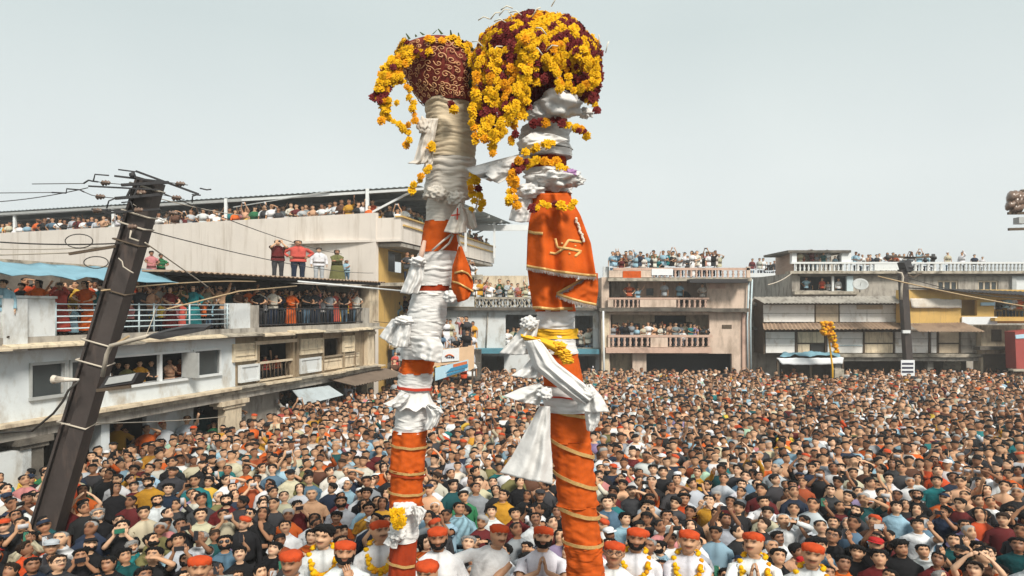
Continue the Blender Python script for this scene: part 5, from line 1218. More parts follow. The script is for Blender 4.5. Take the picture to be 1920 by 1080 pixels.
        t0 = (t1+Vector((sd*.5,0,0))).normalized()
        ring(S+t1*.055, t0, .056, .056, 0)
        if lod < 2: ring(S+t1*.12, t1, .051, .051, 1)
        ring(S+t1*.20, t1, .046, .046, 2)
        if lod < 2: ring(S+t1*.255, t1, .042, .042, 3)
        ring(E_, tm, .042, .042, 4)
        if lod < 2: ring(E_+t2*.04, t2, .041, .041, 5); ring(E_+t2*.13, t2, .037, .035, 6)
        ring(T-t2*.015, t2, .028, .023, 7)
        if lod == 0:
            ring(T+hdir*.025, hdir, .034, .019, 8); ring(T+hdir*.06, hdir, .043, .018, 9); ring(T+hdir*.098, hdir, .041, .014, 10)
        else:
            ring(T+hdir*.06, hdir, .045, .02, 9); ring(T+hdir*.15, hdir, .034, .013, 10)
        loft(loop, rg, 'a')
        hands[sd] = (T, hdir, wv, pnv)
        if lod == 0:
            curl = .9 if pose in ('film','film_high','film_one','crossed','rail') else .35
            for q, ln in enumerate((.066,.078,.072,.056)):
                b0 = T+hdir*.088+wv*((q-1.5)*.0205); d1_ = (hdir+pnv*.15*curl+wv*(q-1.5)*.06).normalized(); d2_ = (hdir+pnv*.9*curl).normalized()
                pts = [b0, b0+d1_*ln*.5, b0+d1_*ln*.5+d2_*ln*.5]
                mb = MB(); mb.tube(pts, [.0105,.0098,.0075], 5); b = len(V_)
                for v in mb.v: addv(v, (1,1,1), ('f', 0))
                for f in mb.f: F.append(tuple(b+i for i in f)); FT.append(('f', 0))
            b0 = T+hdir*.03+wv*(.03*sd*-1); d_ = (hdir*.75-wv*sd*.75+pnv*.3).normalized()
            mb = MB(); mb.tube([b0, b0+d_*.035, b0+d_*.03+(hdir+pnv*.3).normalized()*.045], [.014,.012,.009], 5); b = len(V_)
            for v in mb.v: addv(v, (1,1,1), ('f', 0))
            for f in mb.f: F.append(tuple(b+i for i in f)); FT.append(('f', 0))
    # legs
    cf, cbk = nf//2, nf+nb//2; crotch = addv((0,.01,.77), (1,1,1), ('l', 0)); sh = (.05,.045,.04)
    X_, Y_ = Vector((1,0,0)), Vector((0,1,0)); Zm = Vector((0,0,-1))
    for sd in (1,-1):
        idx = list(range(cf, cbk+1)) if sd > 0 else [j % n for j in range(cbk, cf+n+1)]
        loop = [ro[0][j] for j in idx]+[crotch]; x = sd*.093*WX
        rg = [((x,0,.66),X_,Y_,.088,.090,1,(1,1,1)),((x*1.05,-.01,.46),X_,Y_,.062,.064,2,(1,1,1))]
        if lod < 2: rg.append(((x*1.05,.012,.33),X_,Y_,.057,.06,3,(1,1,1)))
        rg.append(((x*1.08,.02,.10),X_,Y_,.042,.045,4,(1,1,1)))
        fz = Vector((0,.75,.66)).normalized()
        if lod < 2: rg += [((x*1.08,-.0,.058),X_,fz,.046,.062,5,sh),((x*1.12,-.10,.042),X_,Vector((0,0,1)),.048,.038,6,sh),((x*1.15,-.185,.028),X_,Vector((0,0,1)),.036,.022,7,sh)]
        loft(loop, rg, 'l')
    if lean:                                   # bend at the hips
        ML = Matrix.Translation((0,0,.95)) @ Matrix.Rotation(R(lean), 4, 'Y') @ Matrix.Rotation(R(abs(lean)*.5), 4, 'X') @ Matrix.Translation((0,0,-.95))
        for i, t in enumerate(T_):
            if t[0] in 'hafx' or (t[0] == 't' and V_[i].z > 1.0): V_[i] = ML @ V_[i]
        hm = ML @ hm
    return dict(V=V_, F=F, FT=FT, C=C_, T=T_, hm=hm, hands=hands, nt=nt_, lod=lod, ro=ro)
def normals(B):
    N_ = [Vector((0,0,0)) for _ in B['V']]
    for f in B['F']:
        a, b, c = (B['V'][f[i]] for i in (0,1,2)); q = (b-a).cross(c-a)
        if len(f) == 4: q = q+(c-a).cross(B['V'][f[3]]-a)
        for i in f: N_[i] += q
    cen = [v.normalized() if v.length > 0 else Vector((0,0,1)) for v in N_]
    # make normals point outward along each limb: compare with the torso axis on a torso vertex
    for i, t in enumerate(B['T']):
        if t[0] == 't' and t[1] == 3:
            if cen[i].dot(Vector((B['V'][i].x, B['V'][i].y, 0))) < 0: B['flip'] = True
            break
    return cen
def fixnormals(B):                             # consistent outward winding
    me = bpy.data.meshes.new('tmp'); me.from_pydata([tuple(v) for v in B['V']], [], B['F'])
    import bmesh as bm_
    b = bm_.new(); b.from_mesh(me); bm_.ops.recalc_face_normals(b, faces=b.faces[:]); b.verts.ensure_lookup_table(); b.normal_update()
    B['N'] = [v.normal.copy() for v in b.verts]; B['F'] = [tuple(v.index for v in f.verts) for f in b.faces]
    b.free(); bpy.data.meshes.remove(me)
def clothing(B, kind, sleeve='short', pattern='plain'):
    """garment surface lifted off the body: shirt, kurta, dress or trousers"""
    V_, T_, N_ = B['V'], B['T'], B['N']; nt_ = B['nt']; top_ring = nt_-2; sl = 2 if sleeve == 'short' else 7
    if sleeve == 'none': sl = -1
    keep = []
    for f in B['F']:
        if any(T_[i][0] in 'hfx' for i in f): continue
        if kind != 'trousers':
            ok = all((T_[i][0] == 't' and 1 <= T_[i][1] <= top_ring) or (T_[i][0] == 'a' and T_[i][1] <= sl) for i in f)
        else:
            ok = all((T_[i][0] == 't' and T_[i][1] <= 2) or (T_[i][0] == 'l' and T_[i][1] <= 4) for i in f)
        if ok: keep.append(f)
    ids = sorted({i for f in keep for i in f}); mp = {i: k for k, i in enumerate(ids)}
    nv, nc = [], []
    for i in ids:
        t = T_[i]; v = V_[i].copy(); o = .014
        if kind != 'trousers':
            if t[0] == 't':
                o = {1:.030,2:.032,3:.022}.get(t[1], .014)
                if t[1] == top_ring: o = .006; v.z += .006
            else: o = .016+(.016 if t[1] == sl else 0)+(.006 if t[1] in (2,3) else 0)
            o += .007*mnoise.noise(v*9)
        else: o = .012+.006*mnoise.noise(v*8)+(.012 if t[1] == 4 and t[0] == 'l' else 0)
        c = 1.0
        if kind != 'trousers':
            if pattern == 'stripe' and t[0] == 't' and t[1] % 2: c = .35
            elif pattern == 'check': c = .45 if (i*7919 % 3) == 0 else 1.0
            if t[0] == 't' and t[1] == top_ring: c *= .82
            if t[0] == 't' and abs(v.x) < .012 and v.y < 0 and t[1] > 3 and (kind == 'kurta' or sleeve == 'long'): c *= .66
        nv.append(v+N_[i]*o); nc.append((c,c,c))
    nf_ = [tuple(mp[i] for i in f) for f in keep]
    if kind in ('shirt','kurta','dress'):
        base = [mp[i] for i in B['ro'][1]] if all(i in mp for i in B['ro'][1]) else None
        if base:
            prev = base; steps = {'shirt':[(.86,1.02),(.80,1.03)],'kurta':[(.80,1.05),(.66,1.10),(.56,1.12)],'dress':[(.78,1.08),(.55,1.2),(.30,1.32),(.12,1.38)]}[kind]
            n = len(base); cen = Vector((0,.005,0))
            for (z, k) in steps:
                ids2 = []
                for q, b in enumerate(base):
                    v = nv[b]; w_ = 1+.03*math.sin(q*2.1)*(k-1)*8
                    nv.append(Vector((cen.x+(v.x-cen.x)*k*w_, cen.y+(v.y-cen.y)*k*w_, z))); nc.append(nc[b]); ids2.append(len(nv)-1)
                for q in range(n): nf_.append((prev[q], prev[(q+1)%n], ids2[(q+1)%n], ids2[q]))
                prev = ids2
    if kind in ('shirt','kurta') and B['lod'] == 0 and all(i in mp for i in B['ro'][top_ring]):
        base = [mp[i] for i in B['ro'][top_ring]]; n = len(base); cen = sum((nv[b] for b in base), Vector())/n; prev = base
        for dz, k in (((.022,1.0),(.020,1.10),(-.014,1.42)) if kind == 'shirt' else ((.024,1.0),(.024,1.08))):
            ids2 = []
            for b in base:
                v = nv[b]-cen; nv.append(cen+Vector((v.x*k, v.y*k, v.z+dz-(.02 if v.y < -.03 and dz > 0 else 0)))); nc.append((.9,.9,.9)); ids2.append(len(nv)-1)
            for q in range(n): nf_.append((prev[q], prev[(q+1)%n], ids2[(q+1)%n], ids2[q]))
            prev = ids2
    return nv, nf_, nc
def shell_part(nf, nb, zlo, ztop, th, rings, close=True, seed=0, nzs=.0, only=None, wide=1.0):
    """surface following the head between zlo(angle) and ztop, in head space"""
    A_ = angles(nf, nb); n = nf+nb; vs = []; fs = []; m_ = rings
    for i in range(m_+1):
        t = i/m_
        for j, a in enumerate(A_):
            deg = abs(math.degrees(math.atan2(math.sin(a), math.cos(a)))); lo_ = zlo(deg)+(.007*math.sin(j*2.7+seed) if close and seed else 0); hi_ = ztop(deg) if callable(ztop) else ztop
            z = lo_+(hi_-lo_)*t; rx, rf, rb = head_r(z); h = th*(.12+.88*min(1, t*1.7)**.8) if close else th*math.sin(PI*min(max(t,.06),.94))
            if lo_ < -.115: 
                rx, rf, rb = head_r(max(z, -.03)); k_ = 1+.35*max(0,(-.03-z)/.3)*wide; rx *= k_; rb *= k_; rf *= k_
            h *= 1+nzs*(mnoise.noise(Vector((math.sin(a)*4+seed, math.cos(a)*4, z*26)))+.7*mnoise.noise(Vector((math.sin(a)*11+seed, math.cos(a)*11, z*60))))
            zz = z+(h*.8*t if close else 0); p = ellv(a, rx+h, rf+h, rb+h, 0, zz); vs.append(p)
    for i in range(m_):
        for j in range(n):
            a2 = abs(math.degrees(math.atan2(math.sin(A_[j]), math.cos(A_[j])))); a3 = abs(math.degrees(math.atan2(math.sin(A_[(j+1)%n]), math.cos(A_[(j+1)%n]))))
            if only and (max(a2, a3) > only): continue
            fs.append((i*n+j, i*n+(j+1)%n, (i+1)*n+(j+1)%n, (i+1)*n+j))
    if close:
        vs.append(Vector((0,.004,.124+th*.95))); b = len(vs)-1
        for j in range(n): fs.append((m_*n+j, m_*n+(j+1)%n, b))
    return vs, fs
def hl(f, s, b):                               # hairline heights at front, side, back
    def g_(d):
        if d < 40: return f
        if d < 75: return f+(s-f)*(d-40)/35
        if d < 105: return s
        return s+(b-s)*(d-105)/75
    return g_
def head_piece(style, lod=0):
    nf, nb = ((14,6),(8,4),(4,4))[lod]; r_ = (7,4,2)[lod]
    if style == 'short': return shell_part(nf,nb,hl(.082,-.002,-.062),.114,.013,r_,nzs=.35,seed=1)
    if style == 'tall': return shell_part(nf,nb,hl(.080,.008,-.055),.114,.026,r_,nzs=.45,seed=5)
    if style == 'curly': return shell_part(nf,nb,hl(.070,-.01,-.07),.112,.030,r_,nzs=.9,seed=8)
    if style == 'fringe': return shell_part(nf,nb,hl(.058,-.015,-.07),.114,.017,r_,nzs=.45,seed=11)
    if style == 'balding': return shell_part(nf,nb,hl(.108,.02,-.05),.113,.008,r_,nzs=.3,seed=3)
    if style == 'long': return shell_part(nf,nb,hl(.082,-.10,-.28),.114,.015,r_+2,nzs=.3,seed=7)
    if style == 'turban': return shell_part(nf,nb,hl(.052,.030,-.008),.108,.019,r_+1,nzs=.5,seed=13)
    if style == 'cap':
        vs, fs = shell_part(nf,nb,hl(.052,.05,.03),.112,.016,r_,nzs=.05); b = len(vs); k = 7
        for i in range(k):
            a = R(-62+124*i/(k-1)); p0 = ellv(a,.09,.108,.1,0,.056); p1 = ellv(a,.098,.185,.1,-.0,.038+.012*math.cos(a)); vs += [p0, p1, p0+Vector((0,0,-.006)), p1+Vector((0,0,-.006))]
        for i in range(k-1):
            q = b+4*i; fs += [(q,q+4,q+5,q+1),(q+2,q+3,q+7,q+6),(q+1,q+5,q+7,q+3)]
        return vs, fs
    if style == 'beard': return shell_part(nf,nb,lambda d: -.113, lambda d: -.066 if d < 24 else (-.030 if d < 60 else .0),.014,3,False,nzs=.3,only=100)
def simple_mesh(name, vs, fs, mat, cols=None, smooth=True):
    me = bpy.data.meshes.new(name); me.from_pydata([tuple(v) for v in vs], [], fs); me.materials.append(mat)
    me.polygons.foreach_set('use_smooth', [smooth]*len(fs)); at = me.color_attributes.new('Col', 'FLOAT_COLOR', 'POINT')
    cols = cols or [(1,1,1)]*len(vs); at.data.foreach_set('color', [x for c in cols for x in (*c, 1)]); me.update(); return me
BODY = {}; MESH = {}
def body(pose, pitch, yaw, lean=0, tash=False):
    k = (pose, pitch, yaw, lean, tash)
    if k not in BODY:
        B = make_body(pose, pitch, yaw, 0, lean, tash); fixnormals(B)
        # legs are covered by trousers; give feet a shoe colour through the colour layer only
        B['mesh'] = simple_mesh('person', B['V'], B['F'], skin_mat, B['C']); BODY[k] = B
    return BODY[k]
def cloth_mesh(k, kind, sleeve, pattern):
    kk = (k, kind, sleeve, pattern)
    if kk not in MESH:
        v, f, c = clothing(BODY[k], kind, sleeve, pattern); MESH[kk] = simple_mesh(kind, v, f, cloth_obj, c)
    return MESH[kk]
def piece_mesh(style):
    if style not in MESH:
        v, f = head_piece(style)
        if style in ('short','tall','curly','fringe','long','balding'):
            v = list(v); f = list(f); hr_ = random.Random(len(style)); n0 = len(v)
            for _ in range(110 if style != 'balding' else 30):
                p = v[hr_.randrange(20, n0)]; q = Vector(p); o = (q-Vector((0,.02,0))).normalized(); t = Vector((hr_.uniform(-1,1), hr_.uniform(-1,.6), hr_.uniform(-.9,.5)))
                d = (o*.6+t*.9).normalized()*hr_.uniform(.014,.034); s_ = d.cross(o)
                if s_.length < 1e-5: continue
                s_ = s_.normalized()*.0075; b = len(v); q = q-o*.004; v += [q-s_, q+s_, q+d]; f.append((b,b+1,b+2))
        MESH[style] = simple_mesh(style, v, f, cloth_obj if style in ('turban','cap') else hair_mat)
    return MESH[style]
_m = MB(); 
for s_ in (-1,1): _m.tube([(s_*.036*WX+.029*math.cos(a), -.106-.004*math.cos(a), .016+.022*math.sin(a)) for a in np.linspace(0,2*PI,13)], .0035, 4, False)
_m.tube([(-.008,-.112,.02),(.008,-.112,.02)], .0035, 4)
for s_ in (-1,1): _m.tube([(s_*.072*WX,-.095,.02),(s_*.088*WX,.0,.02)], .003, 4)
SPEC = _m.mesh('spectacles', iron)
for s_ in (-1,1): _m.lathe((s_*.036*WX,-.106,.016), [(.001,0),(.028,.002),(.028,.006),(.001,.008)], 12, (Vector((1,0,0)),Vector((0,0,1)),Vector((0,-1,0))))
SUNG = _m.mesh('sunglasses', phone_black)
_m = MB()
def garland_mesh():
    m = MB(); rr = random.Random(3); pts = []
    for i in range(31):
        t = i/30; a = -PI*.5+2*PI*t*1.0
    for i in range(34):
        a = 2*PI*i/34; sx = math.sin(a); cy_ = math.cos(a)
        x = .095*WX*sx; y = .02-.105*cy_; z = 1.505 if cy_ < 0 else 1.49-.22*max(0,cy_)**.8
        if cy_ > 0: y = .01-.172*min(1, cy_*1.7); x = .125*WX*sx
        pts.append(Vector((x,y-.012,z)))
    for i, p in enumerate(pts):
        m.mi = 0 if rr.random() < .75 else 1
        icoblob(m, p+Vector((rr.uniform(-.008,.008),rr.uniform(-.01,.0),rr.uniform(-.008,.008))), .033,.030,.028,.5,4,i*1.7,4)
        if i % 2 == 0 and p.y < -.05: icoblob(m, p+Vector((rr.uniform(-.035,.035),-.014,rr.uniform(-.04,.03))), .033,.030,.028,.5,4,i*2.7,4)
    return m.mesh('garland', [petal_y, petal_o])
GARL = garland_mesh()
def phone_mesh(mat):
    m = MB(); pts = []
    for sx, sz in ((1,1),(-1,1),(-1,-1),(1,-1)):
        for k in range(3):
            a = {(1,1):0,(-1,1):PI/2,(-1,-1):PI,(1,-1):1.5*PI}[(sx,sz)]+k*PI/4; pts.append(Vector((sx*.030+.008*math.cos(a), -.005, sz*.072+.008*math.sin(a))))
    m.hexa(pts, (0,.010,0)); m.hexa([Vector((x,-.0075,z)) for x,z in ((.004,.045),(.032,.045),(.032,.074),(.004,.074))], (0,.0026,0))
    return m.mesh('phone', mat)
PHM = {'black':phone_mesh(phone_black),'pale':phone_mesh(phone_pale),'dark green':phone_mesh(phone_teal)}
_m = MB(); _m.lathe((.012,-.0078,.067), [(.006,0),(.006,-.003)], 8, (Vector((1,0,0)),Vector((0,0,1)),Vector((0,1,0)))); _m.lathe((.025,-.0078,.053), [(.006,0),(.006,-.003)], 8, (Vector((1,0,0)),Vector((0,0,1)),Vector((0,1,0)))); LENS = _m.mesh('lens', lens_dark)
COLR = {'black':(.016,.016,.018),'charcoal':(.045,.045,.05),'navy':(.02,.03,.055),'white':(.70,.71,.73),'off white':(.58,.55,.48),'grey':(.23,.25,.27),'pale grey':(.42,.45,.48),'light blue':(.28,.44,.54),'denim blue':(.09,.16,.23),
 'teal':(.02,.17,.18),'dark teal':(.012,.075,.08),'orange':(.62,.12,.02),'red orange':(.52,.07,.02),'maroon':(.11,.015,.016),'brown':(.10,.045,.028),'mustard':(.52,.26,.03),'yellow':(.70,.45,.06),'peach':(.62,.36,.22),'pink':(.55,.22,.22),
 'coral red':(.52,.09,.07),'olive':(.16,.15,.06),'cream':(.52,.48,.34),'lavender':(.26,.20,.33),'mint':(.38,.56,.42),'green':(.03,.16,.07),'rust':(.32,.07,.025),'red':(.42,.025,.025)}
SKIN = [(.55,.315,.185),(.47,.255,.145),(.62,.375,.23),(.36,.18,.10),(.53,.30,.175),(.27,.13,.072),(.66,.41,.265)]
HAIRC = {'black':(.010,.009,.009),'brown':(.03,.018,.012),'grey':(.30,.29,.28),'white':(.6,.6,.58)}
PEOPLE = []
def add_person(pos, face=0, scale=1.0, pose='down', shirt='white', kind='shirt', sleeve='short', pattern='plain', hair='short', hairc='black', skin=None, pitch=12, yaw=0, lean=0,
               tash=False, beard=False, glasses=None, wreath=False, pants='charcoal', phone='black', place=None, group=None, capc=None, fixed=None, stout=1.0):
    k = (pose, pitch, yaw, lean, tash); B = body(*k); skin = skin or rnd.choice(SKIN)
    o = bpy.data.objects.new('person', B['mesh']); col.objects.link(o); o.location = pos; o.rotation_euler = (0,0,face); o.scale = (scale*stout, scale*stout, scale); o.color = (*skin,1); ORG[o.name] = Vector((0,0,0))
    def ch(name, me, c, mw=None):
        q = bpy.data.objects.new(name, me); col.objects.link(q); q.parent = o; q.color = (*c,1)
        if mw is not None: q.matrix_basis = mw
        return q
    def jit(c):
        g_ = rnd.uniform(.85,1.12); return tuple(min(.8,max(0,x*g_*rnd.uniform(.97,1.03))) for x in c)
    ch({'shirt':'shirt','kurta':'kurta','dress':'dress'}[kind], cloth_mesh(k, kind, sleeve, pattern), jit(COLR[shirt]))
    ch('trousers', cloth_mesh(k, 'trousers', '', 'plain'), COLR[pants])
    if hair in ('turban','cap'): ch('cap', piece_mesh(hair), COLR[capc or 'red orange'], B['hm'])
    elif hair != 'bald': ch('hair', piece_mesh(hair), HAIRC[hairc], B['hm'])
    if beard: ch('beard', piece_mesh('beard'), HAIRC[hairc if hairc != 'brown' else 'black'], B['hm'])
    if glasses: ch(glasses, SUNG if glasses == 'sunglasses' else SPEC, (1,1,1), B['hm'])
    if wreath:
        g_ = ch('garland', GARL, (1,1,1)); g_['kind'] = 'stuff'
    rec = dict(o=o, pos=Vector(pos), shirt=shirt, kind=kind, pose=pose, hair=hair, hairc=hairc, beard=beard, tash=tash, glasses=glasses, wreath=wreath, capc=capc, place=place, group=group, pattern=pattern, sleeve=sleeve, fixed=fixed, phone=None)
    if pose in PHONE:
        (px_,py_,pz_), wide = PHONE[pose]
        p = bpy.data.objects.new('phone', PHM[phone]); col.objects.link(p)
        mw = Matrix.Translation(pos) @ Matrix.Rotation(face,4,'Z') @ Matrix.Diagonal((scale,scale,scale,1)) @ Matrix.Translation((px_,py_,pz_)) @ (Matrix.Rotation(R(90),4,'Y') if wide else Matrix.Identity(4)) @ Matrix.Rotation(R(-10),4,'X')
        p.matrix_basis = mw; l = bpy.data.objects.new('lens', LENS); col.objects.link(l); l.parent = p; rec['phone'] = (p, phone)
    PEOPLE.append(rec); return rec
def face_cam(p): return math.atan2(p[0], p[1])*-1.0      # turn so that the figure looks to the camera
def ground_at(px, py, s=1.0, z0=0.0, hz_=1.62):
    z = z0+hz_*s; Y = (HC-z)*FPX/(py-HZ); return Vector(((px-960)/FPX*Y, Y, z0))
SPOTS = []
def ok_spot(p, dmin): return all((p.x-q.x)**2+(p.y-q.y)**2 > dmin*dmin for q in SPOTS)
# low wooden platform that carries the men in orange caps
pf = empty('platform', (0,7.9,0), 'low wooden plank platform under the men in orange caps', 'platform')
for i in range(8):
    m = MB(); m.box((0,7.28+.17*i,.80+.004*(i%2)), 4.6,.08,.03); m.build('plank', wood_pale, pf)
for x in (-4.4,-1.5,1.5,4.4):
    for y in (7.3,8.4): m = MB(); m.box((x,y,.385), .06,.06,.385); m.build('leg', wood_dark, pf)
PZ = .83
CAPS = [ # px, py of the face, pose, extras, label
 (548,1058,'down',dict(yaw=-25,pitch=0),'person in flat orange cap low at the bottom, dark face turned left'),
 (372,1070,'down',dict(pitch=8),'person in red orange cap at bottom left, white shirt, mostly hidden'),
 (645,1040,'mouth',dict(beard=True,pitch=8,kind='kurta',sleeve='short'),'stout bearded person in orange cap and white kurta, hand at his mouth'),
 (712,1000,'down',dict(wreath=True,yaw=25,kind='kurta',sleeve='long'),'person in orange cap and marigold garland half behind the white wrapped pole foot'),
 (822,1012,'down',dict(beard=True,pitch=4,kind='kurta',sleeve='short'),'person in orange cap looking down, plain white buttoned kurta, right of pole foot'),
 (908,1000,'reach',dict(kind='kurta',sleeve='long',lean=14,yaw=25,pitch=18),'person in orange cap bending sideways with outstretched arm, creased white kurta'),
 (1017,1012,'pray',dict(beard=True,kind='kurta',sleeve='short',pitch=14),'bearded person in orange cap with palms pressed together before his face'),
 (803,1078,'down',dict(pitch=0,yaw=-25),'orange cap of a person at the very bottom beside the dark red pole foot'),
 (1150,1042,'down',dict(glasses='spectacles',kind='kurta',sleeve='long',pitch=14),'spectacled person in orange cap just right of the orange pole'),
 (1192,1014,'down',dict(beard=True,wreath=True,kind='kurta',sleeve='long',pitch=8),'black bearded person in orange cap and garland right of the orange pole'),
 (1290,1018,'crossed',dict(wreath=True,kind='kurta',sleeve='long',pitch=8),'person in orange cap and full marigold garland with folded arms'),
 (1415,1024,'pray',dict(wreath=True,kind='kurta',sleeve='long',yaw=-25,pitch=14),'person in orange cap and garland pressing palms together, white kurta'),
 (1522,1044,'down',dict(wreath=True,kind='kurta',sleeve='long',pitch=8),'orange capped person with thin garland, rightmost of the capped row'),
]
for px_, py_, ps, kw, lab in CAPS:
    p = ground_at(px_, py_, 1.0, PZ); p.z = PZ; SPOTS.append(p)
    kw = dict(dict(shirt='white', pants='orange', hair='turban', skin=rnd.choice([SKIN[1],SKIN[3],SKIN[4]]), tash=True), **kw)
    add_person(p, face_cam(p), 1.0, ps, place='cap', fixed=lab, group='men in orange caps', **kw)
p = ground_at(606,1008,1.0,PZ); p.z = PZ; SPOTS.append(p)
add_person(p, face_cam(p), 1.0, 'down', shirt='white', kind='kurta', sleeve='long', wreath=True, hair='tall', yaw=-25, pitch=4, tash=True, place='cap', fixed='bareheaded person in white kurta and garland with a painted forehead', group='men in orange caps')
# people told apart in the front of the crowd: picture place of the face, shirt, pose, extras
S_ = lambda *a, **k: (a, k)
NEAR = [S_(31,970,'charcoal','down',glasses='spectacles',skin=SKIN[3]),S_(52,937,'brown','down'),S_(95,1028,'charcoal','down',hair='cap',capc='pale grey'),S_(152,1046,'black','film',hair='tall'),S_(185,968,'black','down',hairc='grey',glasses='spectacles',beard=True,kw=1),
 S_(125,953,'maroon','down'),S_(230,992,'black','film',phone='dark green'),S_(335,1016,'pale grey','down',hair='fringe'),S_(292,1040,'light blue','down',hair='bald',pitch=0),S_(422,1022,'denim blue','down',glasses='sunglasses',beard=True,sleeve='long',hair='tall'),
 S_(340,988,'black','film'),S_(377,969,'cream','down',tash=True),S_(296,941,'white','down',sleeve='long',beard=True,pitch=22),S_(217,918,'black','down',hair='long',kind='dress'),S_(155,921,'green','mouth'),S_(280,906,'mustard','down',beard=True),S_(315,919,'navy','down'),
 S_(322,886,'charcoal','down',hair='cap',capc='black'),S_(425,941,'maroon','down',beard=True),S_(437,917,'charcoal','down'),S_(380,874,'black','point',hair='cap',capc='black',sleeve='long'),S_(212,838,'black','down',hair='cap',capc='black'),S_(172,858,'rust','down'),S_(200,872,'orange','film_one',sleeve='long',kind='dress',hair='long'),
 S_(238,856,'peach','pray'),S_(268,850,'teal','down',kind='dress',hair='long',sleeve='long'),S_(300,832,'pink','down',kind='dress',hair='long'),S_(335,842,'orange','down'),S_(405,822,'mint','down',kind='dress',hair='long'),S_(357,822,'olive','down',kind='dress'),
 S_(535,991,'white','down',tash=True,hair='short'),S_(511,1032,'black','down',pattern='check',sleeve='long',hair='fringe'),S_(467,966,'black','mouth',glasses='sunglasses'),S_(557,951,'maroon','film'),S_(630,972,'orange','down',sleeve='short',tash=True),S_(692,958,'mustard','down',pattern='check',tash=True,hair='tall'),
 S_(640,945,'pale grey','down',beard=True),S_(650,911,'light blue','down',hair='balding',hairc='grey',glasses='spectacles'),S_(686,928,'black','down',hair='curly'),S_(585,930,'peach','down',hair='balding',hairc='grey'),S_(492,949,'charcoal','down'),S_(507,918,'off white','down',pattern='check',beard=True),
 S_(545,891,'cream','down',hair='cap',capc='black'),S_(860,956,'light blue','down',pattern='check',hair='short',yaw=25),S_(922,962,'white','down',hair='fringe'),S_(967,966,'maroon','down',hair='fringe'),S_(1005,976,'white','down',tash=True,pitch=28),S_(1045,962,'black','down'),S_(942,931,'mustard','down'),
 S_(892,918,'grey','down'),S_(1012,930,'black','down',hair='cap',capc='charcoal',sleeve='long'),S_(975,906,'black','down',hair='curly'),S_(1172,976,'light blue','down',hair='curly',kind='shirt'),S_(1217,951,'black','film'),S_(1140,946,'denim blue','down',sleeve='long'),S_(1185,923,'charcoal','shade',hair='cap',capc='black'),
 S_(1252,971,'white','film',sleeve='long'),S_(1282,938,'red orange','down'),S_(1270,902,'peach','down'),S_(1225,882,'white','down'),S_(1360,978,'pale grey','film_high',phone='black'),S_(1330,942,'mustard','film',phone='pale'),S_(1470,978,'white','shade',kind='kurta',sleeve='long',hair='balding',hairc='white'),
 S_(1460,1010,'white','down',hair='short',tash=True),S_(1433,944,'white','pray'),S_(1527,948,'black','film_one',phone='dark green',yaw=25),S_(1563,984,'black','down',tash=True),S_(1603,961,'charcoal','down',beard=True),S_(1588,934,'charcoal','down'),S_(1487,914,'brown','down',sleeve='long',beard=True),
 S_(1557,921,'charcoal','down'),S_(1390,911,'white','down'),S_(1722,988,'white','film_one',phone='pale'),S_(1810,988,'lavender','down'),S_(1640,1014,'black','film_high',phone='pale'),S_(1650,1050,'maroon','down',hair='curly'),S_(1757,1052,'maroon','down'),S_(1790,1018,'dark teal','film_one'),
 S_(1852,1040,'dark teal','film',phone='pale'),S_(1910,1025,'dark teal','down'),S_(1893,968,'black','down',pattern='check',hair='curly'),S_(1770,961,'navy','film'),S_(1680,954,'light blue','down'),S_(1720,931,'black','down',beard=True),S_(1757,905,'teal','down'),S_(1667,899,'white','mouth'),
 S_(1577,880,'black','pray'),S_(1603,869,'black','down',hair='long'),S_(1673,872,'charcoal','down',hair='long',sleeve='none'),S_(1750,865,'orange','film_high',hair='short'),S_(1500,879,'black','heart'),S_(1529,875,'dark teal','down'),S_(1413,875,'mustard','film_high',phone='black',sleeve='long'),
 S_(1423,896,'teal','down'),S_(1307,888,'mustard','point',sleeve='long'),S_(450,1042,'black','down',tash=True),S_(60,1062,'navy','film_one'),S_(205,1060,'black','down'),S_(1690,1030,'black','down',hair='curly'),S_(1580,1060,'orange','down'),S_(1870,1075,'dark teal','down')]
for a, k in NEAR:
    k = dict(k); k.pop('kw', None); px_, py_, sh_, ps = a
    s = rnd.uniform(.85,.92); p = ground_at(px_, py_, s)
    if not ok_spot(p, .22): continue
    SPOTS.append(p); k.setdefault('pitch', rnd.choice((14,22,28))); k.setdefault('yaw', rnd.choice((0,0,0,-25,25))); k.setdefault('stout', rnd.uniform(.94,1.15)); k.setdefault('hair', rnd.choice(('short','short','tall','fringe')))
    add_person(p, face_cam(p)+rnd.uniform(-.25,.25), s, ps, sh_, place='ground', group='people in the street crowd', **k)
# fill the street
def crowd_colour(x, Y):
    w_ = dict(COLW)
    if Y < 16 and (x < -4): w_['black'] *= 1.8; w_['charcoal'] *= 1.5; w_['white'] *= .5
    if Y < 14 and x > 5: w_['black'] *= 1.6; w_['dark teal'] *= 3; w_['maroon'] *= 2.5; w_['white'] *= .5
    if Y > 15: w_['white'] *= 2.8; w_['pale grey'] *= 2; w_['light blue'] *= 2; w_['cream'] *= 2.2; w_['off white'] *= 2; w_['orange'] *= 1.4; w_['black'] *= .7; w_['brown'] *= .6
    return rnd.choices(list(w_), list(w_.values()))[0]
COLW = {'black':16,'charcoal':9,'navy':8,'white':13,'off white':6,'grey':4,'pale grey':6,'light blue':5,'denim blue':4,'teal':3.5,'dark teal':2.5,'orange':6.5,'red orange':2.5,'maroon':4.5,'brown':3.5,'mustard':3,'yellow':1.2,'peach':6.5,'pink':2.5,'coral red':1.5,'olive':2,'cream':4,'lavender':1.2,'mint':.6,'green':.8,'rust':3}
def left_limit(Y): return -11.1+(Y-15)*5/16+.3
cand = []
Y = 8.75
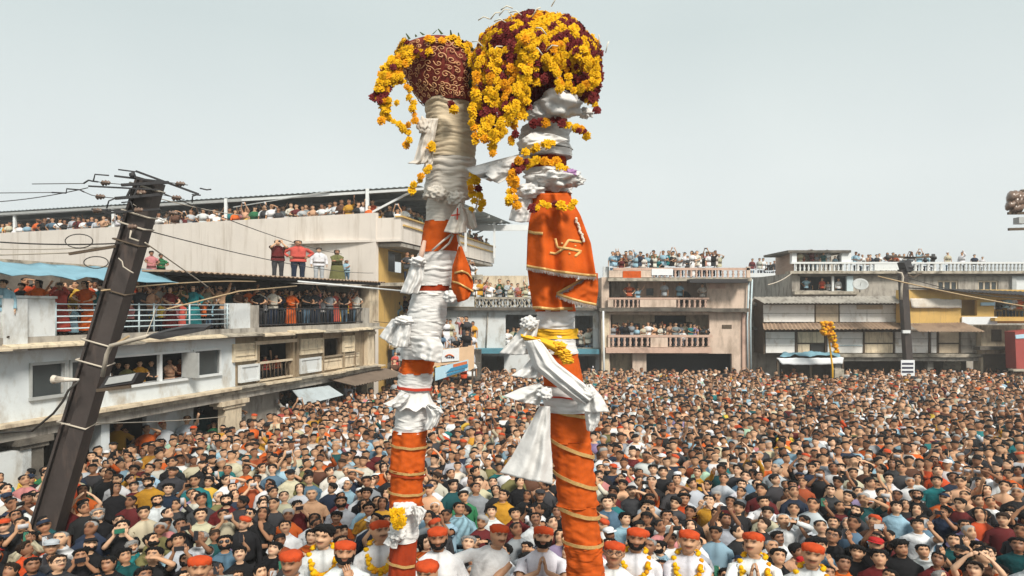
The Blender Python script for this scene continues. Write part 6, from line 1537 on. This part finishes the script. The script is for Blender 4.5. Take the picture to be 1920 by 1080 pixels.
while Y < 39.3:
    dx = .43 if Y < 16 else (.44 if Y < 26 else .49); dy = .425 if Y < 16 else (.47 if Y < 26 else .62)
    x0 = max(-.80*Y-.6, left_limit(Y)) if Y < 31.5 else max(-.80*Y, -5.6); x1 = min(.82*Y+1.2, 33)
    x = x0+rnd.uniform(0,dx)
    while x < x1:
        cand.append(Vector((x+rnd.uniform(-.13,.13), Y+rnd.uniform(-.17,.17), 0))); x += dx
    Y += dy
REST = []
POLEXY = (lp_0.x, lp_0.y)
for p in cand:
    if 6.9 < p.y < 8.75: continue
    if abs(p.x-POLEXY[0]) < .4 and abs(p.y-POLEXY[1]) < .4: continue
    if p.y < 16 and not ok_spot(p, .33): continue
    if 36.3 < p.y < 39.4 and 14.0 < p.x < 18.6: continue
    SPOTS.append(p) if p.y < 16 else None
    REST.append(p)
REST.sort(key=lambda p: p.y)
N_IND = 240
RPOSE = ['down']*15+['film']*2+['film_one']*2+['film_high','shade','mouth','pray','point','crossed','heart']
for p in REST[:max(0, N_IND-len(PEOPLE))]:
    s = rnd.uniform(.82,.93); fem = rnd.random() < .12; ps = rnd.choice(RPOSE)
    sh_ = crowd_colour(p.x, p.y); hr = 'long' if fem else rnd.choice(('short','short','short','tall','fringe','curly','balding','cap'))
    add_person(p, face_cam(p)+rnd.uniform(-.5,.5), s, ps, sh_, kind='dress' if fem else 'shirt', sleeve=rnd.choice(('short','short','long')), pattern=rnd.choice(('plain',)*5+('stripe','check','check')),
        hair=hr, hairc='grey' if hr == 'balding' else ('black' if fem else rnd.choice(('black',)*14+('brown','grey'))), pitch=rnd.choice((14,22,28)), yaw=rnd.choice((0,0,0,-25,25,-25,25,45)), stout=rnd.uniform(.92,1.14), tash=(not fem and rnd.random() < .35), beard=(not fem and rnd.random() < .25),
        glasses=rnd.choice((None,)*9+('spectacles',)), pants=rnd.choice(('charcoal','navy','black','denim blue','cream')), phone=rnd.choice(('black','black','pale','dark green')), capc=rnd.choice(('black','white','navy','red')), place='ground', group='people in the street crowd')
REST = REST[max(0, N_IND-sum(1 for q in PEOPLE if q['place'] == 'ground')-14):] if False else REST[max(0, N_IND-len(NEAR)-14):]
# people on the long balcony
zb_ = zs1+.06
BALC = [(6,'light blue','down',.1),(40,'charcoal','down',-.9),(72,'orange','rail',-.18),(112,'coral red','film',-.30),(160,'orange','rail',-.22),(188,'teal','down',-.8),(263,'charcoal','film_one',-.35),(280,'peach','rail',-.25),(298,'off white','film',-.6),(318,'maroon','rail',-.25),(340,'olive','pray',-.5),(362,'teal','hips',-.22),(390,'cream','film',-.5),(412,'peach','point',-.25),
 (428,'dark teal','film_one',-.8),(446,'brown','rail',-.55),(466,'orange','point',-.5),(484,'black','rail',-.22),(498,'charcoal','film',-.6),(512,'off white','rail',-.25),(528,'black','film_one',-.7),(545,'orange','rail',-.2),(560,'navy','down',-.7),(574,'black','rail',-.22),(590,'charcoal','rail',-.3),(604,'black','film',-.6),(618,'grey','rail',-.24),(632,'cream','mouth',-.5),(645,'black','rail',-.25),(658,'navy','film',-.5),(668,'off white','rail',-.25),(682,'brown','down',-.5)]
for px_, sh_, ps, d in BALC:
    a = A.sz(px_, 560, d)[0]; p = A.w(a, zb_, d); fem = px_ in (72,112,160,362,545,263,318); s = (.735 if px_ < 330 else .76)*rnd.uniform(.95,1.03)
    add_person(p, math.atan2(.954,.298)+rnd.uniform(-.7,.1)-.35, s, ps, sh_, kind='dress' if fem else 'shirt', sleeve=rnd.choice(('short','long')), hair='long' if fem else rnd.choice(('short','tall','fringe')), pitch=rnd.choice((4,8)), yaw=rnd.choice((0,-25)), beard=(not fem and rnd.random() < .3), pants=rnd.choice(('navy','charcoal','denim blue')), place='balcony', group='people on the long balcony')
WINP = [(222,'black',-.55),(238,'olive',-.35),(262,'mustard',-.4),(284,'charcoal',-.32),(318,'peach',-.35),(338,'rust',-.5)]
for px_, sh_, d in WINP:
    a = A.sz(px_, 690, d)[0]; p = A.w(a, zc1, d); add_person(p, math.atan2(.954,.298)-.6, rnd.uniform(.60,.66), 'rail' if px_ != 318 else 'mouth', sh_, hair='short', pitch=4, place='window', group='people in the long window')
for px_, sh_ in ((497,'coral red'),(518,'rust'),(512,'black')):
    a = A.sz(px_, 690, -.5)[0]; p = A.w(a, zc1, -.5 if px_ != 512 else -.9); add_person(p, math.atan2(.954,.298)-.6, .52 if px_ != 512 else .9, 'down', sh_, hair='fringe', pitch=4, place='door', group='people behind the timber balustrade')
# the standing group on the flat roof and two on the tarpaulin
ROOF = [(521,'maroon','film',1.0,'shirt','short','person in maroon shirt with a phone, leftmost of the standing roof group','charcoal'),(559,'coral red','hips',1.08,'shirt','short','stout person in coral red shirt standing hands on hips on the flat roof','navy'),(598,'white','down',.96,'shirt','fringe','person in white shirt and pale trousers standing on the flat roof','pale grey'),(632,'olive','crossed',.98,'dress','long','long haired person in dark olive dress holding a child on the roof','brown'),(650,'light blue','reach',.70,'shirt','short','small child in light blue shirt standing by the dark dress on the roof','denim blue'),(694,'peach','point',.72,'dress','long','person in peach dress crouching low at the roof edge','peach')]
for px_, sh_, ps, s, kd, hr, lab, pn in ROOF:
    a = A.sz(px_, 520, -3.2)[0]; p = A.w(a, 6.272, -3.2); add_person(p, face_cam(p)+.15, s*.92, ps, sh_, kind=kd, hair=hr, sleeve='long' if sh_ in ('coral red','white','olive') else 'short', pitch=4, pants=pn, place='roof', fixed=lab, group='people standing on the flat roof', stout=1.6 if sh_ == 'coral red' else 1.38)
for px_, sh_, pat, lab in ((284,'pink','plain','person in pink beside the pole top on the tarpaulin roof'),(302,'green','stripe','person in green striped shirt on the tarpaulin roof behind the pole')):
    a = A.sz(px_, 520, -2.95)[0]; p = A.w(a, 5.72, -2.95); add_person(p, face_cam(p)+.2, .62 if px_ == 302 else .66, 'rail', sh_, hair='fringe', pattern=pat, pitch=4, place='roof', fixed=lab, group='people standing on the flat roof')

# ------------------------------------------------------------------ everyone else: one mass
class Mass:
    def __init__(s): s.v = []; s.f = []; s.c = []; s.n = 0
    def add(s, va, fa, cls, pos, face, sc, pal):
        c, q = math.cos(face), math.sin(face)
        w_ = np.empty_like(va); w_[:,0] = (va[:,0]*c-va[:,1]*q)*sc+pos[0]; w_[:,1] = (va[:,0]*q+va[:,1]*c)*sc+pos[1]; w_[:,2] = va[:,2]*sc+pos[2]
        s.v.append(w_); s.f.append(fa+s.n); s.n += len(va)
        idx, mul_ = cls; cc = np.array(pal)[idx]*mul_; s.c.append(cc)
def variant(pose, pitch, yaw, lod, hair, kind, sleeve, nolegs=False):
    B = make_body(pose, pitch, yaw, lod); fixnormals(B); V_, Fs, I, Mu = [], [], [], []
    def put(vs, fs, ci, mul_=None):
        b = len(V_); V_.extend(vs); 
        for f in fs:
            for k in range(1, len(f)-1): Fs.append((b+f[0], b+f[k], b+f[k+1]))
        I.extend(ci if isinstance(ci, list) else [ci]*len(vs)); Mu.extend(mul_ or [(1,1,1)]*len(vs))
    tr_lim = 1 if lod < 2 else 0
    keep = [f for f in B['F'] if all(B['T'][i][0] in 'haf' or (B['T'][i][0] == 't' and B['T'][i][1] >= B['nt']-3) or B['T'][i][0] == 'l' for i in f)]
    if lod == 2 and nolegs: keep = [f for f in keep if not any(B['T'][i][0] == 'l' for i in f)]
    ci = [2 if t[0] == 'l' else 0 for t in B['T']]
    put(B['V'], keep, ci, B['C'])
    v, f, c = clothing(B, kind, sleeve); put(v, f, 1, c)
    if hair != 'bald':
        v, f = head_piece(hair, lod); put([B['hm'] @ q for q in v], f, 4 if hair in ('cap','turban') else 3)
    if pose in PHONE:
        (px_,py_,pz_), wide = PHONE[pose]; hx, hz2 = (.075,.038) if wide else (.038,.075); mb = MB(); mb.box((px_,py_,pz_), hx, .006, hz2); put([Vector(q) for q in mb.v], mb.f, 5)
    va = np.array([tuple(q) for q in V_]); fa = np.array(Fs); used = np.unique(fa); mp = np.full(len(va), -1); mp[used] = np.arange(len(used))
    return va[used], mp[fa], (np.array(I)[used], np.array(Mu)[used])
VAR = {}
vr = random.Random(11)
combos = [('down','short','shirt','short'),('down','tall','shirt','long'),('down','fringe','shirt','short'),('down','long','dress','short'),('down','short','shirt','long'),('down','curly','shirt','short'),('film','short','shirt','short'),('film_high','tall','shirt','short'),
          ('film_one','short','shirt','long'),('shade','short','shirt','short'),('mouth','long','dress','short'),('pray','short','kurta','long'),('point','short','shirt','short'),('down','cap','shirt','short'),('down','balding','shirt','short'),('heart','tall','shirt','short'),('down','turban','kurta','long'),('crossed','short','shirt','long'),('rail','short','shirt','short'),('rail','tall','shirt','long'),('hips','short','shirt','short')]
for lod in (1,2,3):
    VAR[lod] = [[(variant(ps, vr.choice((14,24,32) if lod == 1 else (4,12,20)), yw, min(lod,2), hr, kd, sl, lod == 3), ps) for yw in (-18,0,18,vr.choice((-40,40)))] for ps, hr, kd, sl in combos]
WGT = [10,8,8,5,8,5,3.2,1.3,3.2,1.6,2,2,.9,2,1.2,.6,1.5,1,0,0,0]
ONROOF = [0,1,2,3,4,5,6,8,9,13,17,18,18,18,19,19,20,7,12]
mass = Mass()
def mass_person(p, lod, face=None, s=None, low=False, cols=None, posesel=None):
    k = rnd.choices(range(len(combos)), WGT)[0]
    if posesel is not None: k = rnd.choice(posesel)
    (va, fa, cls), ps = rnd.choice(VAR[lod][k]); sk = rnd.choice(SKIN); j = rnd.uniform(.85,1.18); sh_ = COLR[(cols and rnd.choice(cols)) or crowd_colour(p[0], p[1])]
    pal = [tuple(x*j for x in sk), tuple(min(.75, x*j*rnd.uniform(.97,1.03)) for x in sh_), COLR[rnd.choice(('charcoal','navy','black','denim blue'))], HAIRC[rnd.choice(('black',)*18+(('grey','brown') if combos[k][1] != 'long' else ('black','brown')))] if combos[k][1] != 'balding' else HAIRC[rnd.choice(('grey','white','black'))], COLR[rnd.choice(('white','black','red orange','navy'))] if combos[k][1] == 'cap' else COLR['red orange'], rnd.choice(((.02,.02,.02),(.5,.5,.52)))]
    mass.add(va, fa, cls, p, (face if face is not None else face_cam(p)+rnd.uniform(-.6,.6)), s or rnd.uniform(.81,.95), pal)
for p in REST: mass_person(p, 1 if p.y < 15.5 else (2 if abs(p.x) > .76*p.y-1 else 3))
def line_people(p0, p1, n, lod=2, rows=1, back=Vector((0,.5,0)), jz=0, s=None, cols=None, face=None, jit=.12, posesel=ONROOF):
    p0, p1 = Vector(p0), Vector(p1)
    for r_ in range(rows):
        for i in range(n):
            q = p0.lerp(p1, (i+.5+rnd.uniform(-.48,.48))/n)+back*r_+Vector((0,rnd.uniform(-jit,jit),0))
            mass_person((q.x,q.y,q.z), lod, face, (s or .95)*(rnd.uniform(.9,1.06) if rnd.random() < .75 else rnd.uniform(.70,.9)), cols=cols, posesel=posesel)
BRT = ('orange','coral red','teal','white','light blue','mustard','pink','navy','red orange','cream','peach','yellow','black')
# tiers of the stand
for x0, x1, y, z in TIERS: line_people((x0+.2,y,z), (x1-.1,y,z), max(3, int((x1-x0)/.42)), 2)
# roofed terrace and its street balcony
zt = 8.78
line_people(BL.w(-9,zt,-.55), BL.w(LBL-.5,zt,-.55), 92, 2, 4, -BL.n*.5, s=.98)
line_people(BR.w(.6,8.41,.85), BR.w(LBR-.3,8.41,.85), 34, 2, 3, -BR.n*.55, s=1.0)
# the ochre room below it
line_people(BR.w(1.0,6.275,2.3), BR.w(9,6.275,2.3), 18, 2, 3, -BR.n*.55, s=.9)
line_people(A.w(sA(100),zb_,-1.15), A.w(sA(688),zb_,-1.15), 52, 1, 2, -A.n*.5, s=.75, cols=BRT)
line_people(A.w(sA(480),zb_,-.5), A.w(sA(688),zb_,-.5), 26, 1, 1, s=.74, cols=BRT)
line_people(A.w(sA(98),zb_,-.28), A.w(sA(424),zb_,-.28), 26, 1, 1, s=.5, cols=BRT)
# lattice house: roof and openings
line_people((D.w(ds(882),dz(578),-.1)), (D.w(ds(1120),dz(578),-.1)), 20, 2, 2)
for x0,x1 in ((950,1050),(1080,1112)): line_people(D.w(ds(x0),dz(652)-.5,-.35), D.w(ds(x1),dz(652)-.5,-.35), 7 if x0 < 1000 else 4, 2, 2, s=.95)
# pink house
line_people(E.w(es(1148),ez(521),-.1), E.w(es(1352),ez(521),-.1), 34, 2, 1, s=.86); line_people(E.w(es(1160),ez(521),-.7), E.w(es(1230),ez(521),-.7), 6, 2, 1, s=.9)
line_people(E.w(es(1150),ez(652),-.15), E.w(es(1328),ez(652),-.15), 17, 2, 2, s=.8); line_people(E.w(es(1160),ez(577),-.2), E.w(es(1320),ez(577),-.2), 5, 2, 1, s=.85)
line_people(E.w(es(1150),ez(521),-.2), E.w(es(1150)+.5,ez(521),-.2), 1, 2, 1)
# concrete house
line_people(H2.w(hs(1604),hz(512),-.3), H2.w(hs(1760),hz(512),-.3), 20, 2, 1, s=.76); line_people(H2.w(hs(1770),hz(512),-.3), H2.w(hs(1860),hz(512),-.3), 4, 2, 1, s=.76); line_people(H2.w(hs(1498),hz(508),-.3), H2.w(hs(1580),hz(508),-.3), 8, 2, 1, s=.75)
line_people(H2.w(hs(1504),hz(548)-.3,-.4), H2.w(hs(1580),hz(548)-.3,-.4), 5, 2, 1, s=.8)
line_people(O_.w(os_(1866),oz(600),-.25), O_.w(os_(1950),oz(600),-.25), 9, 2, 1, s=.8)
line_people(Ff.w(Ff.sz(1412,520)[0],Ff.sz(1412,520)[1],-.4), Ff.w(Ff.sz(1460,520)[0],Ff.sz(1412,520)[1],-.4), 6, 2, 1)
# arcade under the long house
line_people(A.w(sA(190),.0,-.6), A.w(sA(690),.0,-.6), 16, 1, 2, -A.n*.7, s=1.0)
vv = np.concatenate(mass.v); ff = np.concatenate(mass.f); cc = np.concatenate(mass.c)
me = bpy.data.meshes.new('crowd'); me.vertices.add(len(vv)); me.vertices.foreach_set('co', vv.ravel()); me.loops.add(ff.size); me.loops.foreach_set('vertex_index', ff.ravel().astype(np.int32))
me.polygons.add(len(ff)); me.polygons.foreach_set('loop_start', np.arange(0, ff.size, 3, dtype=np.int32)); me.polygons.foreach_set('loop_total', np.full(len(ff), 3, dtype=np.int32)); me.polygons.foreach_set('use_smooth', np.ones(len(ff), bool))
me.update(calc_edges=True); at = me.color_attributes.new('Col', 'FLOAT_COLOR', 'POINT'); at.data.foreach_set('color', np.concatenate([cc, np.ones((len(cc),1))], 1).ravel()); me.materials.append(crowd_mat)
co = bpy.data.objects.new('crowd', me); col.objects.link(co); tag(co, 'dense crowd filling the street square, roofs and far balconies', kind='stuff')
print('crowd tris', len(ff), 'people', len(PEOPLE), 'mass', len(mass.v))

# ------------------------------------------------------------------ what each person looks like, told against the neighbours
GARM = {'shirt':'shirt','kurta':'kurta','dress':'dress'}
def looks(r):
    b = 'long haired ' if r['hair'] == 'long' else ('bald ' if r['hair'] == 'bald' else ('balding ' if r['hair'] == 'balding' else ('curly haired ' if r['hair'] == 'curly' else '')))
    if not b and r['hairc'] == 'grey': b = 'grey haired '
    if r['beard'] and not b: b = 'bearded '
    elif r['tash'] and not b: b = 'moustached '
    g = {'stripe':'striped ','check':'checked '}.get(r['pattern'], '')+r['shirt']+' '+GARM[r['kind']]
    if r['hair'] == 'cap': g = (r['capc'] or '')+' cap and '+g
    return f"{b}person in {g}"
def short(r):
    t = r['shirt']+' '+GARM[r['kind']]
    if r['hair'] == 'turban': t = 'orange cap'
    elif r['hair'] == 'cap': t = (r['capc'] or '')+' cap'
    elif r['hair'] == 'bald': t = 'bald head'
    return t
PLACE = {'balcony':'on the balcony','window':'in the long window','door':'behind the timber balustrade','roof':'on the roof','ground':'','cap':''}
used = set()
proj = lambda r: (960+r['pos'].x*FPX/r['pos'].y, HZ-(r['pos'].z+1.5-HC)*FPX/r['pos'].y)
for r in PEOPLE: r['q'] = proj(r)
def nearest(r, f):
    c = [(abs(r['q'][0]-o['q'][0])+3*abs(r['q'][1]-o['q'][1]), o) for o in PEOPLE if o is not r and o['place'] == r['place'] and f(o)]
    return min(c, key=lambda t: t[0])[1] if c else None
def wordn(s): return len(s.split())
for r in PEOPLE:
    o = r['o']; o['category'] = 'person'
    if r['group']: o['group'] = r['group']
    if r['fixed']: lab = r['fixed']; used.add(lab); o['label'] = lab; r['lab'] = lab; continue
    L1 = nearest(r, lambda o_: o_['q'][0] < r['q'][0]-4); R1 = nearest(r, lambda o_: o_['q'][0] > r['q'][0]+4); F1 = nearest(r, lambda o_: o_['q'][1] > r['q'][1]+6); B1 = nearest(r, lambda o_: o_['q'][1] < r['q'][1]-6)
    b = looks(r); ph = PHRASE[r['pose']]; gl = f"with {r['glasses']}" if r['glasses'] else None; pl = PLACE[r['place']]
    c1 = ' '.join(x for x in (b, ph or gl, pl) if x)
    opts = []
    if L1 and R1: opts.append(f"{c1}, between {short(L1)} and {short(R1)}")
    if L1: opts.append(f"{c1}, right of {short(L1)}")
    if F1: opts.append(f"{c1}, behind {short(F1)}")
    if F1 and B1: opts.append(f"{b}, behind {short(F1)} and before {short(B1)}")
    if L1 and F1: opts.append(f"{b}, right of {short(L1)} and behind {short(F1)}")
    if R1 and F1: opts.append(f"{b}, left of {short(R1)} and behind {short(F1)}")
    if R1 and B1: opts.append(f"{b}, left of {short(R1)} and before {short(B1)}")
    if L1 and R1: opts.append(f"{b}, between {short(L1)} and {short(R1)}")
    lab = next((x for x in opts if wordn(x) <= 16 and x not in used), None)
    if lab is None:
        x_ = r['q'][0]; lm = [(95,'leaning pole foot'),(760,'white wrapped pole'),(1085,'orange pole')]; d_, nm = min((abs(x_-a), n_) for a, n_ in lm); side = 'left' if x_ < dict((n_, a) for a, n_ in lm)[nm] else 'right'
        k = 1
        ords = ('', 'second ', 'third ', 'fourth ', 'fifth ', 'sixth ')
        while True:
            lab = f"{b}, {ords[k-1]}such person {side} of the {nm}"
            if lab not in used: break
            k += 1
    used.add(lab); o['label'] = lab; r['lab'] = lab
pn_ = {}
for r in PEOPLE:
    if r['phone']:
        p, c = r['phone']; p['category'] = 'phone'; p['group'] = 'phones held up by spectators'
        b = looks(r).replace('person in ', ''); base = f"{c} phone held up by person in {r['shirt']} {GARM[r['kind']]}"
        tail = r['lab'].split(', ', 1)[1] if ', ' in r['lab'] else PLACE[r['place']]
        lab = f"{c} phone of {r['shirt']} {GARM[r['kind']]} person {tail}"
        if wordn(lab) > 16: lab = f"{c} phone in {r['shirt']}, {tail}"
        if lab in pn_: lab = f"{c} phone of {looks(r).replace('person in ','')} {tail}"
        pn_[lab] = 1; p['label'] = lab
